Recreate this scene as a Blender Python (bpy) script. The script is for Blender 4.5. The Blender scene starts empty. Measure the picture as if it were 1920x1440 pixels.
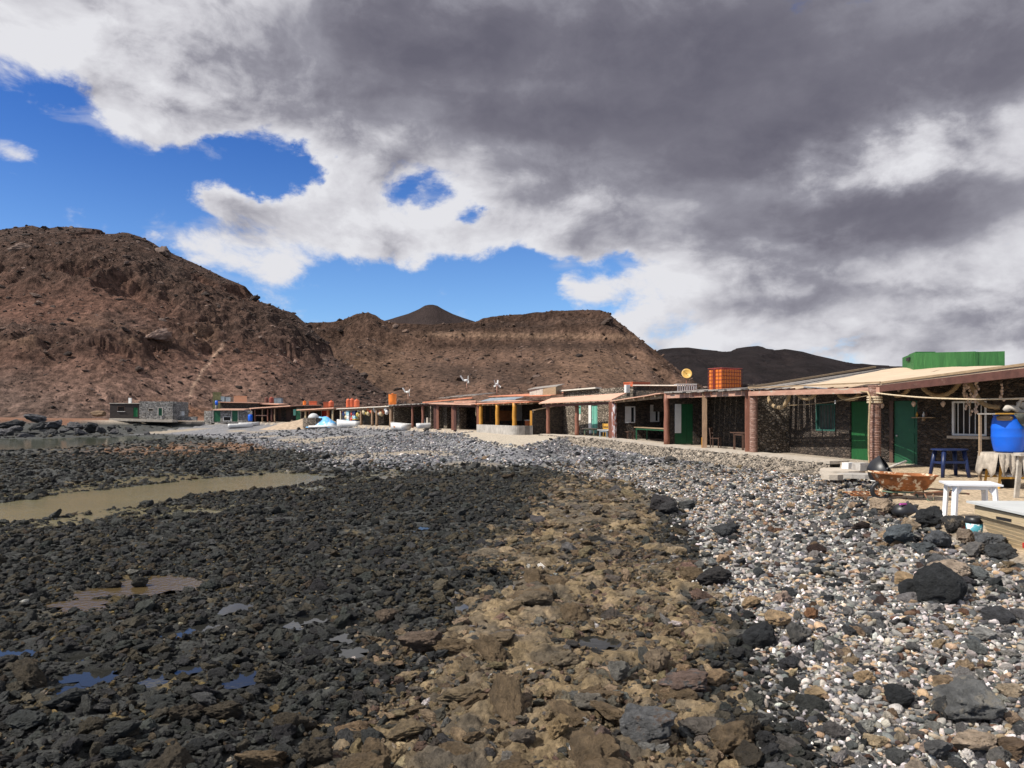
import bpy, bmesh, math, random
import numpy as np
from mathutils import Vector
R = math.radians
random.seed(7)
rng = np.random.default_rng(11)
scene = bpy.context.scene
COL = scene.collection

# ---------------------------------------------------------------- camera
F, CX, HY = 1333.0, 960.0, 778.0          # focal length in photo pixels, centre column, horizon row
cam_d = bpy.data.cameras.new('camera'); cam = bpy.data.objects.new('camera', cam_d); COL.objects.link(cam)
cam.location = (0, 0, 0); cam.rotation_euler = (R(90), 0, 0)
cam_d.sensor_width = 36.0; cam_d.lens = 36.0 * F / 1920.0
cam_d.shift_y = (HY - 720.0) / 1920.0
cam_d.clip_start = 0.1; cam_d.clip_end = 20000
scene.camera = cam
scene.view_settings.view_transform = 'Standard'; scene.view_settings.look = 'None'
scene.view_settings.exposure = 0.3; scene.view_settings.gamma = 1.0

# ---------------------------------------------------------------- sun
SUN_H = Vector((-0.93, -0.36, 0)).normalized(); SUN_EL = R(47)
sd = Vector((SUN_H.x*math.cos(SUN_EL), SUN_H.y*math.cos(SUN_EL), math.sin(SUN_EL)))
sun_d = bpy.data.lights.new('sun', 'SUN'); sun_d.energy = 5.0; sun_d.angle = R(0.5); sun_d.color = (1.0, 0.945, 0.86)
sun = bpy.data.objects.new('sun', sun_d); COL.objects.link(sun)
sun.rotation_euler = sd.to_track_quat('Z', 'Y').to_euler(); sun.location = (-30, -10, 40)

# ---------------------------------------------------------------- world: sky with cloud cover
world = bpy.data.worlds.new('World'); scene.world = world; world.use_nodes = True
def build_world():
    nt = world.node_tree; N = nt.nodes; L = nt.links; N.clear()
    def nd(t, **kw):
        n = N.new(t)
        for k, v in kw.items(): setattr(n, k, v)
        return n
    def plug(sock, v):
        if isinstance(v, (int, float)): sock.default_value = v
        elif isinstance(v, (tuple, list)): sock.default_value = v
        else: L.new(v, sock)
    def M(op, a, b=None, c=None, clamp=False):
        n = nd('ShaderNodeMath', operation=op, use_clamp=clamp); plug(n.inputs[0], a)
        if b is not None: plug(n.inputs[1], b)
        if c is not None: plug(n.inputs[2], c)
        return n.outputs[0]
    def VM(op, a, b=None, c=None):
        n = nd('ShaderNodeVectorMath', operation=op); plug(n.inputs[0], a)
        if b is not None: plug(n.inputs[1], b)
        if c is not None: plug(n.inputs[2], c)
        return n.outputs['Value'] if op in ('DOT_PRODUCT', 'LENGTH') else n.outputs[0]
    def noise(v, scale, detail, rough=0.5, dist=0.0, lac=2.0):
        n = nd('ShaderNodeTexNoise'); plug(n.inputs['Vector'], v); n.inputs['Scale'].default_value = scale
        n.inputs['Detail'].default_value = detail; n.inputs['Roughness'].default_value = rough
        n.inputs['Distortion'].default_value = dist; n.inputs['Lacunarity'].default_value = lac
        return n.outputs['Fac'], n.outputs['Color']
    def ramp(v, lo, hi, a=0.0, b=1.0, smooth=True):
        n = nd('ShaderNodeMapRange', interpolation_type='SMOOTHSTEP' if smooth else 'LINEAR', clamp=True)
        plug(n.inputs['Value'], v); n.inputs['From Min'].default_value = lo; n.inputs['From Max'].default_value = hi
        n.inputs['To Min'].default_value = a; n.inputs['To Max'].default_value = b
        return n.outputs['Result']
    def mixc(f, a, b):
        n = nd('ShaderNodeMix', data_type='RGBA'); plug(n.inputs['Factor'], f)
        plug(n.inputs['A'], a); plug(n.inputs['B'], b)
        n2 = [o for o in n.outputs if o.type == 'RGBA'][0]
        return n2
    def mixrgb(f, a, b):
        n = nd('ShaderNodeMixRGB'); plug(n.inputs[0], f); plug(n.inputs[1], a); plug(n.inputs[2], b); return n.outputs[0]
    tc = nd('ShaderNodeTexCoord'); d = VM('NORMALIZE', tc.outputs['Generated'])
    sp = nd('ShaderNodeSeparateXYZ'); L.new(d, sp.inputs[0])
    x, y, z = sp.outputs
    az = M('ARCTAN2', x, y); el = M('ARCSINE', z)
    cb = nd('ShaderNodeCombineXYZ'); plug(cb.inputs[0], az); plug(cb.inputs[1], el); ae = cb.outputs[0]
    # cloud sheet coordinates: direction projected on a high plane
    inv = M('DIVIDE', 1.0, M('ADD', M('MAXIMUM', z, 0.0), 0.16))
    cb2 = nd('ShaderNodeCombineXYZ'); plug(cb2.inputs[0], M('MULTIPLY', x, inv)); plug(cb2.inputs[1], M('MULTIPLY', y, inv)); q = cb2.outputs[0]
    cb3 = nd('ShaderNodeCombineXYZ'); plug(cb3.inputs[0], az); plug(cb3.inputs[1], M('MULTIPLY', el, 1.5)); cb3.inputs[2].default_value = 3.1; pz = cb3.outputs[0]
    def blobs(lst):
        acc = None
        for (px, py, sx, sy, w) in lst:
            a0 = math.atan((px-CX)/F); e0 = math.atan((HY-py)/F*math.cos(a0))
            ia = F/sx; ie = F/sy
            v = VM('MULTIPLY_ADD', ae, (ia, ie, 0), (-a0*ia, -e0*ie, 0))
            g = M('EXPONENT', M('MULTIPLY', VM('DOT_PRODUCT', v, v), -1.0))
            acc = M('MULTIPLY', g, w) if acc is None else M('MULTIPLY_ADD', g, w, acc)
        return acc
    # where cloud covers (+) and where the blue shows (-)
    wf, wc = noise(pz, 3.0, 3.0, 0.55)
    warp = VM('MULTIPLY_ADD', wc, (0.16, 0.10, 0.0), (-0.08, -0.05, 0.0))
    _, wc2 = noise(pz, 7.0, 6.0, 0.6)
    ae = VM('ADD', ae, VM('ADD', VM('MULTIPLY_ADD', wc2, (0.17, 0.10, 0.0), (-0.085, -0.05, 0.0)), VM('MULTIPLY', warp, (0.5, 0.35, 0))))
    cover = M('ADD', M('MULTIPLY', M('TANH', M('MULTIPLY', blobs(CLOUD_COVER), 0.72)), 0.80), ramp(el, 0.27, 0.45, 0.0, 0.5))
    shade = M('MULTIPLY', M('TANH', M('MULTIPLY', blobs(CLOUD_SHADE), 1.0)), 0.92)
    pw = VM('ADD', pz, warp)
    n1, _ = noise(pw, 7.5, 10.0, 0.62)
    n2, _ = noise(q, 1.1, 6.0, 0.55, 0.4)
    n1b, _ = noise(VM('ADD', pw, (-0.028, 0.036, 0.0)), 7.5, 6.0, 0.54)       # the same puffs a step towards the sun
    dens = M('ADD', cover, M('ADD', M('MULTIPLY', M('SUBTRACT', n1, 0.5), 3.7), M('MULTIPLY', M('SUBTRACT', n2, 0.5), 0.5)))
    dens = M('ADD', dens, blobs([(1560, 320, 560, 150, .45), (1250, 330, 220, 70, .25)]))
    wsp, _ = noise(VM('MULTIPLY', pw, (0.8, 1.6, 1.0)), 13.0, 8.0, 0.62, 0.6)
    thin = M('MULTIPLY', ramp(M('ADD', M('MULTIPLY', cover, 0.35), wsp), 0.42, 0.78), 0.35)
    alpha = M('MAXIMUM', ramp(dens, -0.22, 0.55), thin)
    # brightness: puffs lit on the sun side, thick sheets grey underneath
    lit = M('MULTIPLY', M('MULTIPLY', M('SUBTRACT', n1, n1b), 2.2), M('SUBTRACT', 1.05, shade, None, True))
    n3, _ = noise(VM('MULTIPLY', VM('ADD', pz, VM('MULTIPLY', warp, (0.6, 0.6, 0))), (0.65, 1.8, 1.0)), 2.8, 4.0, 0.40, 0.3)
    dark = M('ADD', shade, M('ADD', M('MULTIPLY', M('SUBTRACT', n3, 0.5), 0.80), M('MULTIPLY', M('SUBTRACT', n2, 0.5), 0.22)))
    thick = ramp(dens, 0.1, 1.2, -0.10, 0.14)
    dark = M('ADD', M('SUBTRACT', dark, lit), thick)
    dk = ramp(dark, -0.06, 1.05, 0, 1, smooth=False)
    cr = nd('ShaderNodeValToRGB'); L.new(dk, cr.inputs[0])
    e = cr.color_ramp.elements
    e[0].position = 0.0; e[0].color = (0.63, 0.63, 0.66, 1)
    e[1].position = 1.0; e[1].color = (0.110, 0.107, 0.139, 1)
    for p, c in ((0.25, (0.50, 0.495, 0.53, 1)), (0.55, (0.245, 0.242, 0.282, 1)), (0.80, (0.148, 0.144, 0.178, 1))):
        k = e.new(p); k.color = c
    sky = nd('ShaderNodeTexSky'); sky.sky_type = 'NISHITA'; sky.sun_disc = False
    sky.sun_elevation = SUN_EL; sky.sun_rotation = math.atan2(SUN_H.x, SUN_H.y); sky.air_density = 1.0; sky.dust_density = 0.0; sky.ozone_density = 3.0
    hs = nd('ShaderNodeMixRGB', blend_type='MULTIPLY'); hs.inputs[0].default_value = 1.0; L.new(sky.outputs[0], hs.inputs[1]); L.new(mixrgb(ramp(el, 0.10, 0.42), (0.70, 0.92, 1.20, 1), (0.27, 0.54, 1.02, 1)), hs.inputs[2])
    b1 = nd('ShaderNodeBackground'); L.new(hs.outputs[0], b1.inputs[0]); b1.inputs[1].default_value = 0.10
    b2 = nd('ShaderNodeBackground'); L.new(cr.outputs[0], b2.inputs[0]); b2.inputs[1].default_value = 1.0
    mx = nd('ShaderNodeMixShader'); L.new(alpha, mx.inputs[0]); L.new(b1.outputs[0], mx.inputs[1]); L.new(b2.outputs[0], mx.inputs[2])
    out = nd('ShaderNodeOutputWorld'); L.new(mx.outputs[0], out.inputs[0])
CLOUD_COVER = [  # photo column, photo row, half width, half height, weight
    (1300, 60, 900, 190, 1.5), (1550, 350, 600, 180, 2.4), (1250, 340, 160, 80, 1.4), (1880, 330, 200, 170, 1.8), (200, 0, 420, 80, 1.0), (260, 205, 120, 55, 1.1), (300, 262, 120, 26, .6), (560, 225, 230, 52, 1.0), (430, 160, 200, 60, .8), (900, 270, 260, 60, .9),
    (665, 362, 75, 50, 2.0), (800, 430, 130, 40, 1.3), (640, 435, 150, 45, 1.4), (470, 392, 70, 42, 2.2), (450, 465, 100, 40, 1.6), (530, 505, 55, 26, 1.0), (330, 440, 70, 22, 1.0), (1010, 390, 110, 65, .9), (1130, 430, 110, 55, .8),
    (1108, 535, 50, 30, 1.5), (1480, 525, 260, 70, 1.5), (1780, 580, 260, 90, 1.6), (1270, 632, 120, 22, 1.0), (1300, 565, 110, 40, .8), (15, 275, 62, 30, 1.4), (935, 520, 35, 9, .5), (1500, 660, 330, 20, .4), (1180, 610, 60, 16, .5),
    (55, 178, 85, 46, -2.2), (130, 265, 60, 36, -1.0), (130, 345, 190, 55, -1.9), (330, 328, 120, 34, -1.7), (530, 325, 85, 30, -2.8), (600, 308, 45, 24, -1.8), (450, 310, 70, 26, -1.8), (385, 228, 40, 16, -1.1), (110, 430, 180, 50, -1.1), (260, 395, 70, 20, -.8),
    (765, 355, 40, 15, -1.6), (830, 378, 40, 11, -1.3), (915, 388, 30, 22, -2.0), (800, 540, 260, 52, -2.4), (640, 575, 90, 35, -1.4), (1000, 500, 150, 38, -2.0), (960, 590, 190, 50, -1.8), (1160, 490, 50, 26, -1.6), (1590, 642, 110, 14, -1.1), (1180, 575, 40, 18, -.9),
    (-450, 350, 350, 130, -.8), (2300, 250, 500, 300, 0.6)]
CLOUD_SHADE = [
    (1250, 70, 640, 150, .85), (800, 120, 300, 115, .45), (1800, 110, 400, 95, .62), (1120, 240, 330, 75, .50), (1540, 420, 230, 65, .80), (1800, 400, 180, 40, .35), (1330, 370, 150, 70, .30), (1400, 280, 200, 50, .32),
    (300, 30, 200, 45, .22), (560, 170, 150, 50, .14), (1700, 600, 250, 14, .12), (1500, 570, 320, 14, .10), (1800, 640, 300, 16, .22), (1100, 330, 200, 40, .22), (1130, 450, 100, 40, .18), (900, 430, 150, 25, .12), (120, 60, 160, 40, .06),
    (230, 80, 330, 130, -.20), (2300, 250, 500, 300, .3), (640, 360, 90, 40, -.12), (260, 220, 90, 40, -.05), (1760, 270, 180, 42, -.42), (1650, 330, 120, 30, -.30), (1480, 585, 260, 16, .20), (1650, 560, 200, 12, .16), (1800, 600, 200, 14, .2)]
build_world()

# ---------------------------------------------------------------- helpers
def W(px, py, Y):
    return ((px-CX)/F*Y, Y, (HY-py)/F*Y)
def tag(o, label=None, cat=None, group=None, kind=None):
    if label: o['label'] = label
    if cat: o['category'] = cat
    if group: o['group'] = group
    if kind: o['kind'] = kind
    return o
def thing(name, label, cat, loc, group=None, rz=0.0):
    o = bpy.data.objects.new(name, None); COL.objects.link(o)
    o.empty_display_size = 0.2; o.location = loc; o.rotation_euler = (0, 0, rz)
    return tag(o, label, cat, group)
def mesh_obj(name, verts, faces, mat, parent=None, smooth=False, local=False):
    """one mesh object; verts in world space unless local (then in the parent's frame)"""
    me = bpy.data.meshes.new(name)
    if parent is not None and not local:
        ox, oy, oz = ROOT[parent.name] if parent.name in ROOT else tuple(parent.location)
        verts = [(v[0]-ox, v[1]-oy, v[2]-oz) for v in verts]
    me.from_pydata(verts, [], faces); me.update()
    if smooth: me.polygons.foreach_set('use_smooth', [True]*len(me.polygons))
    if mat: me.materials.append(mat)
    o = bpy.data.objects.new(name, me); COL.objects.link(o)
    if parent is not None:
        o.parent = parent
        if not local: ROOT[o.name] = ROOT[parent.name] if parent.name in ROOT else tuple(parent.location)
        else: ROOT[o.name] = (0, 0, 0)
    return o
ROOT = {}
class MB:
    def __init__(s): s.v = []; s.f = []
    def add(s, vs, fs):
        n = len(s.v); s.v += [tuple(map(float, p)) for p in vs]; s.f += [tuple(i+n for i in f) for f in fs]; return s
    def box(s, c, size, rz=0.0, taper=1.0):
        hx, hy, hz = size[0]/2, size[1]/2, size[2]/2; cs, sn = math.cos(rz), math.sin(rz); vs = []
        for k in (-1, 1):
            for (a, b) in ((-1, -1), (1, -1), (1, 1), (-1, 1)):
                t = taper if k > 0 else 1.0
                X, Y = a*hx*t, b*hy*t
                vs.append((c[0]+X*cs-Y*sn, c[1]+X*sn+Y*cs, c[2]+k*hz))
        return s.add(vs, [(3, 2, 1, 0), (4, 5, 6, 7), (0, 1, 5, 4), (1, 2, 6, 5), (2, 3, 7, 6), (3, 0, 4, 7)])
    def beam(s, a, b, w, h, up=(0, 0, 1)):
        a = Vector(a); b = Vector(b); d = (b-a).normalized(); u = Vector(up)
        sx = d.cross(u)
        if sx.length < 1e-4: sx = d.cross(Vector((1, 0, 0)))
        sx.normalize(); uz = sx.cross(d).normalized(); vs = []
        for p in (a, b):
            for (i, j) in ((-1, -1), (1, -1), (1, 1), (-1, 1)): vs.append(p + sx*(i*w/2) + uz*(j*h/2))
        return s.add(vs, [(3, 2, 1, 0), (4, 5, 6, 7), (0, 1, 5, 4), (1, 2, 6, 5), (2, 3, 7, 6), (3, 0, 4, 7)])
    def tube(s, pts, r, n=8, cap=True, wob=0.0):
        pts = [Vector(p) for p in pts]; m = len(pts); rs = r if isinstance(r, (list, tuple)) else [r]*m
        base = len(s.v); pu = None
        for i, p in enumerate(pts):
            d = (pts[min(i+1, m-1)] - pts[max(i-1, 0)]).normalized()
            ref = pu if pu is not None else (Vector((0, 0, 1)) if abs(d.z) < 0.9 else Vector((1, 0, 0)))
            u = (ref - d*ref.dot(d)); 
            if u.length < 1e-5: u = d.orthogonal()
            u.normalize(); pu = u; w = d.cross(u)
            for k in range(n):
                t = 2*math.pi*k/n; rr = rs[i]*(1+wob*random.uniform(-1, 1))
                s.v.append(tuple(p + u*(math.cos(t)*rr) + w*(math.sin(t)*rr)))
        for i in range(m-1):
            for k in range(n):
                a = base+i*n+k; b = base+i*n+(k+1) % n
                s.f.append((a, b, b+n, a+n))
        if cap:
            s.f.append(tuple(base+k for k in reversed(range(n)))); s.f.append(tuple(base+(m-1)*n+k for k in range(n)))
        return s
    def lathe(s, c, prof, n=20, cap=True, sx=1.0, sy=1.0):
        base = len(s.v)
        for (r, z) in prof:
            for k in range(n):
                t = 2*math.pi*k/n; s.v.append((c[0]+r*sx*math.cos(t), c[1]+r*sy*math.sin(t), c[2]+z))
        for i in range(len(prof)-1):
            for k in range(n):
                a = base+i*n+k; b = base+i*n+(k+1) % n; s.f.append((a, b, b+n, a+n))
        if cap:
            s.f.append(tuple(base+k for k in reversed(range(n)))); s.f.append(tuple(base+(len(prof)-1)*n+k for k in range(n)))
        return s
    def slab(s, top, th):
        """polygon given by its top corners, thickness th downwards"""
        n = len(top); vs = [tuple(p) for p in top] + [(p[0], p[1], p[2]-th) for p in top]
        fs = [tuple(range(n)), tuple(reversed(range(n, 2*n)))] + [(i, i+n, (i+1) % n+n, (i+1) % n) for i in range(n)]
        return s.add(vs, fs)
    def ball(s, c, r, n=12, m=8, sz=1.0):
        return s.lathe(c, [(max(0.02*r, r*math.sin(math.pi*i/m)), -r*sz*math.cos(math.pi*i/m)) for i in range(m+1)], n)
    def build(s, name, mat, parent=None, smooth=False, local=False):
        return mesh_obj(name, s.v, s.f, mat, parent, smooth, local)
def dup(root, loc, rz=None, label=None, group=None):
    r = root.copy(); COL.objects.link(r); r.location = loc
    if rz is not None: r.rotation_euler = (0, 0, rz)
    if label: r['label'] = label
    if group: r['group'] = group
    for ch in list(root.children):
        c = ch.copy(); COL.objects.link(c); c.parent = r
        for g in list(ch.children):
            k = g.copy(); COL.objects.link(k); k.parent = c
    return r

# ---------------------------------------------------------------- noise in numpy
def _hash(ix, iy, iz, seed):
    n = (ix.astype(np.uint32)*np.uint32(0x8da6b343)) ^ (iy.astype(np.uint32)*np.uint32(0xd8163841)) ^ (iz.astype(np.uint32)*np.uint32(0xcb1ab31f)) ^ np.uint32((seed*0x9E3779B1) & 0xffffffff)
    n ^= n >> np.uint32(13); n *= np.uint32(0x5bd1e995); n ^= n >> np.uint32(15); n *= np.uint32(0x2c1b3c6d); n ^= n >> np.uint32(12)
    return n.astype(np.float64)/4294967296.0
def vnoise2(x, y, seed=0):
    x = np.asarray(x, float); y = np.asarray(y, float)
    ix = np.floor(x).astype(np.int64); iy = np.floor(y).astype(np.int64); fx = x-ix; fy = y-iy
    ux = fx*fx*fx*(fx*(fx*6-15)+10); uy = fy*fy*fy*(fy*(fy*6-15)+10); z = np.zeros_like(ix)
    def g(dx, dy):
        a = _hash(ix+dx, iy+dy, z, seed)*2*np.pi
        return np.cos(a)*(fx-dx)+np.sin(a)*(fy-dy)
    a = g(0, 0); b = g(1, 0); c = g(0, 1); d = g(1, 1)
    return (a+(b-a)*ux)*(1-uy)+(c+(d-c)*ux)*uy
def fbm2(x, y, octs=4, seed=0, gain=0.5, lac=2.03, ridged=False):
    r = 0; a = 1.0; n = 0
    for o in range(octs):
        v = vnoise2(x, y, seed+o*17)*1.45
        if ridged: v = 1-2*np.abs(v)
        r = r+a*v; n += a; a *= gain; x = x*lac+13.7; y = y*lac-7.1
    return r/n
def vnoise3(p, seed=0):
    ip = np.floor(p).astype(np.int64); f = p-ip; u = f*f*(3-2*f); r = 0
    for dx in (0, 1):
        for dy in (0, 1):
            for dz in (0, 1):
                w = (u[:, 0] if dx else 1-u[:, 0])*(u[:, 1] if dy else 1-u[:, 1])*(u[:, 2] if dz else 1-u[:, 2])
                r = r+w*_hash(ip[:, 0]+dx, ip[:, 1]+dy, ip[:, 2]+dz, seed)
    return r*2-1
def worley2(x, y, seed=0, jit=0.9):
    ix = np.floor(x).astype(np.int64); iy = np.floor(y).astype(np.int64); z = np.zeros_like(ix)
    f1 = np.full(x.shape, 9.0); f2 = np.full(x.shape, 9.0); idv = np.zeros(x.shape)
    for dx in (-1, 0, 1):
        for dy in (-1, 0, 1):
            cx = ix+dx; cy = iy+dy
            ax = cx+0.5+(_hash(cx, cy, z, seed)-0.5)*jit; ay = cy+0.5+(_hash(cx, cy, z+7, seed)-0.5)*jit
            d = np.hypot(x-ax, y-ay); nr = d < f1
            f2 = np.where(nr, f1, np.minimum(f2, d)); idv = np.where(nr, _hash(cx, cy, z+3, seed), idv); f1 = np.where(nr, d, f1)
    return f1, f2, idv
def sstep(a, b, x):
    t = np.clip((x-a)/(b-a), 0, 1); return t*t*(3-2*t)
def poly_sd(x, y, poly):
    """distance to polygon edge, positive inside"""
    inside = np.zeros(x.shape, bool); d = np.full(x.shape, 1e9); n = len(poly)
    for i in range(n):
        (ax, ay), (bx, by) = poly[i], poly[(i+1) % n]
        ex, ey = bx-ax, by-ay; t = np.clip(((x-ax)*ex+(y-ay)*ey)/(ex*ex+ey*ey+1e-12), 0, 1)
        d = np.minimum(d, np.hypot(x-ax-t*ex, y-ay-t*ey))
        c = ((ay > y) != (by > y)) & (x < (bx-ax)*(y-ay)/((by-ay) if by != ay else 1e-9)+ax); inside ^= c
    return np.where(inside, d, -d)

# ---------------------------------------------------------------- materials
def shader(name):
    m = bpy.data.materials.new(name); m.use_nodes = True; nt = m.node_tree; nt.nodes.clear()
    out = nt.nodes.new('ShaderNodeOutputMaterial'); b = nt.nodes.new('ShaderNodeBsdfPrincipled'); nt.links.new(b.outputs[0], out.inputs[0])
    return m, nt, b
def NN(nt, t, **kw):
    n = nt.nodes.new(t)
    for k, v in kw.items():
        if k in n.inputs: n.inputs[k].default_value = v
        else: setattr(n, k, v)
    return n
def mul(c, k): return (min(1, c[0]*k), min(1, c[1]*k), min(1, c[2]*k), 1)
MATS = {}
def mat(name, col, rough=0.8, nscale=6.0, lo=0.65, hi=1.25, bump=0.15, bscale=None, metal=0.0, spec=0.4, second=None, s_lo=0.55, s_hi=0.65, s_scale=3.0, stretch=(1, 1, 1), sss=0.0):
    """painted / weathered surface: mottled base colour, a second colour where it has worn through, fine bump"""
    if name in MATS: return MATS[name]
    m, nt, b = shader(name); lk = nt.links.new
    tc = NN(nt, 'ShaderNodeTexCoord'); mp = NN(nt, 'ShaderNodeMapping'); mp.inputs['Scale'].default_value = stretch; lk(tc.outputs['Object'], mp.inputs[0])
    n = NN(nt, 'ShaderNodeTexNoise', Scale=nscale, Detail=6.0, Roughness=0.6); lk(mp.outputs[0], n.inputs['Vector'])
    cr = NN(nt, 'ShaderNodeValToRGB'); cr.color_ramp.elements[0].position = 0.3; cr.color_ramp.elements[1].position = 0.7
    cr.color_ramp.elements[0].color = mul(col, lo); cr.color_ramp.elements[1].color = mul(col, hi); lk(n.outputs['Fac'], cr.inputs[0])
    outc = cr.outputs[0]
    if second is not None:
        n2 = NN(nt, 'ShaderNodeTexNoise', Scale=s_scale, Detail=8.0, Roughness=0.65); lk(mp.outputs[0], n2.inputs['Vector'])
        mr = NN(nt, 'ShaderNodeMapRange'); mr.inputs['From Min'].default_value = s_lo; mr.inputs['From Max'].default_value = s_hi; lk(n2.outputs['Fac'], mr.inputs['Value'])
        mx = NN(nt, 'ShaderNodeMixRGB'); lk(mr.outputs[0], mx.inputs[0]); lk(outc, mx.inputs[1]); mx.inputs[2].default_value = (*second, 1); outc = mx.outputs[0]
    lk(outc, b.inputs['Base Color']); b.inputs['Roughness'].default_value = rough; b.inputs['Metallic'].default_value = metal
    b.inputs['Specular IOR Level'].default_value = spec
    if sss: b.inputs['Subsurface Weight'].default_value = sss; b.inputs['Subsurface Radius'].default_value = (0.3, 0.1, 0.05); b.inputs['Subsurface Scale'].default_value = 0.3
    if bump:
        n3 = NN(nt, 'ShaderNodeTexNoise', Scale=bscale or nscale*4, Detail=5.0); lk(mp.outputs[0], n3.inputs['Vector'])
        bp = NN(nt, 'ShaderNodeBump', Strength=bump, Distance=0.03); lk(n3.outputs['Fac'], bp.inputs['Height']); lk(bp.outputs[0], b.inputs['Normal'])
    MATS[name] = m; return m
def stone_wall(name, c_stone, c_alt, c_mortar, scale=7.0, mortar=0.05, bump=1.0):
    if name in MATS: return MATS[name]
    m, nt, b = shader(name); lk = nt.links.new
    tc = NN(nt, 'ShaderNodeTexCoord'); nz = NN(nt, 'ShaderNodeTexNoise', Scale=scale*0.8, Detail=3.0); lk(tc.outputs['Object'], nz.inputs['Vector'])
    va = NN(nt, 'ShaderNodeVectorMath', operation='MULTIPLY_ADD'); lk(nz.outputs['Color'], va.inputs[0]); va.inputs[1].default_value = (0.09, 0.09, 0.09); lk(tc.outputs['Object'], va.inputs[2])
    mp = NN(nt, 'ShaderNodeMapping'); mp.inputs['Scale'].default_value = (1, 1, 1.7); lk(va.outputs[0], mp.inputs[0])
    v1 = NN(nt, 'ShaderNodeTexVoronoi', Scale=scale); lk(mp.outputs[0], v1.inputs['Vector'])
    v2 = NN(nt, 'ShaderNodeTexVoronoi', Scale=scale, feature='DISTANCE_TO_EDGE'); lk(mp.outputs[0], v2.inputs['Vector'])
    cr = NN(nt, 'ShaderNodeValToRGB'); e = cr.color_ramp.elements; e[0].color = mul(c_stone, 0.55); e[0].position = 0.1; e[1].color = (*c_alt, 1); e[1].position = 0.9
    k = e.new(0.5); k.color = (*c_stone, 1)
    sp = NN(nt, 'ShaderNodeSeparateColor'); lk(v1.outputs['Color'], sp.inputs[0]); lk(sp.outputs[0], cr.inputs[0])
    n2 = NN(nt, 'ShaderNodeTexNoise', Scale=scale*5, Detail=5.0, Roughness=0.7); lk(tc.outputs['Object'], n2.inputs['Vector'])
    mr = NN(nt, 'ShaderNodeMapRange'); mr.inputs['From Min'].default_value = mortar*0.4; mr.inputs['From Max'].default_value = mortar; lk(v2.outputs['Distance'], mr.inputs['Value'])
    mx = NN(nt, 'ShaderNodeMixRGB'); lk(mr.outputs[0], mx.inputs[0]); mx.inputs[1].default_value = (*c_mortar, 1); lk(cr.outputs[0], mx.inputs[2])
    m2 = NN(nt, 'ShaderNodeMixRGB', blend_type='MULTIPLY'); m2.inputs[0].default_value = 0.8; lk(mx.outputs[0], m2.inputs[1])
    c2 = NN(nt, 'ShaderNodeValToRGB'); c2.color_ramp.elements[0].position = 0.3; c2.color_ramp.elements[0].color = (0.45, 0.45, 0.45, 1); c2.color_ramp.elements[1].position = 0.65; c2.color_ramp.elements[1].color = (1.2, 1.2, 1.2, 1)
    lk(n2.outputs['Fac'], c2.inputs[0]); lk(c2.outputs[0], m2.inputs[2]); lk(m2.outputs[0], b.inputs['Base Color']); b.inputs['Roughness'].default_value = 0.9
    ad = NN(nt, 'ShaderNodeMath', operation='MULTIPLY_ADD'); lk(n2.outputs['Fac'], ad.inputs[0]); ad.inputs[1].default_value = 0.12
    mn = NN(nt, 'ShaderNodeMath', operation='MINIMUM'); lk(v2.outputs['Distance'], mn.inputs[0]); mn.inputs[1].default_value = 0.22; lk(mn.outputs[0], ad.inputs[2])
    bp = NN(nt, 'ShaderNodeBump', Strength=bump, Distance=0.35); lk(ad.outputs[0], bp.inputs['Height']); lk(bp.outputs[0], b.inputs['Normal'])
    MATS[name] = m; return m
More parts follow.
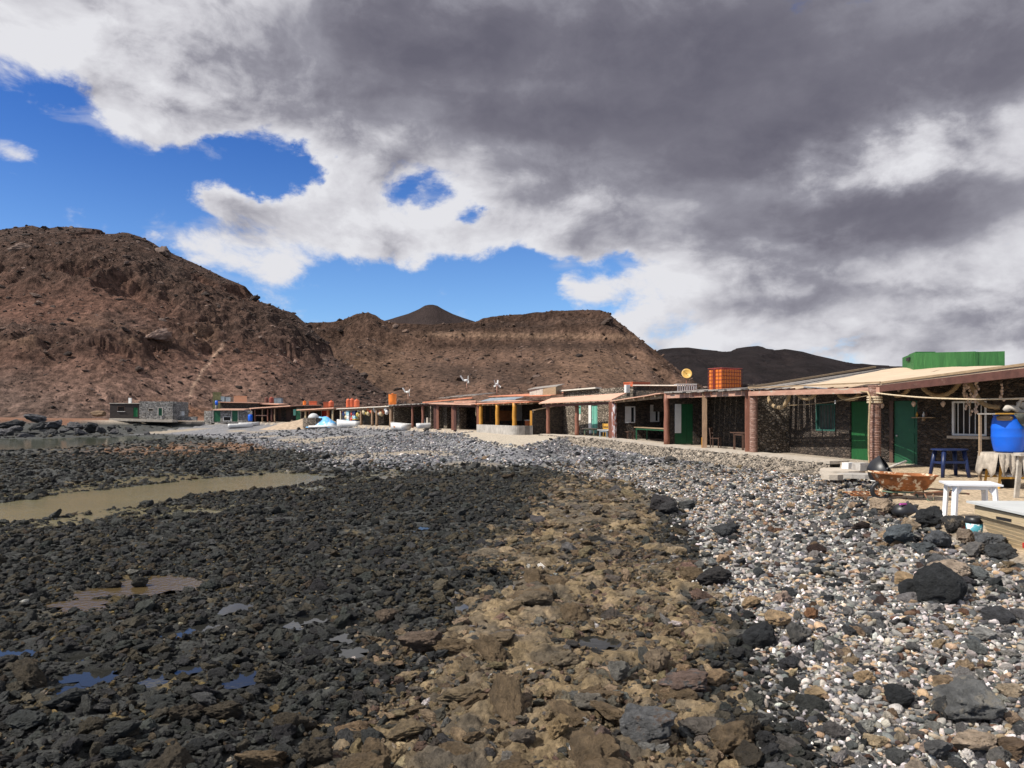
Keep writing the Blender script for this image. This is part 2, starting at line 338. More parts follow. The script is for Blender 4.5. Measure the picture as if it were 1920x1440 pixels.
def tinted(name, attr_type='GEOMETRY', lo=0.6, hi=1.3, nscale=8.0, bump=0.6, bscale=30.0, bdist=0.03, rough=0.85, spec=0.3, spots=None, wet=None, world_space=False):
    """rock / soil whose colour is stored per vertex or per scattered stone"""
    m, nt, b = shader(name); lk = nt.links.new
    at = NN(nt, 'ShaderNodeAttribute', attribute_type=attr_type, attribute_name='tint')
    tc = NN(nt, 'ShaderNodeTexCoord'); vec = tc.outputs['Object']
    if attr_type == 'INSTANCER':
        oi = NN(nt, 'ShaderNodeObjectInfo'); va = NN(nt, 'ShaderNodeVectorMath', operation='MULTIPLY_ADD'); cb = NN(nt, 'ShaderNodeCombineXYZ')
        for i in range(3): lk(oi.outputs['Random'], cb.inputs[i])
        lk(cb.outputs[0], va.inputs[0]); va.inputs[1].default_value = (37, 53, 71); lk(tc.outputs['Object'], va.inputs[2]); vec = va.outputs[0]
    n = NN(nt, 'ShaderNodeTexNoise', Scale=nscale, Detail=7.0, Roughness=0.65); lk(vec, n.inputs['Vector'])
    cr = NN(nt, 'ShaderNodeValToRGB'); cr.color_ramp.elements[0].position = 0.32; cr.color_ramp.elements[1].position = 0.68
    cr.color_ramp.elements[0].color = (lo, lo, lo, 1); cr.color_ramp.elements[1].color = (hi, hi, hi, 1); lk(n.outputs['Fac'], cr.inputs[0])
    mx = NN(nt, 'ShaderNodeMixRGB', blend_type='MULTIPLY'); mx.inputs[0].default_value = 1.0; lk(at.outputs['Color'], mx.inputs[1]); lk(cr.outputs[0], mx.inputs[2]); outc = mx.outputs[0]
    if spots:
        (col, sc, a, c) = spots
        n2 = NN(nt, 'ShaderNodeTexNoise', Scale=sc, Detail=6.0, Roughness=0.7); lk(vec, n2.inputs['Vector'])
        mr = NN(nt, 'ShaderNodeMapRange'); mr.inputs['From Min'].default_value = a; mr.inputs['From Max'].default_value = c; lk(n2.outputs['Fac'], mr.inputs['Value'])
        m3 = NN(nt, 'ShaderNodeMixRGB'); lk(mr.outputs[0], m3.inputs[0]); lk(outc, m3.inputs[1]); m3.inputs[2].default_value = (*col, 1); outc = m3.outputs[0]
    lk(outc, b.inputs['Base Color']); b.inputs['Roughness'].default_value = rough; b.inputs['Specular IOR Level'].default_value = spec
    n3 = NN(nt, 'ShaderNodeTexNoise', Scale=bscale, Detail=6.0, Roughness=0.7); lk(vec, n3.inputs['Vector'])
    bp = NN(nt, 'ShaderNodeBump', Strength=bump, Distance=bdist); lk(n3.outputs['Fac'], bp.inputs['Height']); lk(bp.outputs[0], b.inputs['Normal'])
    return m
def corrugated(name, col, alt, scale=9.0, axis='X'):
    if name in MATS: return MATS[name]
    m = mat(name, col, rough=0.75, nscale=1.2, lo=0.75, hi=1.2, bump=0.2, bscale=30, second=alt, s_scale=1.1, s_lo=0.5, s_hi=0.7)
    return m

# ---------------------------------------------------------------- the bay: terrace line and ground heights
BAY = [(15.2, -6, -1.72), (14.2, 4, -1.70), (13, 8, -1.68), (12.0, 15, -1.62), (10.87, 21.3, -1.53), (9.39, 27.8, -1.50), (7.48, 34.4, -1.47), (6.04, 42.4, -1.43), (4.2, 46.6, -1.39),
       (0.2, 52, -1.33), (-6.7, 64, -1.25), (-12, 72.7, -1.20), (-24, 89, -1.0), (-34.5, 97, -0.92), (-44, 97, -0.88), (-52, 91, -0.68), (-65, 85, -0.5), (-90, 77, -0.3), (-160, 62, 0.0), (-400, 20, 0.0)]
def bay(x, y):
    """signed distance seaward of the terrace edge, and the terrace height there"""
    d = np.full(x.shape, 1e9); s = np.zeros(x.shape); fz = np.zeros(x.shape)
    for i in range(len(BAY)-1):
        ax, ay, az = BAY[i]; bx, by, bz = BAY[i+1]; ex, ey = bx-ax, by-ay
        t = np.clip(((x-ax)*ex+(y-ay)*ey)/(ex*ex+ey*ey), 0, 1); dd = np.hypot(x-ax-t*ex, y-ay-t*ey)
        cr = ex*(y-ay)-ey*(x-ax); nr = dd < d
        s = np.where(nr, np.sign(cr)*dd, s); fz = np.where(nr, az+(bz-az)*t, fz); d = np.where(nr, dd, d)
    return s, fz
ZW = -2.20                                                     # tide level
def gp(px, py, z):
    Y = -z*F/(py-HY); return ((px-CX)/F*Y, Y)
POOL = [gp(a, b, ZW) for a, b in ((-60, 992), (0, 983), (90, 972), (160, 962), (240, 953), (300, 947), (360, 934), (420, 927), (480, 921), (560, 911), (600, 903), (640, 896), (600, 888), (520, 889), (440, 893), (360, 900), (280, 908), (200, 917), (120, 926), (60, 934), (0, 943), (-80, 950))]
INLET = [gp(a, b, ZW) for a, b in ((-700, 862), (-300, 852), (0, 844), (90, 841), (150, 834), (230, 829), (310, 824), (250, 820), (130, 822), (0, 824), (-300, 826), (-700, 826))]
YARD = [(-3, 6.9), (5, 7.0), (9, 6.75), (10.5, 6.7), (12.5, 7.0), (16, 8.3), (21.5, 10.6), (40, 10.6)]
PLAT = [gp(a, b, -1.42) for a, b in ((860, 813), (880, 821), (930, 829), (975, 834), (1010, 828), (1075, 815), (960, 806))]
# still puddles left between the rocks: px, py, half width in metres across, along, colour family
PUD = [(25, 1228, .20, .06), (150, 1235, .12, .05), (170, 1268, .20, .07), (330, 1190, .13, .04), (385, 1177, .16, .05), (440, 1140, .13, .10), (140, 1290, .08, .05), (660, 1222, .12, .04),
       (860, 1138, .08, .08), (862, 1108, .10, .06), (1030, 1083, .16, .07), (945, 1074, .12, .05), (1125, 1205, .18, .08), (590, 1160, .14, .05),
       (545, 1170, .13, .04), (350, 1258, .09, .05), (455, 1275, .10, .06), (290, 1275, .09, .05), (1180, 1095, .09, .05), (790, 990, .15, .09), (725, 1090, .14, .05), (640, 1195, .09, .04), (1000, 1040, .15, .06)]
BROWNPUD = [(285, 1098, .55, .22), (190, 1110, .26, .12), (150, 1133, .30, .09)]
PGZ = -2.10
PUDW = []
for (a, b, rx, ry) in [(p[0], p[1], p[2]*1.05, p[3]*1.1) for p in PUD]+BROWNPUD:
    X, Y = gp(a, b, PGZ-0.055); PUDW.append((X, Y, rx, ry))
def tan_mask(x, y):
    wx = x + 1.2*fbm2(x*0.7, y*0.5, 4, 5) + 0.55*fbm2(x*3.1, y*2.2, 3, 6)
    xl = np.interp(y, [0, 4, 6.6, 9, 12.6, 16, 23, 28], [-1.8, -1.35, -.95, -.6, -.1, .2, .9, 1.7])
    xr = np.interp(y, [0, 4, 6.3, 8.3, 14.6, 20, 24, 28], [1.3, 1.5, 2.0, 2.35, 3.2, 3.7, 3.0, 1.7])
    return sstep(-0.3, 0.4, wx-xl)*sstep(-0.1, 0.25, xr-wx)*(1-sstep(20, 28, y))
def regions(x, y):
    s, fz = bay(x, y)
    yard = sstep(-0.25, 0.25, x - np.interp(y, [p[0] for p in YARD], [p[1] for p in YARD]) + 0.25*fbm2(x, y, 3, 21))*(1-sstep(21.5, 22.2, y))
    tanm = tan_mask(x, y)
    xr = np.interp(y, [0, 4, 6.3, 8.3, 14.6, 20, 24, 30], [1.3, 1.5, 2.0, 2.35, 3.2, 3.2, 2.2, 1.0])
    wob = 0.5*fbm2(x*0.7, y*0.4, 3, 9)
    peb = sstep(-0.2, 0.3, x+wob-xr)*(1-sstep(27, 33, y+2*wob))*(s > -0.5)
    shin = sstep(26, 33, y)*(1-sstep(14.5, 18, s+3*wob))*(s > -0.5)*(x > -42-4*wob)
    peb = np.clip(peb*(1-yard)*(1-tanm), 0, 1); tanm = tanm*(1-yard)
    return s, fz, yard, tanm, peb, np.clip(shin*(1-peb), 0, 1)
def ground_z(x, y, detail=True):
    x = np.asarray(x, float); y = np.asarray(y, float)
    s, fz, yard, tanm, peb, shin = regions(x, y)
    low = -2.15 + 0.0*x
    drop = np.interp(y, [0, 20, 26], [0.12, 0.16, 0.22])
    f = np.interp(s, [-1, 0, 2, 5, 9, 14, 60], [0, .30, .46, .62, .80, 1, 1.10]); f2 = np.interp(s, [-1, 0, 2, 5, 9, 14, 60], [0, .80, .86, .90, .94, 1, 1.10])
    kf = sstep(20.5, 23, y)*(1-sstep(45, 50, y)); f = f*(1-kf)+f2*kf
    z = fz + (low-fz)*f
    z = np.where(s < 0, fz + np.clip(-s-9, 0, 400)*0.012, z)
    z = z*(1-yard) + yard*(-1.84+0.02*np.clip(y-9, 0, 12.5))
    pd = poly_sd(x, y, PLAT); pd = pd+.35*fbm2(x*.8, y*.8, 3, 91); pm = sstep(-1.3, 0.4, pd); z = z*(1-pm)+pm*(fz-0.06)
    # beach ridge of heaped stones beside the yard
    ridge = np.exp(-((x-np.interp(y, [p[0] for p in YARD], [p[1]-0.55 for p in YARD]))/0.55)**2)*(1-sstep(17, 21, y)); z = z + (0.04+0.10*sstep(9.5, 11.5, y))*ridge
    lava = np.clip(1-yard-tanm-peb-shin, 0, 1)*(s > 0)
    p1 = poly_sd(x, y, POOL) + 0.5*fbm2(x*0.8, y*0.8, 3, 31) ; p2 = poly_sd(x, y, INLET) + 1.5*fbm2(x*0.25, y*0.25, 3, 33)
    pool = np.maximum(sstep(-0.1, 0.7, p1), sstep(-1.5, 1.5, p2)*(x < -25))
    # lava banks bulge round the pools
    z = z - lava*(0.05*np.exp(-((p1+0.9)/1.3)**2))
    if detail:
        amp = np.interp(y, [0, 10, 30, 80], [0.09, 0.11, 0.16, 0.30])
        z = z + lava*(amp*fbm2(x*0.35, y*0.35, 4, 41) + 0.05*fbm2(x*1.6, y*1.6, 3, 43))
        z = z + peb*(0.05*fbm2(x*0.9, y*0.9, 3, 45)) + shin*0.06*fbm2(x*.3, y*.3, 3, 46) + yard*0.012*fbm2(x*2.2, y*2.2, 4, 47)
        z = z + tanm*(0.05*fbm2(x*0.8, y*0.8, 3, 51))
    z = z*(1-pool) + pool*(ZW-0.35)
    # hollows under the puddles
    for (X, Y, rx, ry) in PUDW:
        ryy = max(ry, .05)*2.1
        k = ((x-X)/(rx*2.1))**2+((y-Y)/(ryy*2.1))**2; w = np.exp(-k**2); z = z*(1-w)+w*np.clip(z, PGZ-.045, PGZ+.03)
        k = ((x-X)/(rx*1.05))**2+((y-Y)/(ryy*1.05))**2; w = np.exp(-k**1.5); z = z*(1-w)+w*(PGZ-0.16)
    return z
def orange_mask(x, y): return np.exp(-((((x+19.5)/6.5)**2+((y-47)/8)**2)**1.5))*sstep(-.35, .15, fbm2(x*.4, y*.4, 4, 62))*.9
def ground_tint(x, y, s, yard, tanm, peb, shin, fz):
    n1 = fbm2(x*1.3, y*1.3, 4, 61); n2 = fbm2(x*0.4, y*0.4, 4, 62); n3 = fbm2(x*5, y*5, 3, 63)
    def C(*c): return np.array(c)[None, :]
    col = C(.052, .053, .049)*(1+0.4*n1[:, None])                                                    # lava
    tanpatch = sstep(.30, .45, fbm2(x*0.9+7, y*0.9, 4, 64))*(y < 60); col = col*(1-tanpatch[:, None]*.8)+C(.20, .145, .06)*tanpatch[:, None]*.8
    orange = orange_mask(x, y); col = col*(1-orange[:, None])+C(.23, .125, .07)*orange[:, None]
    n6 = fbm2(x*11, y*11, 3, 68)[:, None]; t = C(.225, .165, .092)*(1+.5*n1[:, None]+.35*n3[:, None]+.5*n6); gr = sstep(-.1, .3, fbm2(x*1.7+1, y*1.7, 4, 67))[:, None]*.6; t = t*(1-gr)+C(.150, .122, .092)*gr*(1+.4*n6)
    dk = sstep(-.05, .28, fbm2(x*1.1+3, y*1.1+9, 4, 65)+.30*sstep(9, 16, y))[:, None]*.7; t = t*(1-dk)+C(.068, .060, .050)*(1+.4*n6)*dk; ye = sstep(.22, .4, fbm2(x*2.3+3, y*2.3+5, 4, 69))[:, None]*.6; t = t*(1-ye)+C(.36, .265, .16)*ye
    col = col*(1-tanm[:, None])+t*tanm[:, None]
    p = C(.32, .30, .275)*(1+.6*n3[:, None]); col = col*(1-peb[:, None])+p*peb[:, None]
    g = C(.18, .178, .185)*(1+.4*n3[:, None]+.25*n2[:, None]); sandy = sstep(.12, .35, fbm2(x*.16+2, y*.09, 3, 66))*sstep(4, 7, s)
    g = g*(1-sandy[:, None])+C(.29, .245, .19)*sandy[:, None]; col = col*(1-shin[:, None])+g*shin[:, None]
    sand = C(.50, .39, .265)*(1+.10*n1[:, None]+.06*n3[:, None]); col = col*(1-yard[:, None])+sand*yard[:, None]
    ter = ((s < 0.25) & (yard < .5)).astype(float)[:, None]
    floor = C(.40, .34, .27)*(1+.2*n1[:, None]); soil = C(.17, .085, .05)*(1+.35*n1[:, None]); back = sstep(6, 12, -s)[:, None]
    back = np.maximum(back, sstep(-50, -56, x)[:, None]); col = col*(1-ter)+(floor*(1-back)+soil*back)*ter
    pm = sstep(-0.15, 0.25, poly_sd(x, y, PLAT)+.35*fbm2(x*.8, y*.8, 3, 91))[:, None]; col = col*(1-pm)+C(.44, .38, .30)*(1+.15*n1[:, None])*pm
    wet = np.zeros_like(x)
    for (X, Y, rx, ry) in PUDW[:len(PUD)]:
        wet = np.maximum(wet, np.exp(-(((x-X)/(rx*2))**2+((y-Y)/(ry*5))**2)))
    col = col*(1-.45*wet[:, None])
    for (X, Y, rx, ry) in PUDW[len(PUD):]:
        w = np.exp(-((((x-X)/(rx*1.2))**2+((y-Y)/(ry*2.4))**2)**2))[:, None]; col = col*(1-w)+C(.13, .09, .045)*w
    return np.clip(col, 0.012, .9)
def vcol(me, col):
    a = me.color_attributes.new('tint', 'FLOAT_COLOR', 'POINT')
    a.data.foreach_set('color', np.concatenate([col, np.ones((len(col), 1))], 1).astype(np.float32).ravel())
def grid_mesh(name, P, nu, nv, mat_, tint=None, smooth=True, kind='structure', label=None, cat=None):
    me = bpy.data.meshes.new(name); n = nu*nv
    i = np.arange(nv-1)[:, None]*nu+np.arange(nu-1)[None, :]
    q = np.stack([i, i+1, i+nu+1, i+nu], -1).reshape(-1, 4)
    me.vertices.add(n); me.vertices.foreach_set('co', P.astype(np.float32).ravel())
    me.loops.add(q.size); me.loops.foreach_set('vertex_index', q.astype(np.int32).ravel())
    me.polygons.add(len(q)); me.polygons.foreach_set('loop_start', np.arange(0, q.size, 4, dtype=np.int32))
    me.polygons.foreach_set('loop_total', np.full(len(q), 4, np.int32)) if hasattr(me.polygons[0], 'loop_total') and False else None
    me.polygons.foreach_set('use_smooth', np.full(len(q), smooth)); me.update(calc_edges=True); me.validate()
    if tint is not None: vcol(me, tint)
    me.materials.append(mat_); o = bpy.data.objects.new(name, me); COL.objects.link(o)
    return tag(o, label, cat, None, kind)

M_GROUND = tinted('ground_soil', lo=.5, hi=1.5, nscale=11.0, bump=1.0, bscale=30.0, bdist=.05, rough=.9, spec=.25)
def build_ground():
    rr = [1.6]
    while rr[-1] < 60: rr.append(rr[-1]*1.0048)
    while rr[-1] < 260: rr.append(rr[-1]*1.012)
    while rr[-1] < 9000: rr.append(rr[-1]*1.12)
    rr = np.array(rr); th = np.concatenate([np.linspace(-1.25, -.74, 40, endpoint=False), np.linspace(-.74, .74, 700), np.linspace(.74, 1.25, 41)[1:]])
    TH, RR = np.meshgrid(th, rr); x = (RR*np.sin(TH)).ravel(); y = (RR*np.cos(TH)).ravel()
    s, fz, yard, tanm, peb, shin = regions(x, y); z = ground_z(x, y)
    lava = np.clip(1-yard-peb-shin-tanm, 0, 1)*(s > 0)
    # broken rock surface: worley blocks over lava and shelf
    f1, f2, idv = worley2(x*2.6+.3*fbm2(x*3, y*3, 2, 71), y*2.6, 72); blk = np.clip(f2-f1, 0, .35)/.35
    g1, g2, gid = worley2(x*1.15+.3*fbm2(x*2, y*2, 2, 73), y*1.15, 74); blk2 = np.clip(g2-g1, 0, .25)/.25
    near = (y < 75)
    nopud = np.ones_like(x)
    for (X, Y, rx, ry) in PUDW: nopud *= 1-np.exp(-(((x-X)/(rx*2.4))**2+((y-Y)/(max(ry, .05)*5.5))**2)**2)
    z = z + near*nopud*(lava*(.022*blk*(.4+idv)+.022*blk2*(.2+gid)-.03) + tanm*(.04*blk*(idv-.2)+.07*blk2*(gid-.3)+.07*fbm2(x*3.5, y*3.5, 5, 76, ridged=True)+.035*fbm2(x*12, y*12, 3, 78)-.05))
    z = z + near*nopud*lava*.03*fbm2(x*6, y*6, 3, 77)
    far = sstep(200, 260, RR.ravel()); z = z*(1-far)+far*(-.4)
    tint = ground_tint(x, y, s, yard, tanm, peb, shin, fz)
    return grid_mesh('ground', np.stack([x, y, z], 1), len(th), len(rr), M_GROUND, tint, label='rocky shore ground of lava, tan rock shelf, pebble beach and pale terrace', cat='ground')
build_ground()

# ---------------------------------------------------------------- water
def water_mat(name, col, rough=.04, wave=6.0, strength=.12, second=None, stretch=(1, 1, 1)):
    m, nt, b = shader(name); lk = nt.links.new
    tc = NN(nt, 'ShaderNodeTexCoord'); n = NN(nt, 'ShaderNodeTexNoise', Scale=.5, Detail=4.0); lk(tc.outputs['Object'], n.inputs['Vector'])
    mx = NN(nt, 'ShaderNodeMixRGB'); lk(n.outputs['Fac'], mx.inputs[0]); mx.inputs[1].default_value = (*col, 1); mx.inputs[2].default_value = (*(second or col), 1)
    lk(mx.outputs[0], b.inputs['Base Color']); b.inputs['Roughness'].default_value = rough; b.inputs['IOR'].default_value = 1.33
    mp = NN(nt, 'ShaderNodeMapping'); mp.inputs['Scale'].default_value = stretch; lk(tc.outputs['Object'], mp.inputs[0])
    n2 = NN(nt, 'ShaderNodeTexNoise', Scale=wave, Detail=3.0); lk(mp.outputs[0], n2.inputs['Vector'])
    bp = NN(nt, 'ShaderNodeBump', Strength=strength, Distance=.02); lk(n2.outputs['Fac'], bp.inputs['Height']); lk(bp.outputs[0], b.inputs['Normal'])
    return m
M_TIDE = water_mat('tide_water', (.215, .185, .105), .08, 4.0, .5, (.14, .13, .08), (1, 2.5, 1))
def sheet(name, poly, z, m, label, cat='water'):
    o = mesh_obj(name, [(a, b, z) for a, b in poly], [tuple(range(len(poly)))], m); return tag(o, label, cat, None, 'structure')
sheet('tide_pool', [(-34, 9), (-8, 13.2), (-4.0, 16.5), (-3.0, 24), (-5.5, 31), (-17, 26), (-34, 20)], ZW, M_TIDE, 'shallow brown tide pool lying between the dark lava banks', 'tide pool')
sheet('water', [(-500, 20), (-60, 30), (-22, 50), (-20, 80), (-48, 86), (-70, 82), (-500, 76)], ZW, water_mat('inlet_water', (.075, .085, .06), .08, 2.5, .15), 'calm green sea inlet reaching in below the left hill', 'water')
M_PUD = water_mat('puddle_water', (.02, .02, .018), .015, 20.0, .03)
M_BPUD = water_mat('brown_puddle_water', (.10, .068, .030), .05, 14.0, .4, (.06, .045, .024))
for i, (X, Y, rx, ry) in enumerate(PUDW):
    k = 18; pts = []
    for j in range(k):
        t = 2*math.pi*j/k; w = 1+.38*math.sin(3*t+i*1.7)+.22*math.sin(5*t+i*.9); pts.append((X+rx*1.5*w*math.cos(t), Y+max(ry, .05)*3.0*w*math.sin(t)))
    brown = i >= len(PUD)
    sheet('puddle', pts, PGZ-.055-.0007*(i % 9), M_BPUD if brown else M_PUD, 'shallow brown puddle among the black lava rocks' if brown else 'small still puddle mirroring the sky between rocks', 'puddle')

# ---------------------------------------------------------------- hills
M_HILL = tinted('hill_rock', lo=.42, hi=1.65, nscale=.55, bump=1.0, bscale=.55, bdist=2.2, rough=.95, spec=.1)
def hill(name, ridge, pxl, pxr, Yb, Yr, z0, prof, nu, nv, disp, colour, label, back=1.35, seed=0):
    px = np.linspace(pxl, pxr, nu) if pxl > -500 else np.concatenate([np.linspace(pxl, -80, 90, endpoint=False), np.linspace(-80, pxr, nu-90)]); t = (px-CX)/F
    rp = np.interp(px, [p[0] for p in ridge], [p[1] for p in ridge])
    yb = np.interp(px, *Yb); yr = np.interp(px, *Yr); H = (HY-rp)/F*yr
    s = np.linspace(0, back, nv)
    S, T = np.meshgrid(s, t, indexing='ij'); Yg = yb[None, :]+(yr-yb)[None, :]*S; Xg = T*Yg
    Pv = np.interp(np.clip(S, 0, 1), *prof); Pv = np.where(S > 1, 1-(S-1)*1.3, Pv)
    hz = np.clip(H, 0.2, None)[None, :]
    Z = z0+(hz-z0)*Pv
    x, y, z, sv = Xg.ravel(), Yg.ravel(), Z.ravel(), S.ravel()
    dz, extra = disp(x, y, z, sv, (HY-F*z/y), CX+F*x/y); dz = dz-np.mean(dz); dz = np.where(dz > 0, dz*(1-.95*sstep(.62, .96, sv)), dz); z = z+dz*np.clip(hz/25, .15, 1).repeat(nv, 0).ravel()
    tint = colour(x, y, z, sv, HY-F*z/y, CX+F*x/y, extra)
    return grid_mesh(name, np.stack([x, y, z], 1), nu, nv, M_HILL, np.clip(tint, .006, .8), label=label, cat='hill')
def crags(x, y, sc, seed, thr=.05, wid=.3):
    r = fbm2(x/sc, y/sc, 5, seed, ridged=True); return sstep(thr, thr+wid, r), r
PATH = [(417, 645), (413, 655), (400, 668), (392, 682), (380, 695), (372, 708), (362, 722), (356, 742)]
def near_path(px, py, pts, wd):
    d = np.full(px.shape, 1e9)
    for i in range(len(pts)-1):
        (ax, ay), (bx, by) = pts[i], pts[i+1]; ex, ey = bx-ax, by-ay
        t = np.clip(((px-ax)*ex+(py-ay)*ey)/(ex*ex+ey*ey), 0, 1); d = np.minimum(d, np.hypot(px-ax-t*ex, py-ay-t*ey))
    return np.exp(-(d/wd)**2)
def disp_left(x, y, z, s, py, px):
    m, r = crags(x, y*.8, 34, 101, -.05, .35)
    band = sstep(.36, .58, s+.14*fbm2(x/30, y/30, 3, 103))
    low = np.exp(-((py-635-10*fbm2(x/20, y/20, 2, 115))/32)**2)*(1-sstep(330, 560, px))           # rocky ledge part way up
    m2, r2 = crags(x, y, 9, 107, .0, .4)
    scree = sstep(640, 680, py)*(1-.3*sstep(500, 600, px)); rock = np.clip(m*band+.9*low*m2, 0, 1)*(1-.75*scree)
    g = fbm2(x/11+.25*y/11, y/60, 4, 105)
    dz = 4.2*band*(m-.35)*(1-scree)+1.3*low*(m2-.2)+2.0*rock*r2+1.1*g+2.0*fbm2(x/4.5, y/4.5, 5, 109)*(.22+rock)+.4*fbm2(x/1.6, y/1.6, 3, 110)
    return dz, (rock, g)
def col_left(x, y, z, s, py, px, ex):
    rock, g = ex; C = lambda *c: np.array(c)[None, :]
    n = fbm2(x/9, y/14, 5, 121)[:, None]; n2 = fbm2(x/40, y/40, 4, 123)[:, None]; n4 = 1.7*fbm2(x/1.5, y/2.2, 4, 129, .7)[:, None]
    st = fbm2(x/2.6+y/30, y/38, 4, 131)[:, None]; c = C(.130, .070, .050)*(1-.25*sstep(.5, .95, s)[:, None])*(1+.5*n+.6*n4+.3*g[:, None]+.35*st)
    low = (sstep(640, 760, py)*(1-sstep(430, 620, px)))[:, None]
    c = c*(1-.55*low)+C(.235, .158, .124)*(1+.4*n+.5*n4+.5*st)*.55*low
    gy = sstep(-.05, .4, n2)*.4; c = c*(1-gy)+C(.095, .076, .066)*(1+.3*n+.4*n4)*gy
    right = sstep(430, 640, px)[:, None]; c = c*(1-.6*right)+C(.066, .047, .040)*(1+.4*n+.5*n4)*.6*right  # shade on the right flank painted in as darker rock
    k = (rock*.7)[:, None]; c = c*(1-k)+C(.048, .033, .026)*(1+.7*n+.5*n4)*k
    tan = (sstep(.0, .35, fbm2(x/13+5, y/13, 4, 125))*np.exp(-((py-630)/26)**2)*(1-sstep(380, 480, px)))[:, None]*.6; c = c*(1-tan)+C(.21, .13, .085)*tan
    soil = (sstep(-.1, .3, fbm2(x/12, y/12, 3, 127))*sstep(690, 755, py)*np.exp(-((px-360)/60)**2))[:, None]*.8; c = c*(1-soil)+C(.23, .118, .068)*soil
    p = (near_path(px+2.5*fbm2(x/5, y/5, 2, 128), py, PATH, 3.2)*.9)[:, None]; c = c*(1-p)+C(.36, .24, .175)*p
    return c
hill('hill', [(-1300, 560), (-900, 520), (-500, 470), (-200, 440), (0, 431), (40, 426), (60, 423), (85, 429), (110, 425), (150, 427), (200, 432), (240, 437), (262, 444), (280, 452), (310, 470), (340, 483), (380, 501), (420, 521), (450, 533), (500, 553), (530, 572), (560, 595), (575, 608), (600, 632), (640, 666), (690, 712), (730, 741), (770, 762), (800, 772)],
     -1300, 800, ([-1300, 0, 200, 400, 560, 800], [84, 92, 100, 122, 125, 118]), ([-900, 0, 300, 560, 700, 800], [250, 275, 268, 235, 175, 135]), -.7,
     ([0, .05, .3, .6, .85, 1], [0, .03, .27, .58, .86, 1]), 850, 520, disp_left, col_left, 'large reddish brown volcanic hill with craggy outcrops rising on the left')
def disp_mid(x, y, z, s, py, px):
    m, r = crags(x, y, 30, 141, -.1, .4)
    cl = sstep(.66, .74, s+.05*fbm2(x/25, y/25, 3, 145)); m2, r2 = crags(x, y, 12, 143, 0, .4)
    left = 1-sstep(640, 800, px); rock = np.clip(cl*(.35+.65*m)+left*m2*sstep(.25, .5, s)*.8, 0, 1)
    g = fbm2(x/16, y/110, 4, 147)
    dz = 5.0*cl*(m-.4)+3.0*rock*r2+2.6*g*(1-.5*cl)+1.6*fbm2(x/6, y/6, 5, 149)*(.3+rock)
    return dz, (rock, g)
def col_mid(x, y, z, s, py, px, ex):
    rock, g = ex; C = lambda *c: np.array(c)[None, :]
    n = fbm2(x/12, y/26, 5, 151)[:, None]; n4 = 1.7*fbm2(x/2.2, y/3, 4, 153, .7)[:, None]
    st = fbm2(x/5+y/50, y/70, 4, 159)[:, None]; c = C(.128, .078, .055)*(1+.45*n+.5*n4+.45*g[:, None]+.35*st)
    sun = (np.exp(-(((px-690)/80)**2+((py-690)/40)**2))+.8*np.exp(-(((px-1130)/110)**2+((py-690)/35)**2)))[:, None]*.6; c = c*(1-sun)+C(.19, .118, .075)*(1+.4*n)*sun  # sunlit patches painted into the slope as lighter tan
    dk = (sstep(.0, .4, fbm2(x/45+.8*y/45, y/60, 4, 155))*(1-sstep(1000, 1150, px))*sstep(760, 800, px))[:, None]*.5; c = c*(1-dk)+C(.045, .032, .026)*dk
    k = (rock*.8)[:, None]; c = c*(1-k)+C(.048, .029, .021)*(1+.7*n+.4*n4)*k
    cliff = ((np.exp(-((py-611+.012*(px-1050))/9)**2)+np.exp(-((py-648)/9)**2))*sstep(740, 850, px)*(1-sstep(1170, 1250, px)))[:, None]*np.clip(.75+.6*n4, 0, 1)*.92; c = c*(1-cliff)+C(.034, .022, .017)*(1+.6*n4)*cliff
    strat = (np.exp(-((py-630-.010*(px-1050))/4.5)**2)*sstep(740, 860, px)*(1-sstep(1150, 1230, px)))[:, None]*.7; c = c*(1-strat)+C(.23, .15, .10)*(1+.3*n4)*strat
    return c
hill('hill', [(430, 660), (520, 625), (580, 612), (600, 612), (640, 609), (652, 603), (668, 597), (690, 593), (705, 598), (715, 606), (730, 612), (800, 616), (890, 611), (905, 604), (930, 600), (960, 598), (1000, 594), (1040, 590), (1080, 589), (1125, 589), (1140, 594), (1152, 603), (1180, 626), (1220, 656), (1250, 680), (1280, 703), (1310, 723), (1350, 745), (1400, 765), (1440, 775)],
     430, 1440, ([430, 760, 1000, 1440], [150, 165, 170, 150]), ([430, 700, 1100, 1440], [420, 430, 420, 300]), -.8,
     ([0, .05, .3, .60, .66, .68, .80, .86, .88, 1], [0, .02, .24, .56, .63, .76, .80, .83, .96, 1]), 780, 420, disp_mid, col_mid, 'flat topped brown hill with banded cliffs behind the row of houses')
def disp_cone(x, y, z, s, py, px): return 1.0*fbm2(x/30, y/30, 4, 161), None
def col_cone(x, y, z, s, py, px, ex):
    n = fbm2(x/30, y/40, 4, 163)[:, None]; top = sstep(.50, .66, s+.04*fbm2(x/40, y/40, 3, 165))[:, None]; C = lambda *c: np.array(c)[None, :]
    return (C(.135, .058, .036)*(1-top)+C(.034, .024, .022)*top)*(1+.35*n)
hill('hill', [(560, 640), (640, 622), (700, 606), (720, 601), (745, 594), (765, 588), (785, 579), (797, 572.5), (804, 571), (812, 571), (820, 573), (830, 579), (848, 588), (870, 596), (895, 604), (960, 622), (1040, 640)], 560, 1040, ([560, 1040], [760, 760]), ([560, 1040], [1000, 1000]), 40,
     ([0, .35, .55, 1], [0, .25, .5, 1]), 260, 90, disp_cone, col_cone, 'distant small volcanic cone with a dark tip above the saddle')
def disp_far(x, y, z, s, py, px):
    m, r = crags(x, y, 110, 171, -.1, .5); return 9*(m-.4)+10*fbm2(x/60, y/150, 4, 173)+3*fbm2(x/16, y/16, 3, 174), m
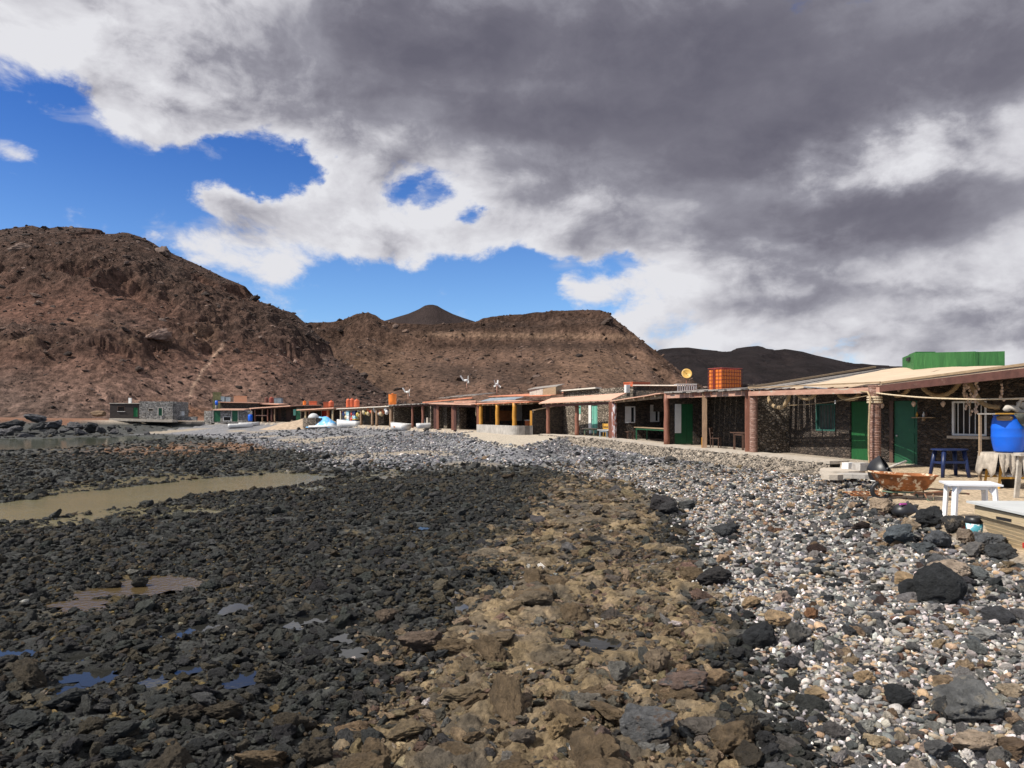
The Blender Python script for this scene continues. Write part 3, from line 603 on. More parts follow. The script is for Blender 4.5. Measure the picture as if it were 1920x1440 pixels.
def col_far(x, y, z, s, py, px, ex):
    n = fbm2(x/40, y/60, 5, 175)[:, None]; return np.array((.022, .0165, .0165))[None, :]*(1+.5*n-.3*ex[:, None])  # dark rock, with the cloud shade over it put into the colour
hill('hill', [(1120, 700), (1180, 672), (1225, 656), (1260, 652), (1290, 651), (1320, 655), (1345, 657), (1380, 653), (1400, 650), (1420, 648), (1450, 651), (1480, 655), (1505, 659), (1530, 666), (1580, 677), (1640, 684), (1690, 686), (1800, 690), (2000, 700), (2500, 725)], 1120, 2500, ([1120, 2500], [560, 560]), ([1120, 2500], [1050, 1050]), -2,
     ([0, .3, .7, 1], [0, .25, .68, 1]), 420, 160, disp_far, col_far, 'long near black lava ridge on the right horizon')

# ---------------------------------------------------------------- stones
def ico(sub):
    bm = bmesh.new(); bmesh.ops.create_icosphere(bm, subdivisions=sub, radius=1.0)
    v = np.array([p.co[:] for p in bm.verts]); f = [tuple(q.index for q in p.verts) for p in bm.faces]; bm.free()
    return v/np.linalg.norm(v, axis=1)[:, None], f
def rock_mesh(name, sub, seed, planes, rough, round_, aniso, pit=0.0):
    d, f = ico(sub); r_ = np.random.default_rng(seed); n = r_.normal(size=(planes, 3)); n /= np.linalg.norm(n, axis=1)[:, None]; off = r_.uniform(.55, .95, planes)
    dot = d@n.T; rad = np.where(dot > .05, off[None, :]/np.maximum(dot, .05), 9); r = np.minimum(rad.min(1), 1.25)
    r = r*(1-round_)+round_*.85
    v = d*r[:, None]; o = r_.uniform(0, 50, 3)
    nz = .55*vnoise3(v*2.1+o, seed)+.3*vnoise3(v*4.5+o, seed+1)+.22*vnoise3(v*9+o, seed+2)+.13*vnoise3(v*18+o, seed+3)
    v = v*(1+rough*nz)[:, None]
    if pit: v = v*(1-pit*np.clip(vnoise3(v*6.5+o, seed+5)-.15, 0, 1))[:, None]
    v = v*np.array(aniso)[None, :]; v = v/np.abs(v).max()
    me = bpy.data.meshes.new(name); me.from_pydata(v.tolist(), [], f); me.polygons.foreach_set('use_smooth', [True]*len(f)); me.update(); return me
LAVA = [rock_mesh('lava_stone', 4, 200+i, 14, .34, .16, (1, random.uniform(.6, .95), random.uniform(.5, .85)), .35) for i in range(9)]
PEB = [rock_mesh('beach_pebble', 2, 260+i, 12, .16, .5, (1, random.uniform(.65, .95), random.uniform(.4, .7))) for i in range(7)]
CORAL = [rock_mesh('coral_bit', 2, 300+i, 9, .40, .5, (1, random.uniform(.6, .95), random.uniform(.5, .9)), .5) for i in range(5)]
ROUNDM = [rock_mesh('boulder', 5, 380+i, 16, .16, .5, (1, random.uniform(.8, .95), random.uniform(.75, .9)), .12) for i in range(4)]
BIG = [rock_mesh('boulder', 5, 340+i, 11, .28, .06, (1, random.uniform(.65, .95), random.uniform(.5, .8)), .22) for i in range(12)]
M_STONE = tinted('loose_stone', 'INSTANCER', lo=.5, hi=1.6, nscale=2.2, bump=1.0, bscale=7.0, bdist=.22, rough=.85, spec=.3)
M_PEBBLE = tinted('pebble_stone', 'INSTANCER', lo=.72, hi=1.22, nscale=1.6, bump=.6, bscale=5.0, bdist=.12, rough=.8, spec=.3)
SRC = {}
def source(key, meshes):
    c = bpy.data.collections.new(key); 
    for i, me in enumerate(meshes):
        me2 = me.copy(); me2.materials.append(M_PEBBLE if 'pebble' in key else M_STONE); o = bpy.data.objects.new('%s_%02d' % (key, i), me2); c.objects.link(o)
    SRC[key] = c
source('lava_source', LAVA); source('pebble_source', PEB+CORAL)
def gn_group(coll):
    ng = bpy.data.node_groups.new('scatter_'+coll.name, 'GeometryNodeTree')
    ng.interface.new_socket('Geometry', in_out='INPUT', socket_type='NodeSocketGeometry'); ng.interface.new_socket('Geometry', in_out='OUTPUT', socket_type='NodeSocketGeometry')
    N = ng.nodes; L = ng.links; gi = N.new('NodeGroupInput'); go = N.new('NodeGroupOutput')
    ci = N.new('GeometryNodeCollectionInfo'); ci.inputs['Collection'].default_value = coll; ci.inputs['Separate Children'].default_value = True; ci.inputs['Reset Children'].default_value = True
    ip = N.new('GeometryNodeInstanceOnPoints'); ip.inputs['Pick Instance'].default_value = True
    def attr(nm, ty):
        a = N.new('GeometryNodeInputNamedAttribute'); a.data_type = ty; a.inputs['Name'].default_value = nm; return [o for o in a.outputs if o.enabled and o.name == 'Attribute'][0]
    er = N.new('FunctionNodeEulerToRotation'); L.new(attr('rot', 'FLOAT_VECTOR'), er.inputs[0])
    L.new(gi.outputs[0], ip.inputs['Points']); L.new(ci.outputs[0], ip.inputs['Instance']); L.new(attr('idx', 'INT'), ip.inputs['Instance Index'])
    L.new(er.outputs[0], ip.inputs['Rotation']); L.new(attr('scl', 'FLOAT_VECTOR'), ip.inputs['Scale']); L.new(ip.outputs[0], go.inputs[0]); return ng
GN = {}
def scatter(name, P, rot, scl, idx, tint, key, label, cat):
    n = len(P); me = bpy.data.meshes.new(name); me.vertices.add(n); me.vertices.foreach_set('co', P.astype(np.float32).ravel())
    for nm, ty, fld, arr in (('rot', 'FLOAT_VECTOR', 'vector', rot), ('scl', 'FLOAT_VECTOR', 'vector', scl), ('idx', 'INT', 'value', idx), ('tint', 'FLOAT_COLOR', 'color', np.concatenate([tint, np.ones((n, 1))], 1))):
        a = me.attributes.new(nm, ty, 'POINT'); a.data.foreach_set(fld, np.ascontiguousarray(arr, dtype=np.int32 if ty == 'INT' else np.float32).ravel())
    o = bpy.data.objects.new(name, me); COL.objects.link(o)
    if key not in GN: GN[key] = gn_group(SRC[key])
    md = o.modifiers.new('scatter', 'NODES'); md.node_group = GN[key]
    return tag(o, label, cat, None, 'stuff')
def sample(nper, rmax, amin=-.86, amax=.86, rmin=2.4):
    n = int(nper*(amax-amin)*(rmax**2-rmin**2)/2); r = np.sqrt(rng.uniform(rmin**2, rmax**2, n)); a = rng.uniform(amin, amax, n); return r*np.sin(a), r*np.cos(a)
PALETTE = {'lava': [((.056, .057, .053), 5), ((.084, .085, .077), 3.5), ((.038, .038, .037), 3.5), ((.10, .075, .048), 1.2), ((.24, .175, .075), .8), ((.50, .42, .31), .22)],
           'tan': [((.275, .200, .115), 5), ((.205, .150, .090), 4), ((.145, .125, .098), 3.5), ((.062, .060, .055), 2), ((.35, .26, .165), 2.2), ((.20, .13, .095), 1.5), ((.19, .18, .165), 1.5), ((.65, .6, .54), .25)],
           'peb': [((.235, .225, .215), 5), ((.13, .13, .13), 4.5), ((.062, .065, .069), 3.2), ((.36, .34, .315), 4), ((.45, .32, .20), 2.6), ((.17, .095, .06), .7), ((.06, .036, .03), .6), ((.45, .36, .27), 1.2)],
           'coral': [((.74, .68, .64), 3), ((.58, .52, .47), 3), ((.46, .40, .34), 2), ((.75, .71, .69), 2)],
           'shin': [((.155, .155, .165), 5), ((.22, .217, .225), 4), ((.085, .087, .092), 2), ((.32, .30, .285), 2), ((.42, .38, .34), .5), ((.25, .17, .11), .4)]}
def colours(kind, n):
    p = PALETTE[kind]; w = np.array([k[1] for k in p], float); i = rng.choice(len(p), n, p=w/w.sum()); c = np.array([k[0] for k in p])[i]
    return c*np.exp(rng.normal(0, .28, (n, 1)))*rng.uniform(.95, 1.05, (n, 3))
BIGLIST = []          # stones large enough in the picture to stand as objects of their own
def stone_layer(name, kind, size, nper, rmax, key, nvar, var0, label, cat, wfun, sink=.25, flat=.85, big=True, jit=.45, tilt=.6):
    x, y = sample(nper, rmax, rmin=2.5)
    w = wfun(x, y); k = rng.uniform(0, 1, len(x)) < w
    for (X, Y, rx, ry) in PUDW: k &= (((x-X)/(rx*1.0+size*.45))**2+((y-Y+size*.5)/(max(ry, .05)*2.2+size*.9))**2 > 1)
    if size > .09:
        for (X, Y, a, b) in KEEP: k &= ((x-X)/a)**2+((y-Y)/b)**2 > 1
    x, y = x[k], y[k]; n = len(x)
    if n == 0: return
    z = ground_z(x, y)
    k = (z > ZW-.12); x, y, z = x[k], y[k], z[k]; n = len(x)
    sz = size*np.exp(np.clip(rng.normal(0, jit, n), -1.2, .75))*.5; sc = np.stack([sz*rng.uniform(.85, 1.2, n), sz*rng.uniform(.8, 1.1, n), sz*flat*rng.uniform(.75, 1.15, n)], 1)
    rot = np.stack([rng.uniform(-tilt, tilt, n), rng.uniform(-tilt, tilt, n), rng.uniform(0, 6.283, n)], 1)
    z = z+sz*flat*(.62-sink*2*rng.uniform(.3, 1.2, n))
    idx = rng.integers(0, nvar, n)+var0; tint = colours(kind, n); P = np.stack([x, y, z], 1)
    if kind == 'lava':
        k = (tint.mean(1) > .1)&(sz > .05); tint[k] = np.array((.10, .085, .06))
        k = rng.uniform(0, 1, n) < orange_mask(x, y)*.85; tint[k] = np.array((.27, .155, .09))*np.exp(rng.normal(0, .3, (k.sum(), 1)))
        ol = sstep(-.1, .3, fbm2(x*.35+4, y*.3, 3, 93))*np.interp(y, [4, 9, 14, 30], [.25, .3, .45, .35])*np.exp(-((x-np.interp(y, [4, 12, 24], [-1.2, .2, 1.5]))/4.0)**2); k = rng.uniform(0, 1, n) < ol; tint[k] = np.array((.115, .095, .062))*np.exp(rng.normal(0, .3, (k.sum(), 1)))
    if kind == 'tan': tint = tint*np.interp(y, [4, 8, 14], [1.25, 1.1, .9])[:, None]
    if big:
        app = sz/np.hypot(x, y)
        for i in np.nonzero(app > .0088)[0]: BIGLIST.append((app[i], P[i], rot[i], sc[i], tint[i], kind))
        keep = app <= .0088; P, rot, sc, idx, tint = P[keep], rot[keep], sc[keep], idx[keep], tint[keep]
    scatter(name, P, rot, sc, idx, tint, key, label, cat)
KEEP = []
def w_lava(x, y):
    s, fz, yd, tn, pb, sh = regions(x, y); return np.clip(1-yd-tn-pb-sh, 0, 1)*(s > .6)*(poly_sd(x, y, PLAT) < .25)
def w_tan(x, y): return regions(x, y)[3]
def w_peb(x, y):
    s, fz, yd, tn, pb, sh = regions(x, y); return pb*(yd < .1)*(s > .5)*(poly_sd(x, y, PLAT) < .25)
def w_shin(x, y):
    s, fz, yd, tn, pb, sh = regions(x, y); return sh*(s > .45)*(poly_sd(x, y, PLAT) < .25)*(1-.85*sstep(.12, .35, fbm2(x*.16+2, y*.09, 3, 66))*sstep(4, 7, s))
def w_ridge(x, y):
    e = np.interp(y, [p[0] for p in YARD], [p[1]-.75 for p in YARD]); return np.exp(-((x-e)/.75)**2)*(y < 20)
KEEP[:] = [(7.1, 9.3, .55, 1.5), (7.5, 11.5, .55, .9)]
def rubble():
    L = 'black lava cobbles covering the low shore'; C = 'lava rubble'
    stone_layer('lava_rubble', 'lava', .042, 360, 13, 'lava_source', 9, 0, 'small chips of black lava filling gaps on the low shore', C, w_lava, big=False)
    stone_layer('lava_rubble', 'lava', .08, 150, 26, 'lava_source', 9, 0, L, C, w_lava)
    stone_layer('lava_rubble', 'lava', .13, 22, 46, 'lava_source', 9, 0, 'fist to head sized black lava stones on the low shore', C, w_lava)
    stone_layer('lava_rubble', 'lava', .21, 2.6, 70, 'lava_source', 9, 0, 'large dark lava blocks scattered over the low shore', C, w_lava, jit=.35)
    stone_layer('lava_rubble', 'lava', .36, .45, 110, 'lava_source', 9, 0, 'largest dark lava blocks far out on the low shore', C, lambda x, y: w_lava(x, y)*sstep(14, 40, y), jit=.3)
    stone_layer('shelf_rubble', 'tan', .05, 420, 13, 'lava_source', 9, 0, 'small brown chips lying on the tan rock shelf', 'rock rubble', w_tan, sink=.35)
    stone_layer('shelf_rubble', 'tan', .11, 75, 28, 'lava_source', 9, 0, 'brown stones breaking out of the tan rock shelf', 'rock rubble', w_tan, sink=.38, flat=.7)
    stone_layer('shelf_rubble', 'tan', .22, 8.5, 28, 'lava_source', 9, 0, 'larger brown blocks of the tan rock shelf', 'rock rubble', w_tan, sink=.40, flat=.65)
    stone_layer('pebbles', 'coral', .030, 230, 9.5, 'pebble_source', 5, 7, 'white coral bits mixed into the pebble beach near the front', 'pebbles', w_peb, sink=.12, flat=1, big=False, tilt=3)
    stone_layer('pebbles', 'peb', .032, 900, 9.5, 'pebble_source', 7, 0, 'small grey pebbles of the beach on the right', 'pebbles', w_peb, sink=.12, flat=1, big=False)
    stone_layer('pebbles', 'coral', .046, 65, 26, 'pebble_source', 5, 7, 'larger white coral lumps on the pebble beach', 'pebbles', w_peb, sink=.15, flat=1, tilt=3)
    stone_layer('pebbles', 'peb', .06, 190, 28, 'pebble_source', 7, 0, 'grey and tan pebbles spread below the terrace', 'pebbles', w_peb, sink=.18, flat=1)
    stone_layer('pebbles', 'peb', .12, 20, 34, 'lava_source', 9, 0, 'bigger grey beach stones among the pebbles', 'pebbles', w_peb, sink=.12)
    stone_layer('shingle', 'shin', .10, 30, 62, 'pebble_source', 7, 0, 'blue grey shingle bank below the middle houses', 'shingle', w_shin, sink=.15, flat=1, big=False)
    stone_layer('shingle', 'coral', .09, 2.2, 50, 'pebble_source', 5, 7, 'pale bits in the blue grey shingle bank', 'shingle', w_shin, sink=.15, flat=1, big=False)
    stone_layer('shingle', 'shin', .20, 2.0, 85, 'lava_source', 9, 0, 'larger stones on the blue grey shingle bank', 'shingle', w_shin, sink=.2, big=False)
    stone_layer('ridge_stones', 'peb', .18, 9, 21, 'lava_source', 9, 0, 'heaped stones edging the sandy yard', 'stones', w_ridge, sink=.15, jit=.3)
    stone_layer('ridge_stones', 'peb', .10, 40, 18, 'lava_source', 9, 0, 'smaller stones filling the heap beside the yard', 'stones', w_ridge, sink=.1, jit=.3, big=False)
    # hillside stones
    for (nm, n, pr, yr, pyr, lab) in (('hill_stones', 5200, (-200, 760), (105, 260), None, 'dark stones strewn over the left hillside'),):
        pass
rubble()

# hand-placed rocks: px, py (centre of its foot), width in px, colour, label
def ray_ground(px, py):
    Y = 3.0
    ys = np.geomspace(2.6, 140, 900); xs = (px-CX)/F*ys; zr = (HY-py)/F*ys; zg = ground_z(xs, ys); i = np.nonzero(zg >= zr)[0]
    i = i[0] if len(i) else len(ys)-1; return float(xs[i]), float(ys[i]), float(zg[i])
ROCKMAT = {}
def rock_mat(col, spots=None):
    key = (tuple(round(c, 3) for c in col), spots)
    if key not in ROCKMAT:
        m, nt, b = shader('rock_surface'); lk = nt.links.new
        tc = NN(nt, 'ShaderNodeTexCoord'); n = NN(nt, 'ShaderNodeTexNoise', Scale=2.2, Detail=8.0, Roughness=.68); lk(tc.outputs['Object'], n.inputs['Vector'])
        cr = NN(nt, 'ShaderNodeValToRGB'); cr.color_ramp.elements[0].position = .34; cr.color_ramp.elements[1].position = .68; cr.color_ramp.elements[0].color = mul(col, .55); cr.color_ramp.elements[1].color = mul(col, 1.5); lk(n.outputs['Fac'], cr.inputs[0]); oc = cr.outputs[0]
        if spots:
            n2 = NN(nt, 'ShaderNodeTexNoise', Scale=1.6, Detail=7.0, Roughness=.7); lk(tc.outputs['Object'], n2.inputs['Vector'])
            mr = NN(nt, 'ShaderNodeMapRange'); mr.inputs['From Min'].default_value = .53; mr.inputs['From Max'].default_value = .60; lk(n2.outputs['Fac'], mr.inputs['Value'])
            mx = NN(nt, 'ShaderNodeMixRGB'); lk(mr.outputs[0], mx.inputs[0]); lk(oc, mx.inputs[1]); mx.inputs[2].default_value = (*spots, 1); oc = mx.outputs[0]
        lk(oc, b.inputs['Base Color']); b.inputs['Roughness'].default_value = .88; b.inputs['Specular IOR Level'].default_value = .3
        n3 = NN(nt, 'ShaderNodeTexNoise', Scale=9.0, Detail=9.0, Roughness=.75); lk(tc.outputs['Object'], n3.inputs['Vector'])
        bp = NN(nt, 'ShaderNodeBump', Strength=1.0, Distance=.14); lk(n3.outputs['Fac'], bp.inputs['Height']); lk(bp.outputs[0], b.inputs['Normal']); ROCKMAT[key] = m
    return ROCKMAT[key]
for me in BIG+LAVA+ROUNDM:
    me.materials.append(None)
def put_rock(me, P, rot, scl, m, label, group=None, name='rock', cat='rock'):
    o = bpy.data.objects.new(name, me); COL.objects.link(o); o.location = P; o.rotation_euler = rot; o.scale = scl
    o.material_slots[0].link = 'OBJECT'; o.material_slots[0].material = m; return tag(o, label, cat, group)
DK, GR, TN, RD, BR = (.036, .038, .040), (.13, .13, .128), (.42, .29, .165), (.11, .055, .04), (.15, .10, .062)
HAND = [  # px, foot py, px width, height/width, colour, spots, label
    (1408, 1150, 40, .7, TN, None, 'tan rock left of the brown stained tan rock'), (1625, 1290, 44, .55, TN, None, 'tan flat stone in the middle of the pebble beach'), (1570, 1395, 56, .6, (.10, .09, .085), None, 'dark stone low on the pebble beach'), (1640, 1410, 60, .45, (.46, .34, .21), None, 'pale tan slab low on the pebble beach'), (1600, 1200, 40, .6, (.07, .072, .075), None, 'charcoal stone in the centre of the pebble beach'), (1850, 1210, 46, .6, (.30, .29, .27), None, 'pale grey stone below the big round lava boulder'), (1880, 1180, 60, .6, (.085, .085, .09), None, 'dark grey stone right of the big round lava boulder'), (1900, 1320, 52, .6, (.42, .33, .23), None, 'cream tan stone at the right edge'),
    (1480, 1420, 54, .6, (.11, .10, .09), None, 'dark stone at the bottom of the pebble beach'), (870, 1330, 90, .4, (.20, .15, .09), None, 'broad low tan slab on the left of the shelf'), (930, 1225, 80, .4, (.19, .14, .085), None, 'low brown slab in the middle of the shelf'), (1010, 1150, 90, .4, (.17, .13, .085), None, 'long low brown rock high on the shelf'), (760, 1395, 80, .4, (.19, .14, .08), None, 'low tan rock near the bottom of the shelf'), (1060, 1260, 60, .5, (.19, .15, .10), None, 'tan knob of rock in the middle shelf'),
    (1775, 1156, 98, .88, DK, None, 'big round black lava boulder with ropy top on the pebbles'), (1715, 1136, 66, .7, DK, None, 'black lava block leaning on the big round lava boulder'),
    (1820, 1375, 130, .62, (.15, .15, .145), (.34, .31, .26), 'large flat grey slab rock with pale stains low on the right'), (1770, 1365, 60, .9, (.085, .085, .083), (.24, .20, .15), 'mottled grey rock tucked against the large slab rock'),
    (1835, 1432, 95, .5, (.55, .42, .30), None, 'cream coloured rock at the foot of the large slab rock'), (1895, 1436, 80, .5, BR, None, 'brown rock in the bottom right corner'),
    (1692, 1338, 58, .75, DK, None, 'rounded black stone below the middle of the pebble beach'), (1700, 1108, 44, .7, TN, None, 'tan block resting above the big round lava boulder'), (1790, 1098, 80, .5, (.40, .31, .23), (.05, .045, .04), 'pale pitted slab above the big round lava boulder'),
    (1425, 1225, 78, .58, DK, None, 'smooth black stone on the edge of the tan rock shelf'), (1340, 1112, 68, .65, (.052, .047, .045), None, 'dark brown grey boulder where pebbles meet the rock shelf'), (1460, 1185, 56, .6, TN, (.09, .07, .06), 'tan rock with brown stain beside the smooth black stone'),
    (1500, 1225, 52, 1.0, (.10, .095, .088), (.2, .18, .15), 'pitted grey rock standing beside the tan rock'), (1522, 1170, 34, .8, (.24, .12, .06), None, 'rust coloured small rock on the pebbles'), (1530, 1318, 46, .45, (.52, .37, .21), None, 'flat sandy yellow stone on the pebbles'),
    (1230, 1275, 74, .75, (.20, .15, .10), None, 'brown cracked boulder in the middle of the tan shelf'), (1290, 1320, 100, .5, (.17, .115, .09), (.12, .13, .135), 'long reddish grey block on the tan shelf'), (1160, 1290, 46, .95, (.17, .16, .14), None, 'upright grey block on the tan shelf'),
    (1225, 1410, 120, .62, (.13, .13, .13), (.17, .12, .09), 'broad grey angular rock at the bottom of the shelf'), (1130, 1436, 64, 1.0, (.17, .115, .09), None, 'tall reddish rock at the bottom edge of the shelf'), (1045, 1405, 62, .9, (.30, .21, .11), None, 'yellow brown rock at the bottom of the shelf'),
    (985, 1412, 60, .6, (.15, .125, .10), None, 'grey brown block left of the yellow brown rock'), (1345, 1300, 62, .6, (.28, .19, .11), None, 'sandy brown rock right of the long reddish block'), (1110, 1345, 72, .5, (.18, .16, .13), None, 'low grey brown slab in the lower shelf'), (1315, 1378, 90, .25, (.11, .095, .08), None, 'thin flat slab lying below the long reddish block'),
    (1655, 975, 62, .6, (.36, .27, .19), (.10, .09, .08), 'cream mottled rock on the heap beside the yard'), (1745, 1000, 56, .8, DK, None, 'black rock crowning the heap beside the yard'), (1790, 1008, 56, .75, (.07, .065, .062), (.3, .24, .17), 'black and tan rock under the white table'),
    (1690, 1035, 62, .75, (.10, .115, .125), None, 'blue grey rock in front of the stone heap'), (1735, 1048, 44, .6, (.09, .10, .105), None, 'smaller blue grey rock in front of the stone heap'), (1860, 1040, 66, .6, (.12, .125, .13), None, 'grey rough rock beside the wooden boat'), (1620, 1000, 40, .5, (.05, .035, .03), None, 'dark red brown stone left of the heap'), (1535, 1048, 38, .65, (.05, .028, .022), None, 'dark maroon stone alone on the pebbles'),
    (1770, 1040, 58, .7, (.105, .11, .118), None, 'blue grey block under the front of the heap'), (1830, 1055, 52, .65, (.16, .15, .14), (.34, .28, .22), 'speckled grey rock below the skiff'), (1885, 1062, 60, .6, (.085, .088, .09), None, 'dark grey rock at the right edge below the skiff'), (1715, 1005, 40, .7, (.30, .23, .16), None, 'small cream rock on the heap beside the bag'), (1812, 1030, 44, .8, (.26, .20, .15), (.12, .11, .10), 'upright tan rock in front of the paint bucket'), (1760, 1070, 40, .6, (.12, .12, .12), None, 'small grey rock at the foot of the heap'),
    (1360, 1015, 64, .5, (.06, .062, .064), None, 'flat black block at the end of the dark stone band'), (1255, 975, 44, .7, (.055, .052, .052), None, 'dark block at the start of the pebble slope'), (1290, 962, 40, .5, (.08, .08, .078), None, 'grey block beside the dark block'), (1245, 965, 50, .7, (.05, .045, .046), None, 'tilted dark slab near the top of the shelf'), (1180, 982, 40, .5, (.17, .14, .11), None, 'pale brown stone on the upper shelf'), (1118, 970, 34, .65, (.19, .155, .12), None, 'small pale boulder on the upper shelf'),
    (262, 1112, 36, .75, (.06, .055, .045), None, 'rock sitting in the brown puddle'), (205, 1118, 40, .6, (.05, .043, .035), None, 'dark rock at the edge of the brown puddle'), (282, 1100, 18, .45, (.7, .68, .65), None, 'small white stone in the brown puddle'), (246, 1082, 22, .6, (.2, .19, .16), None, 'pale stone behind the brown puddle'), (45, 1136, 16, .7, (.8, .74, .62), None, 'lone white stone among black lava on the left'),
    (240, 1188, 46, .55, (.095, .082, .058), None, 'olive brown boulder among the black lava'), (720, 1175, 54, .6, (.12, .088, .062), None, 'brown boulder among the black lava near the shelf'), (790, 1235, 86, .5, (.14, .10, .072), None, 'broad brown rock where the shelf begins'), (648, 1132, 34, .7, (.028, .028, .028), None, 'jet black lava rock near a yellow patch'), (660, 1168, 28, .7, (.03, .03, .03), None, 'jet black lump beside small puddles'),
    (215, 1440, 60, .6, (.05, .055, .052), None, 'dark block at the bottom left edge'), (220, 1400, 66, .6, (.06, .062, .058), None, 'long dark rock low on the left'), (40, 1385, 90, .45, (.062, .066, .062), None, 'flat grey lava slab in the lower left corner'), (120, 1335, 70, .5, (.055, .058, .055), None, 'grey lava slab above the corner slab'), (300, 1345, 66, .5, (.06, .064, .06), None, 'grey green lava slab near the yellow streak')]
EXT = {}
for j, (px, py, w, hw, col, sp, lab) in enumerate(HAND):
    X, Y, Z = ray_ground(px, py-.25*w*hw); sz = w/F*Y/2
    ra = random.Random(j)
    if sum(col)/3 > .09 and max(col) < .5: col = tuple(min(.6, c*1.35) for c in col)
    me = ROUNDM[j % 4] if ('round' in lab or 'smooth' in lab or 'hite stone' in lab or 'maroon' in lab) else BIG[j % len(BIG)]
    if me.name not in EXT:
        v = np.empty(len(me.vertices)*3, np.float32); me.vertices.foreach_get('co', v); EXT[me.name] = np.abs(v.reshape(-1, 3)).max(0)
    ex = EXT[me.name]
    put_rock(me, (X, Y+sz*.3, Z+sz*hw*.74), (ra.uniform(-.15, .15), ra.uniform(-.15, .15), ra.uniform(-.4, .4)+(3.14 if j % 2 else 0)), (sz/ex[0]*1.02, sz*.85/ex[1], sz*hw*1.0/ex[2]), rock_mat(col, sp), lab)
BIGLIST.sort(key=lambda t: -t[0])
NB = 300-len(HAND)-20
desc = {'lava': ('black lava stone lying among the lava cobbles of the low shore', 'black lava stones of the low shore'), 'tan': ('brown weathered stone on the tan rock shelf', 'brown stones of the rock shelf'), 'peb': ('grey or tan beach stone lying among the pebbles', 'stones of the pebble beach'), 'coral': ('white coral lump among the pebbles', 'white coral lumps')}
quant = {'lava': [(.036, .038, .036), (.050, .052, .049), (.085, .067, .045), (.2, .15, .08)], 'tan': [(.2, .14, .08), (.14, .1, .06), (.085, .07, .055)], 'peb': [(.16, .155, .15), (.08, .082, .084), (.36, .27, .17), (.055, .04, .035), (.25, .235, .215)], 'coral': [(.65, .6, .56)]}
def cname(c):
    l = sum(c)/3; w = c[0]/max(c[2], 1e-3)
    if l > .4: return 'white'
    if w > 1.6: return 'tan' if l > .17 else ('brown' if l > .07 else 'dark brown')
    return 'pale grey' if l > .19 else ('grey' if l > .11 else ('dark grey' if l > .06 else 'black'))
WHERE = {'lava': 'lava stone among the cobbles of the low shore', 'tan': 'stone on the tan rock shelf', 'peb': 'beach stone lying among the pebbles', 'coral': 'coral lump among the pebbles'}
for i, (ap, P, rot, sc, tint, kind) in enumerate(BIGLIST):
    q = min(quant[kind], key=lambda c: sum((a-b)**2 for a, b in zip(c, tint)))
    if i < NB:
        big = 'large ' if ap > .016 else ''
        put_rock(BIG[i % len(BIG)], P, rot, sc, rock_mat(q), big+cname(q)+' '+WHERE[kind], desc[kind][1])
if len(BIGLIST) > NB:
    B = BIGLIST[NB:]; n = len(B)
    scatter('stones', np.array([b[1] for b in B]), np.array([b[2] for b in B]), np.array([b[3] for b in B]), rng.integers(0, 9, n), np.array([b[4] for b in B]), 'lava_source', 'many mid sized stones spread over shore, shelf and beach', 'stones')
# boulders below the left hill, along the inlet
SHORE = [(20, 800, 60, .5), (70, 790, 70, .55), (30, 806, 46, .4), (75, 803, 50, .5), (105, 800, 60, .5), (140, 802, 40, .5), (170, 804, 44, .5), (12, 815, 50, .5), (50, 822, 44, .5), (95, 815, 36, .6), (150, 812, 30, .6), (190, 808, 30, .5), (60, 812, 30, .4), (120, 808, 34, .5), (-30, 800, 70, .6), (-20, 820, 60, .5), (240, 805, 24, .6), (215, 810, 22, .6), (210, 803, 26, .5), (275, 812, 20, .5)]
for j, (px, py, w, hw) in enumerate(SHORE):
    Y = 78-.35*(py-800); w, hw = w*.9, hw*.85; sz = w/F*Y/2; Z = (HY-py-3)/F*Y
    put_rock(BIG[(j*5) % len(BIG)], ((px-CX)/F*Y, Y, Z+sz*hw*.6), (.1*(j % 3), .1*(j % 4), j*1.3), (sz, sz*.8, sz*hw*1.4), rock_mat((.085, .082, .085) if j % 3 else (.05, .05, .05)), 'dark grey boulder on the far bank at the foot of the left hill', 'boulders on the far bank', 'boulder', 'boulder')
Y = 93; put_rock(BIG[3], ((187-CX)/F*Y, Y, .1), (0, .1, .4), (1.15, 1.0, .75), rock_mat((.21, .14, .085)), 'big sandy brown boulder left of the half dark stone house', None, 'boulder', 'boulder')
# stones strewn on the hillsides
def hill_stones():
    dg = bpy.context.evaluated_depsgraph_get(); hills = [o for o in COL.objects if o.name.startswith('hill')][:2]
    for o, n, lab, c in ((hills[0], 12000, 'dark stones strewn over the large left hill', (.055, .038, .031)), (hills[1], 9000, 'dark stones strewn over the flat topped hill', (.06, .038, .027))):
        me = o.data; v = np.empty(len(me.vertices)*3, np.float32); me.vertices.foreach_get('co', v); v = v.reshape(-1, 3)
        pxs = CX+F*v[:, 0]/v[:, 1]; ok = (pxs > -150) & (pxs < 1500) & (v[:, 2] > .5); v = v[ok]; i = rng.choice(len(v), n, p=None)
        P = v[i]+rng.normal(0, .5, (n, 3))*np.array([1, 1, 0]); sz = P[:, 1]*np.exp(rng.normal(0, .65, n))*.0010
        sc = np.stack([sz*1.3, sz, sz*.8], 1); rot = np.stack([rng.uniform(-.5, .5, n), rng.uniform(-.5, .5, n), rng.uniform(0, 6.28, n)], 1)
        t = np.array(c)[None, :]*np.exp(rng.normal(0, .55, (n, 1)))*np.ones((n, 3)); pale = rng.uniform(0, 1, n) < .22; t[pale] = np.array((.17, .115, .09))*rng.uniform(.6, 1.2, (pale.sum(), 1))
        scatter('hillside_stones', P, rot, sc, rng.integers(0, 9, n), t, 'lava_source', lab, 'hillside stones')
hill_stones()

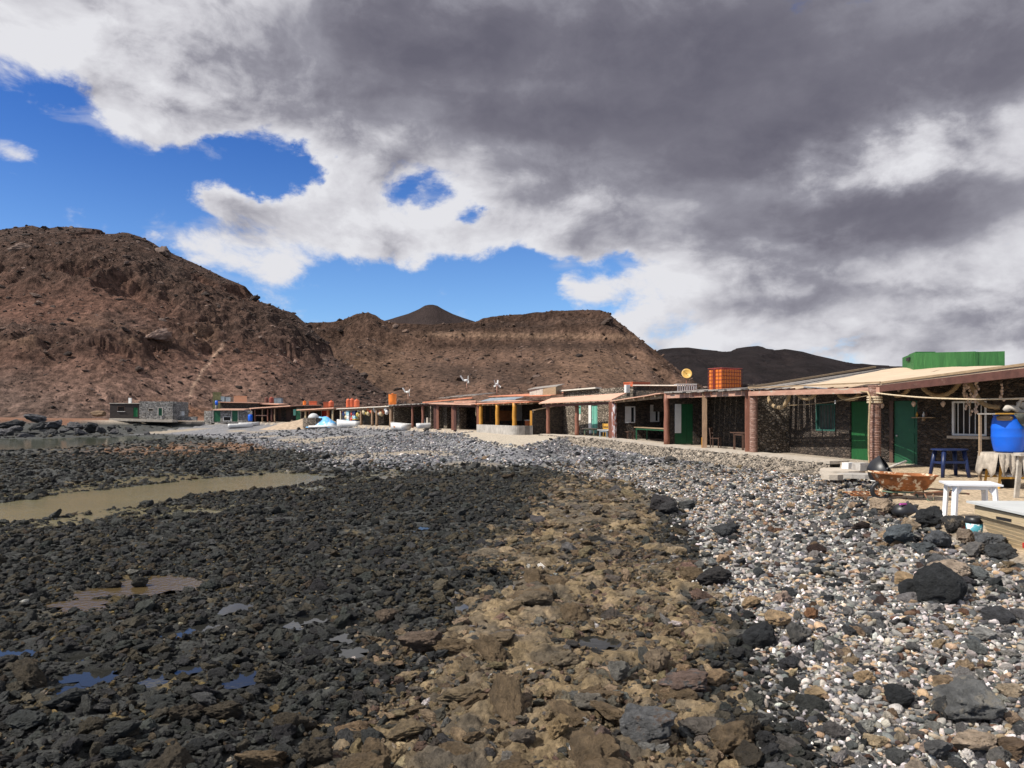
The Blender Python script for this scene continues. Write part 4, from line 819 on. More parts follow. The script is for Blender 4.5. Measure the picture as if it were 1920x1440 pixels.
# ---------------------------------------------------------------- materials of the houses and gear
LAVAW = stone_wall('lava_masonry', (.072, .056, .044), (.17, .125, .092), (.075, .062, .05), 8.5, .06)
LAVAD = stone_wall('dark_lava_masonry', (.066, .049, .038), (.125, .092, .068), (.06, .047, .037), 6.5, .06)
LAVAB = stone_wall('tan_lava_masonry', (.24, .19, .14), (.50, .41, .32), (.06, .047, .036), 7.5, .10)  # tan stone, lightened to carry sun on walls and light in porches
GREYW = stone_wall('grey_masonry', (.19, .18, .17), (.36, .34, .32), (.36, .33, .30), 4.0, .06)
RUBW = stone_wall('mortared_rubble', (.13, .11, .09), (.40, .33, .26), (.50, .42, .33), 6.0, .16)
GREEN = mat('dark_green_paint', (.012, .085, .035), rough=.45, nscale=3, lo=.8, hi=1.15, bump=.1, second=(.06, .10, .06), s_lo=.68, s_hi=.72)
GREENB = mat('bright_green_cloth', (.006, .080, .018), rough=.7, nscale=5, lo=.7, hi=1.2, bump=.2, stretch=(6, 6, 1))
TURQ = mat('turquoise_paint', (.13, .36, .28), rough=.55, nscale=3, lo=.8, hi=1.15, second=(.35, .45, .38), s_lo=.62, s_hi=.7, stretch=(5, 5, 1))
TURQD = mat('dark_turquoise_paint', (.035, .17, .125), rough=.6, nscale=3, lo=.8, hi=1.15)
WHITE = mat('white_paint', (.66, .65, .63), rough=.5, nscale=3, lo=.85, hi=1.08, second=(.34, .30, .26), s_lo=.66, s_hi=.74)
WHITEP = mat('white_plastic', (.74, .75, .78), rough=.35, nscale=2, lo=.92, hi=1.04, bump=.03, second=(.45, .42, .38), s_lo=.68, s_hi=.8)
REDPOST = mat('red_brown_paint', (.225, .092, .058), rough=.55, nscale=4, lo=.75, hi=1.2, second=(.34, .19, .13), s_lo=.60, s_hi=.72, stretch=(4, 4, .8))
PEEL = mat('peeling_whitewash', (.24, .095, .07), rough=.6, nscale=4, lo=.8, hi=1.2, second=(.62, .58, .60), s_lo=.47, s_hi=.52, s_scale=2.2, stretch=(3, 3, .9))
YELPOST = mat('ochre_paint', (.47, .22, .030), rough=.5, nscale=3, lo=.85, hi=1.12)
TANPOST = mat('bare_wood_post', (.30, .19, .115), rough=.7, nscale=5, lo=.7, hi=1.25, stretch=(5, 5, .6))
PINKBEAM = mat('faded_pink_beam', (.42, .235, .17), rough=.7, nscale=3, lo=.75, hi=1.15, second=(.40, .36, .29), s_lo=.57, s_hi=.66, stretch=(.7, .7, 3))
DARKBEAM = mat('dark_red_beam', (.095, .040, .030), rough=.65, nscale=4, lo=.7, hi=1.3, second=(.17, .11, .08), s_lo=.62, s_hi=.7)
ROPEPOST = mat('rope_wound_post', (.25, .135, .10), rough=.85, nscale=9, lo=.65, hi=1.3, second=(.42, .33, .28), s_lo=.50, s_hi=.70, s_scale=9, bump=.6, stretch=(1, 1, 4))
ROPE = mat('old_rope', (.40, .29, .17), rough=.9, nscale=14, lo=.7, hi=1.2, bump=.8, bscale=60)
ROPEL = mat('pale_rope', (.62, .50, .34), rough=.9, nscale=14, lo=.8, hi=1.15, bump=.6, bscale=80)
TANROOF = mat('sand_felt_roof', (.50, .385, .27), rough=.9, nscale=1.3, lo=.88, hi=1.08, bump=.15, bscale=25, second=(.40, .30, .21), s_lo=.6, s_hi=.75)
GREYBOARD = mat('weathered_board', (.27, .245, .22), rough=.9, nscale=3, lo=.65, hi=1.3, bump=.5, second=(.15, .12, .10), s_lo=.55, s_hi=.62, stretch=(1, 4, 1))
TERRA = mat('terracotta_roof_paint', (.50, .185, .10), rough=.75, nscale=2, lo=.8, hi=1.15, second=(.50, .27, .18), s_lo=.54, s_hi=.66)
PINKROOF = mat('faded_pink_roof', (.53, .31, .22), rough=.8, nscale=2, lo=.85, hi=1.1, second=(.45, .33, .25), s_lo=.56, s_hi=.7)
WHITECAP = mat('whitewashed_cap', (.60, .54, .46), rough=.85, nscale=3, lo=.75, hi=1.1)
CONC = mat('old_concrete', (.36, .335, .305), rough=.92, nscale=2.2, lo=.72, hi=1.2, bump=.35, bscale=20, second=(.25, .225, .20), s_lo=.54, s_hi=.66)
PALEC = mat('pale_concrete', (.42, .365, .30), rough=.92, nscale=2.2, lo=.8, hi=1.12, bump=.35, bscale=20, second=(.30, .26, .21), s_lo=.56, s_hi=.7)
WOOD = mat('worn_timber', (.29, .205, .125), rough=.75, nscale=4, lo=.7, hi=1.25, bump=.3, stretch=(1, 1, 6))
WOODD = mat('dark_timber', (.085, .045, .03), rough=.6, nscale=4, lo=.7, hi=1.2)
BOATW = mat('boat_timber', (.46, .36, .225), rough=.7, nscale=3, lo=.75, hi=1.12, bump=.3, second=(.30, .24, .17), s_lo=.56, s_hi=.68, stretch=(1, 1, 14))
ORANGE = mat('orange_tank_plastic', (.66, .175, .022), rough=.4, nscale=2, lo=.9, hi=1.08, bump=.03, second=(.55, .26, .12), s_lo=.62, s_hi=.8)
ORANGER = mat('red_orange_tank_plastic', (.52, .115, .045), rough=.45, nscale=2, lo=.85, hi=1.1, bump=.03, second=(.50, .25, .18), s_lo=.58, s_hi=.75)
DKRED = mat('dark_red_steel', (.22, .035, .025), rough=.5, nscale=4)
BLUEP = mat('blue_drum_plastic', (.010, .115, .62), rough=.32, nscale=2, lo=.9, hi=1.1, bump=.03)
BLUED = mat('navy_plastic', (.012, .024, .085), rough=.4, nscale=2, bump=.03)  # navy, made darker to carry the shade on the garden table
LTBLUE = mat('light_blue_tarpaulin', (.12, .40, .72), rough=.45, nscale=3, lo=.8, hi=1.15, bump=.5, bscale=5, second=(.62, .70, .76), s_lo=.52, s_hi=.6, s_scale=1.2)
GREENT = mat('green_fibreglass', (.036, .145, .036), rough=.55, nscale=2, lo=.75, hi=1.12, bump=.25, bscale=10, second=(.055, .19, .05), s_lo=.5, s_hi=.7, stretch=(4, 4, .5))
OLIVE = mat('olive_tank', (.19, .18, .08), rough=.6, nscale=3)
PEACH = mat('peach_render', (.56, .335, .21), rough=.85, nscale=2, lo=.9, hi=1.06)
GREYT = mat('grey_tank', (.22, .26, .29), rough=.5, nscale=2)
RUST = mat('rusted_steel', (.30, .105, .032), rough=.75, nscale=6, lo=.45, hi=1.3, bump=.4, second=(.66, .52, .36), s_lo=.53, s_hi=.58, s_scale=5)
RUSTI = mat('rust_inside', (.24, .10, .04), rough=.9, nscale=6, lo=.6, hi=1.2)
GRNFRAME = mat('green_tube', (.10, .15, .10), rough=.6, nscale=4, second=(.2, .09, .05), s_lo=.5, s_hi=.6)
BLACK = mat('black_plastic', (.018, .018, .02), rough=.4, nscale=3, bump=.05)
STEEL = mat('galvanised_steel', (.45, .46, .47), rough=.45, metal=.6, nscale=4)
DARKIN = mat('dark_room', (.022, .019, .017), rough=.95, nscale=3)
GLASS = mat('dark_window_glass', (.02, .022, .024), rough=.12, nscale=2, bump=0)
DISHY = mat('yellowed_dish', (.52, .31, .07), rough=.5, nscale=3, lo=.85, hi=1.1, second=(.45, .33, .2), s_lo=.58, s_hi=.68)
CLOTH = mat('dirty_canvas', (.40, .345, .28), rough=.95, nscale=6, lo=.6, hi=1.2, bump=.5)
GREYCL = mat('grey_green_cloth', (.075, .08, .07), rough=.9, nscale=5, bump=.5)
SHELL = mat('sea_shell', (.62, .47, .38), rough=.5, nscale=14, lo=.7, hi=1.15)
BONE = mat('bleached_driftwood', (.44, .40, .345), rough=.85, nscale=8, lo=.65, hi=1.2)
YELW = mat('yellow_timber', (.56, .30, .045), rough=.6, nscale=4, lo=.8, hi=1.15)
BRICK = mat('red_brick', (.30, .085, .055), rough=.85, nscale=8)
TEAL = mat('teal_label', (.10, .40, .48), rough=.4, nscale=8, second=(.75, .78, .78), s_lo=.5, s_hi=.54, s_scale=9)
REDP = mat('red_paint', (.42, .035, .022), rough=.5, nscale=3, second=(.45, .26, .22), s_lo=.6, s_hi=.7)
CREAM = mat('cream_float', (.56, .45, .27), rough=.6, nscale=5)
YELF = mat('yellow_float', (.58, .42, .08), rough=.5, nscale=5)
ORF = mat('orange_float', (.58, .17, .06), rough=.5, nscale=5)
GREYPL = mat('pale_grey_board', (.46, .47, .46), rough=.6, nscale=2, lo=.9, hi=1.06, second=(.36, .36, .34), s_lo=.6, s_hi=.7)

# ---------------------------------------------------------------- plan helpers along the row
def rowpt(px, inland=0.0):
    """point of the terrace edge seen in this photo column, moved inland"""
    t = (px-CX)/F
    for i in range(1, len(BAY)-1):
        ax, ay, az = BAY[i]; bx, by, bz = BAY[i+1]
        ka = ax-t*ay; kb = bx-t*by
        if ka*kb <= 0 and ay > 9:
            k = ka/(ka-kb); X, Y, Z = ax+(bx-ax)*k, ay+(by-ay)*k, az+(bz-az)*k; d = Vector((bx-ax, by-ay, 0)).normalized()
            return Vector((X+d.y*inland, Y-d.x*inland, Z)), Vector((d.y, -d.x, 0))
    raise ValueError(px)
def zpy(py, Y): return (HY-py)/F*Y
class Wall:
    """upright wall between two plan points, with openings given in photo columns and rows"""
    def __init__(s, p0, p1, z0, z1, th=.25, z1b=None):
        s.a = Vector((p0[0], p0[1], 0)); s.b = Vector((p1[0], p1[1], 0)); s.z0 = z0; s.z1 = z1; s.z1b = z1 if z1b is None else z1b; s.th = th; s.L = (s.b-s.a).length; s.d = (s.b-s.a)/s.L
        s.n = Vector((s.d.y, -s.d.x, 0)); s.n = -s.n if s.n.dot(s.a) > 0 else s.n       # faces the camera side
        s.holes = []
    def u(s, px):
        t = (px-CX)/F; return -(s.a.x-t*s.a.y)/(s.d.x-t*s.d.y)
    def at(s, u, off=0.0): return s.a+s.d*u+s.n*off
    def z(s, py, u): return zpy(py, s.at(u).y)
    def hole(s, px0, px1, py0, py1):
        u0, u1 = sorted((s.u(px0), s.u(px1))); um = (u0+u1)/2; h = (u0, u1, max(s.z(py1, um), s.z0), s.z(py0, um)); s.holes.append(h); return h
    def holeu(s, u0, u1, z0, z1): h = (u0, u1, z0, z1); s.holes.append(h); return h
    def build(s, m, parent, name='wall'):
        us = sorted({0.0, s.L}|{max(0, min(s.L, h[k])) for h in s.holes for k in (0, 1)}); zs = sorted({s.z0}|{h[k] for h in s.holes for k in (2, 3) if s.z0 < h[k] < min(s.z1, s.z1b)})+[None]
        mb = MB(); nu, nz = len(us)-1, len(zs)-1
        def top(u): return s.z1+(s.z1b-s.z1)*u/s.L
        def Z(j, u): return top(u) if zs[j] is None else zs[j]
        def solid(i, j):
            if not (0 <= i < nu and 0 <= j < nz): return False
            um = (us[i]+us[i+1])/2; zm = (Z(j, um)+Z(j+1, um))/2
            return not any(h[0]-1e-6 < um < h[1]+1e-6 and h[2]-1e-6 < zm < h[3]+1e-6 for h in s.holes)
        def P(u, z, o): q = s.at(u, o); return (q.x, q.y, z)
        for i in range(nu):
            for j in range(nz):
                if not solid(i, j): continue
                u0, u1 = us[i], us[i+1]
                c = [(u0, Z(j, u0)), (u1, Z(j, u1)), (u1, Z(j+1, u1)), (u0, Z(j+1, u0))]
                mb.add([P(u, z, 0) for u, z in c], [(0, 1, 2, 3)]); mb.add([P(u, z, -s.th) for u, z in c], [(3, 2, 1, 0)])
                for (e, di, dj) in ((0, 0, -1), (1, 1, 0), (2, 0, 1), (3, -1, 0)):
                    if not solid(i+di, j+dj):
                        a, b = c[e], c[(e+1) % 4]; mb.add([P(*a, 0), P(*b, 0), P(*b, -s.th), P(*a, -s.th)], [(0, 1, 2, 3)])
        return mb.build(name, m, parent)
    def panel(s, mb, h, off, th, inset=0.0):
        u0, u1, z0, z1 = h; u0 += inset; u1 -= inset; z0 += inset; z1 -= inset; vs = []
        for o in (off, off-th):
            for (u, z) in ((u0, z0), (u1, z0), (u1, z1), (u0, z1)): q = s.at(u, o); vs.append((q.x, q.y, z))
        return mb.add(vs, [(0, 1, 2, 3), (7, 6, 5, 4), (0, 4, 5, 1), (1, 5, 6, 2), (2, 6, 7, 3), (3, 7, 4, 0)])
    def door(s, h, m, parent, frame=None, planks=3, handle=True, off=-.05):
        mb = MB(); u0, u1, z0, z1 = h; w = (u1-u0)/planks
        for k in range(planks): s.panel(mb, (u0+k*w+.006, u0+(k+1)*w-.006, z0+.02, z1-.01), off-.008*(k % 2), .05)
        d = mb.build('door', m, parent)
        if handle:
            q = s.at(u0+.1 if (u1-u0) > .3 else (u0+u1)/2, off+.03); MB().ball((q.x, q.y, z0+1.0), .035, 8, 6).build('handle', STEEL, d)
        if frame:
            f = MB()
            for hh in ((u0-.07, u0, z0, z1+.07), (u1, u1+.07, z0, z1+.07), (u0, u1, z1, z1+.07)): s.panel(f, hh, .02, .12)
            f.build('door_frame', frame, parent)
        return d
    def window(s, h, parent, frame=WHITE, pane=GLASS, bars=0, shutter=None):
        u0, u1, z0, z1 = h; f = MB(); t = .055
        for hh in ((u0, u0+t, z0, z1), (u1-t, u1, z0, z1), (u0+t, u1-t, z1-t, z1), (u0+t, u1-t, z0, z0+t)): s.panel(f, hh, .012, .1)
        w = f.build('window', frame, parent)
        p = MB(); s.panel(p, (u0+t, u1-t, z0+t, z1-t), -.09, .02); p.build('pane', pane, w)
        if bars:
            b = MB()
            for k in range(1, bars+1):
                q = s.at(u0+(u1-u0)*k/(bars+1), -.03); b.tube([(q.x, q.y, z0+.03), (q.x, q.y, z1-.03)], .014, 6)
            b.build('bars', frame, w)
        if shutter: sh = MB(); s.panel(sh, (u0+t, u0+(u1-u0)*.62, z0+t, z1-t), -.03, .03); sh.build('shutter', shutter, w)
        return w
def post(px, Y, ztop, r, m, parent, square=False, zb=None, name='post', wind=False, pt=None):
    if pt is None: X = (px-CX)/F*Y
    else: X, Y = pt
    if zb is None:
        s, fz = bay(np.array([X]), np.array([Y])); zb = float(fz[0])-.03
    mb = MB()
    if square: mb.box((X, Y, (zb+ztop)/2), (2*r, 2*r, ztop-zb), -.22)
    elif wind:
        pr = []; n = int((ztop-zb)/.05)
        for k in range(n):
            z = zb+k*.05; pr += [(r*.93, z), (r*(1+.03*math.sin(k*2.1)), z+.012), (r*(1+.03*math.sin(k*1.3)), z+.034), (r*.93, z+.047)]
        mb.lathe((X, Y, 0), pr, 18)
    else:
        n = 7; mb.tube([(X+.012*math.sin(k*1.9+px), Y, zb+(ztop-zb)*k/n) for k in range(n+1)], [r*(1.06-.1*k/n+.02*math.sin(k*2.3+px)) for k in range(n+1)], 14)
    return mb.build(name, m, parent, smooth=not square and not wind)
def roof_boards(mb, a, b, c, d, n, th=.03, gap=.012, wob=.02, split=2):
    """boards running from edge a-b (eave) to d-c (ridge), slightly uneven"""
    a, b, c, d = map(Vector, (a, b, c, d)); rr = random.Random(len(mb.v)+n)
    for k in range(n):
        t0, t1 = (k+gap)/n, (k+1-gap)/n; dz = Vector((0, 0, rr.uniform(-wob, wob))); ex = rr.uniform(-.05, .08)
        p = [a+(b-a)*t0, a+(b-a)*t1, d+(c-d)*t1, d+(c-d)*t0]; v0 = (p[0]-p[3])*ex*.3
        mb.slab([p[0]+dz+v0, p[1]+dz*.6+v0, p[2]+dz, p[3]+dz*.5], th)
    return mb
def lumpy_slab(mb, top, th, n=14, amp=.02, seed=1):
    """four-cornered sheet subdivided with slight sag and waves, thickness th"""
    a, b, c, d = map(Vector, top); vs = []; fs = []
    for lay in (0, 1):
        for j in range(n+1):
            for i in range(n+1):
                u, v = i/n, j/n; p = (a*(1-u)+b*u)*(1-v)+(d*(1-u)+c*u)*v
                w = float(fbm2(np.array([u*5+seed]), np.array([v*5.0]), 3, seed)[0]); vs.append((p.x, p.y, p.z+amp*w-lay*th))
    m = (n+1)*(n+1)
    for j in range(n):
        for i in range(n):
            q = j*(n+1)+i; fs.append((q, q+1, q+n+2, q+n+1)); fs.append((m+q+n+1, m+q+n+2, m+q+1, m+q))
    for i in range(n):
        for (p, q) in ((i, i+1), ((n)*(n+1)+i+1, n*(n+1)+i), ((i+1)*(n+1), i*(n+1)), (i*(n+1)+n, (i+1)*(n+1)+n)): fs.append((q, p, p+m, q+m))
    return mb.add(vs, fs)
def rope_tube(pts, r, m, name, parent=None, sag=0.0, n=14, knots=False):
    """a rope hung through the given points, sagging between them"""
    P = []
    for a, b in zip(pts[:-1], pts[1:]):
        a, b = Vector(a), Vector(b)
        for k in range(n):
            t = k/n; P.append(a+(b-a)*t-Vector((0, 0, sag*4*t*(1-t)*(b-a).length)))
    P.append(Vector(pts[-1])); rs = [r*(1+.10*math.sin(i*2.2)) for i in range(len(P))]
    return MB().tube(P, rs, 8).build(name, m, parent, smooth=True)

# ---------------------------------------------------------------- house at the right with the sand coloured roof
def house_a():
    h = thing('stone_house', 'nearest lava stone house with sand coloured roof, rope wound posts and green doors', 'house', (11.2, 22, -1.6))
    p0, p1 = Vector((10.87, 21.3, 0)), Vector((9.39, 27.8, 0)); zf = -1.72
    A1 = Wall((11.0, 28.2), (11.95, 22.9), zf, 1.12, z1b=1.02); win = A1.hole(1530, 1566, 757, 808); dr = A1.hole(1594, 1640, 752, 866); A1.build(LAVAD, h)
    A1.door(dr, GREENB, h, planks=1, handle=False); A1.window(win, h, mat('deep_green_net', (.022, .085, .065), rough=.8), GREYCL, bars=5)
    A2 = Wall((11.95, 22.9), (15.6, 17.2), zf, 1.02, z1b=1.30); d2 = A2.hole(1675, 1720, 751, 877); w2 = A2.hole(1785, 1850, 752, 817); A2.build(LAVAD, h)
    f = MB(); A2.panel(f, (d2[0]-.12, d2[0]-.01, d2[2], d2[3]), .015, .1); f.build('door_frame', WOODD, h)
    d = A2.door(d2, GREEN, h, planks=1); mb = MB(); w = (d2[1]-d2[0]); hh = d2[3]-d2[2]
    for (a, b) in ((.08, .30), (.36, .52), (.58, .93)): A2.panel(mb, (d2[0]+.15*w, d2[0]+.85*w, d2[2]+a*hh, d2[2]+b*hh), -.035, .02)
    mb.build('panelling', GREEN, d)
    A2.window(w2, h, WHITE, DARKIN, bars=5)
    sill = MB(); A2.panel(sill, (w2[0]-.1, w2[1]+.1, w2[2]-.09, w2[2]-.01), .1, .2); sill.build('window_sill', PALEC, h)
    # cross wall towards the neighbour, and the body behind
    X = Wall((9.55, 27.9), (11.0, 28.2), zf, 1.0, z1b=1.25); X.build(LAVAB, h)
    body = MB(); body.slab([(11.25, 28.3, .85), (15.2, 29.0, 1.3), (17.5, 23, 1.15), (16.4, 18.2, .9), (12.3, 23.1, .85)], 2.6); body.build('rear_rooms', LAVAD, h)
    # roof: sand coloured felt on boards, with beams along its two open edges
    E1, E0, ER = Vector(W(1405, 729, 27.7)), Vector(W(1652, 719, 20.9)), Vector(W(1985, 677, 14.6)); BL, BR = Vector(W(1657, 690.5, 29.2)), Vector(W(1990, 683, 23.2))
    g = Vector(W(1482, 727.0, 25.9)); gb = BL*.93+BR*.07
    r = MB(); lumpy_slab(r, (g, E0, BL*.55+BR*.45, gb), .07, 16, .035, 3); lumpy_slab(r, (E0, ER, BR, BL*.55+BR*.45), .07, 16, .03, 4); r.build('roof', TANROOF, h)
    bt = MB()
    roof_boards(bt, E1+Vector((0, 0, .0)), g-Vector((0, 0, .02)), gb-Vector((0, 0, .02)), BL, 5, .03, .22, .02); bt.build('roof_boards', GREYBOARD, h)
    # edging strips and purlins
    e = MB(); e.beam(E1+Vector((-.02, 0, .03)), E0+Vector((-.02, 0, .035)), .05, .05); e.beam(E0+Vector((0, -.03, .02)), ER+Vector((0, -.03, .02)), .06, .06); e.beam(E1+Vector((0, .1, .05)), BL+Vector((-.3, .1, .06)), .10, .07); e.build('roof_edging', WOOD, h)
    fa = MB(); fa.beam(E1-Vector((0, 0, .19)), E0-Vector((0, 0, .19)), .09, .17); fa.build('fascia_beam', PINKBEAM, h)
    fb = MB(); fb.beam(E0-Vector((0, 0, .15)), ER-Vector((0, 0, .16)), .10, .19); fb.build('gable_beam', DARKBEAM, h)
    ra = MB()
    for k in range(1, 9):
        a = E1+(E0-E1)*k/9-Vector((0, 0, .12)); b = BL+(BR-BL)*k/14-Vector((0, 0, .14)); ra.beam(a, b, .07, .10)
    for k in range(1, 8):
        a = E0+(ER-E0)*k/8-Vector((0, 0, .12)); b = BL+(BR-BL)*(.4+.6*k/8)-Vector((0, 0, .14)); ra.beam(a, b, .07, .10)
    ra.build('rafters', DARKBEAM, h)
    P0 = W(1640, 778, 21.2); post(0, 0, .90, .175, ROPEPOST, h, wind=True, zb=-1.62, pt=(P0[0], P0[1]))
    P1 = W(1413, 778, 27.7); post(0, 0, .86, .15, ROPEPOST, h, wind=True, zb=-1.56, pt=(P1[0], P1[1]))
    lash = MB(); 
    for k in range(3): lash.lathe((P0[0], P0[1], .38+.075*k), [(.18, -.03), (.215, -.02), (.215, .02), (.18, .03)], 16)
    lash.build('rope_lashing', ROPEL, h)
    step = MB(); q = A2.at((d2[0]+d2[1])/2, .28); step.box((q.x, q.y, -1.68), (1.1, .5, .14), -.9); step.build('door_step', PALEC, h)
    return A1, A2, E0, E1, ER, P0, P1
A1, A2, E0, E1, ER, P0, P1 = house_a()
# thick old ropes swagged under the eave, shells and floats
def swag(pxs, wall, off, r, label, dy=0):
    pts = []
    for (px, py) in pxs: u = wall.u(px); q = wall.at(u, off); pts.append((q.x, q.y, zpy(py, q.y)))
    o = MB(); P = []
    for a, b in zip(pts[:-1], pts[1:]):
        for k in range(5): P.append(Vector(a)+(Vector(b)-Vector(a))*k/5)
    P.append(Vector(pts[-1]))
    for _ in range(2): P = [P[0]]+[(P[i-1]+P[i]*2+P[i+1])/4 for i in range(1, len(P)-1)]+[P[-1]]
    o.tube(P, [r*(1+.12*math.sin(i*2.4)) for i in range(len(P))], 8); return tag(o.build('rope', ROPE, None, smooth=True), label, 'rope', 'old ropes swagged under the porch roof')
swag([(1478, 738), (1481, 752), (1490, 762), (1502, 765), (1512, 760), (1519, 748), (1522, 738)], A1, .9, .075, 'thick old rope loop hanging lowest, above the lit stone wall')
swag([(1537, 738), (1545, 746), (1557, 748), (1568, 744), (1573, 736)], A1, .9, .07, 'thick old rope loop above the small netted window')
swag([(1594, 735), (1602, 745), (1615, 749), (1630, 747), (1636, 740)], A1, .5, .07, 'thick old rope loop above the bright green cloth door')
swag([(1688, 742), (1700, 742), (1712, 732), (1718, 722)], A2, .3, .06, 'thin rope loop just right of the near post')
swag([(1738, 722), (1748, 734), (1764, 742), (1784, 741), (1800, 731), (1812, 716), (1822, 712), (1832, 722), (1842, 742), (1852, 756), (1866, 762), (1885, 764)], A2, .35, .065, 'long thick rope swag drooping over the barred window')
def clothesline():
    a = Vector((P0[0]-.05, P0[1]-.2, zpy(737, 21))); b = Vector(W(1965, 745, 15.5)); P = [a+(b-a)*k/20-Vector((0, 0, .10*4*(k/20)*(1-k/20))) for k in range(21)]
    tag(MB().tube(P, .022, 7).build('rope', ROPEL, None, True), 'pale rope stretched taut from the near post to the right', 'rope')
    a = Vector((P0[0]-.1, P0[1]-.2, zpy(739, 21))); b = Vector(W(1478, 760, 26.5)); P = [a+(b-a)*k/20-Vector((0, 0, .07*4*(k/20)*(1-k/20)))+Vector((0, 0, 0)) for k in range(21)]
    tag(MB().tube(P, .010, 5).build('cord', ROPE, None, True), 'thin washing cord with one peg between the two rope wound posts', 'cord')
    q = P[8]; t = thing('clothes_peg', 'white clothes peg clipped on the thin washing cord', 'peg', (q.x, q.y, q.z)); MB().box((q.x, q.y, q.z-.02), (.03, .03, .12)).build('peg_body', WHITE, t)
    # short downpipe / pole tied under the fascia
    a = Vector(W(1508, 726, 24.6)); b = Vector(W(1596, 733, 22.4)); c = Vector(W(1627, 735, 21.2)); d = Vector(W(1632, 745, 21.0)); e = Vector(W(1629, 800, 21.0)); g = Vector(W(1630, 868, 21.1))
    o = MB().tube([a, b], .035, 8).build('pole', STEEL, None, True); tag(o, 'grey metal pole lying along the pink fascia beam', 'pole')
    o = MB().tube([b, c, d, Vector(W(1631, 760, 21)), e, Vector(W(1629, 850, 21)), g, Vector(W(1624, 870, 21.0))], .028, 7).build('rope', ROPE, None, True); tag(o, 'brown rope running from the metal pole down the near post', 'rope')
clothesline()
def shell_string(px, py0, py1, off, n, label, wall=None, r=.035):
    w = wall or A2; u = w.u(px); q = w.at(u, off); z0, z1 = zpy(py0, q.y), zpy(py1, q.y); rr = random.Random(px)
    t = thing('shell_string', label, 'shells', (q.x, q.y, z0), 'strings of sea shells hung under the porch roof')
    MB().tube([(q.x, q.y, z0), (q.x, q.y, z1)], .008, 5).build('cord', ROPE, t)
    for k in range(n):
        z = z0+(z1-z0)*(k+.6)/n; MB().ball((q.x+rr.uniform(-.05, .05), q.y+rr.uniform(-.05, .05), z), r*rr.uniform(.7, 1.3), 7, 5, 1.3).build('shell', SHELL, t, True)
shell_string(1870, 712, 774, 1.2, 13, 'brightest sunlit string of sea shells above the blue drum', r=.045)
shell_string(1826, 714, 768, .5, 11, 'string of shells hanging in front of the barred window')
shell_string(1836, 722, 780, .5, 9, 'longer string of shells at the right of the barred window')
shell_string(1918, 718, 752, 1.2, 6, 'string of shells at the right picture edge')
def gourd(px, py, r, wall, label, m=SHELL):
    u = wall.u(px); q = wall.at(u, .15); z = zpy(py, q.y); o = MB().lathe((q.x, q.y, z), [(.01, -r*1.4), (r*.5, -r*1.1), (r*.9, -.2*r), (r, .3*r), (r*.6, r*.9), (.02, r*1.1)], 10).build('conch_shell', m, None, True); tag(o, label, 'shell', 'conch shells hung on the stone wall')
for (px, py, r, wl, lb) in ((1659, 760, .07, A2, 'conch shell hung left of the dark green door'), (1718, 757, .07, A2, 'conch shell hung at the right corner of the dark green door'), (1773, 757, .07, A2, 'conch shell hung left of the barred window'), (1690, 730, .06, A2, 'conch shell hung high above the dark green door'), (1815, 741, .07, A2, 'conch shell hung above the barred window'), (1817, 722, .10, A2, 'large round float hung above the barred window')): gourd(px, py, r, wl, lb)
def shelf():
    u = A2.u(1735); q = A2.at(u, .1); z = zpy(783, q.y); t = thing('wall_shelf', 'small wooden wall shelf right of the dark green door', 'shelf', (q.x, q.y, z)); MB().box((q.x, q.y, z), (.62, .18, .03), -.95).build('board', WOOD, t); MB().box((q.x, q.y, z-.06), (.05, .12, .1), -.95).build('bracket', WOOD, t)
    for k, (dx, lb, m) in enumerate(((-.2, 'amber glass bottle on the small wall shelf', YELW), (0, 'white jar on the small wall shelf', WHITE), (.08, 'small brown jar on the small wall shelf', WOODD))):
        p = A2.at(u+dx, .1); tag(MB().lathe((p.x, p.y, z+.016), [(.035, 0), (.035, .09), (.015, .12), (.015, .16)], 8).build('bottle', m, None, True), lb, 'bottle')
shelf()
def green_tank():
    c0 = Vector(W(1712, 690, 27.5)); t = thing('roof_tank', 'long green fibreglass water tank on the sand coloured roof', 'water tank', (c0.x, c0.y, c0.z))
    a = Vector(W(1713, 700, 27.0)); b = Vector(W(1884, 700, 26.0)); back = Vector((.78, 2.2, 0)); z1 = zpy(661, 26.8)
    a.z = b.z = 1.3; mb = MB(); mid = a+(b-a)*.69
    for (p, q, s) in ((a, mid, 0), (mid+(b-a)*.004, b, -.02)):
        mb.slab([(p.x, p.y, z1+s), (q.x, q.y, z1+s), (q.x+back.x, q.y+back.y, z1+s), (p.x+back.x, p.y+back.y, z1+s)], z1-1.3)
    mb.build('tank_body', GREENT, t)
    l = MB(); l.slab([(a.x+.2, a.y+.2, z1+.07), (a.x+.95, a.y+.2, z1+.07), (a.x+1.35, a.y+1.5, z1+.07), (a.x+.65, a.y+1.5, z1+.07)], .066); l.build('lid', GREENT, t)
    v = MB(); p = a+back*.38; v.box((p.x-.03, p.y, z1-.17), (.06, .55, .12), -.34); v.build('vent', BLACK, t)
    rb = MB(); q = mid-Vector((0, .02, 0)); rb.box((q.x, q.y, (z1+1.35)/2), (.14, .05, z1-1.35-.03), -.05); rb.build('joint_rib', GREENT, t)
green_tank()

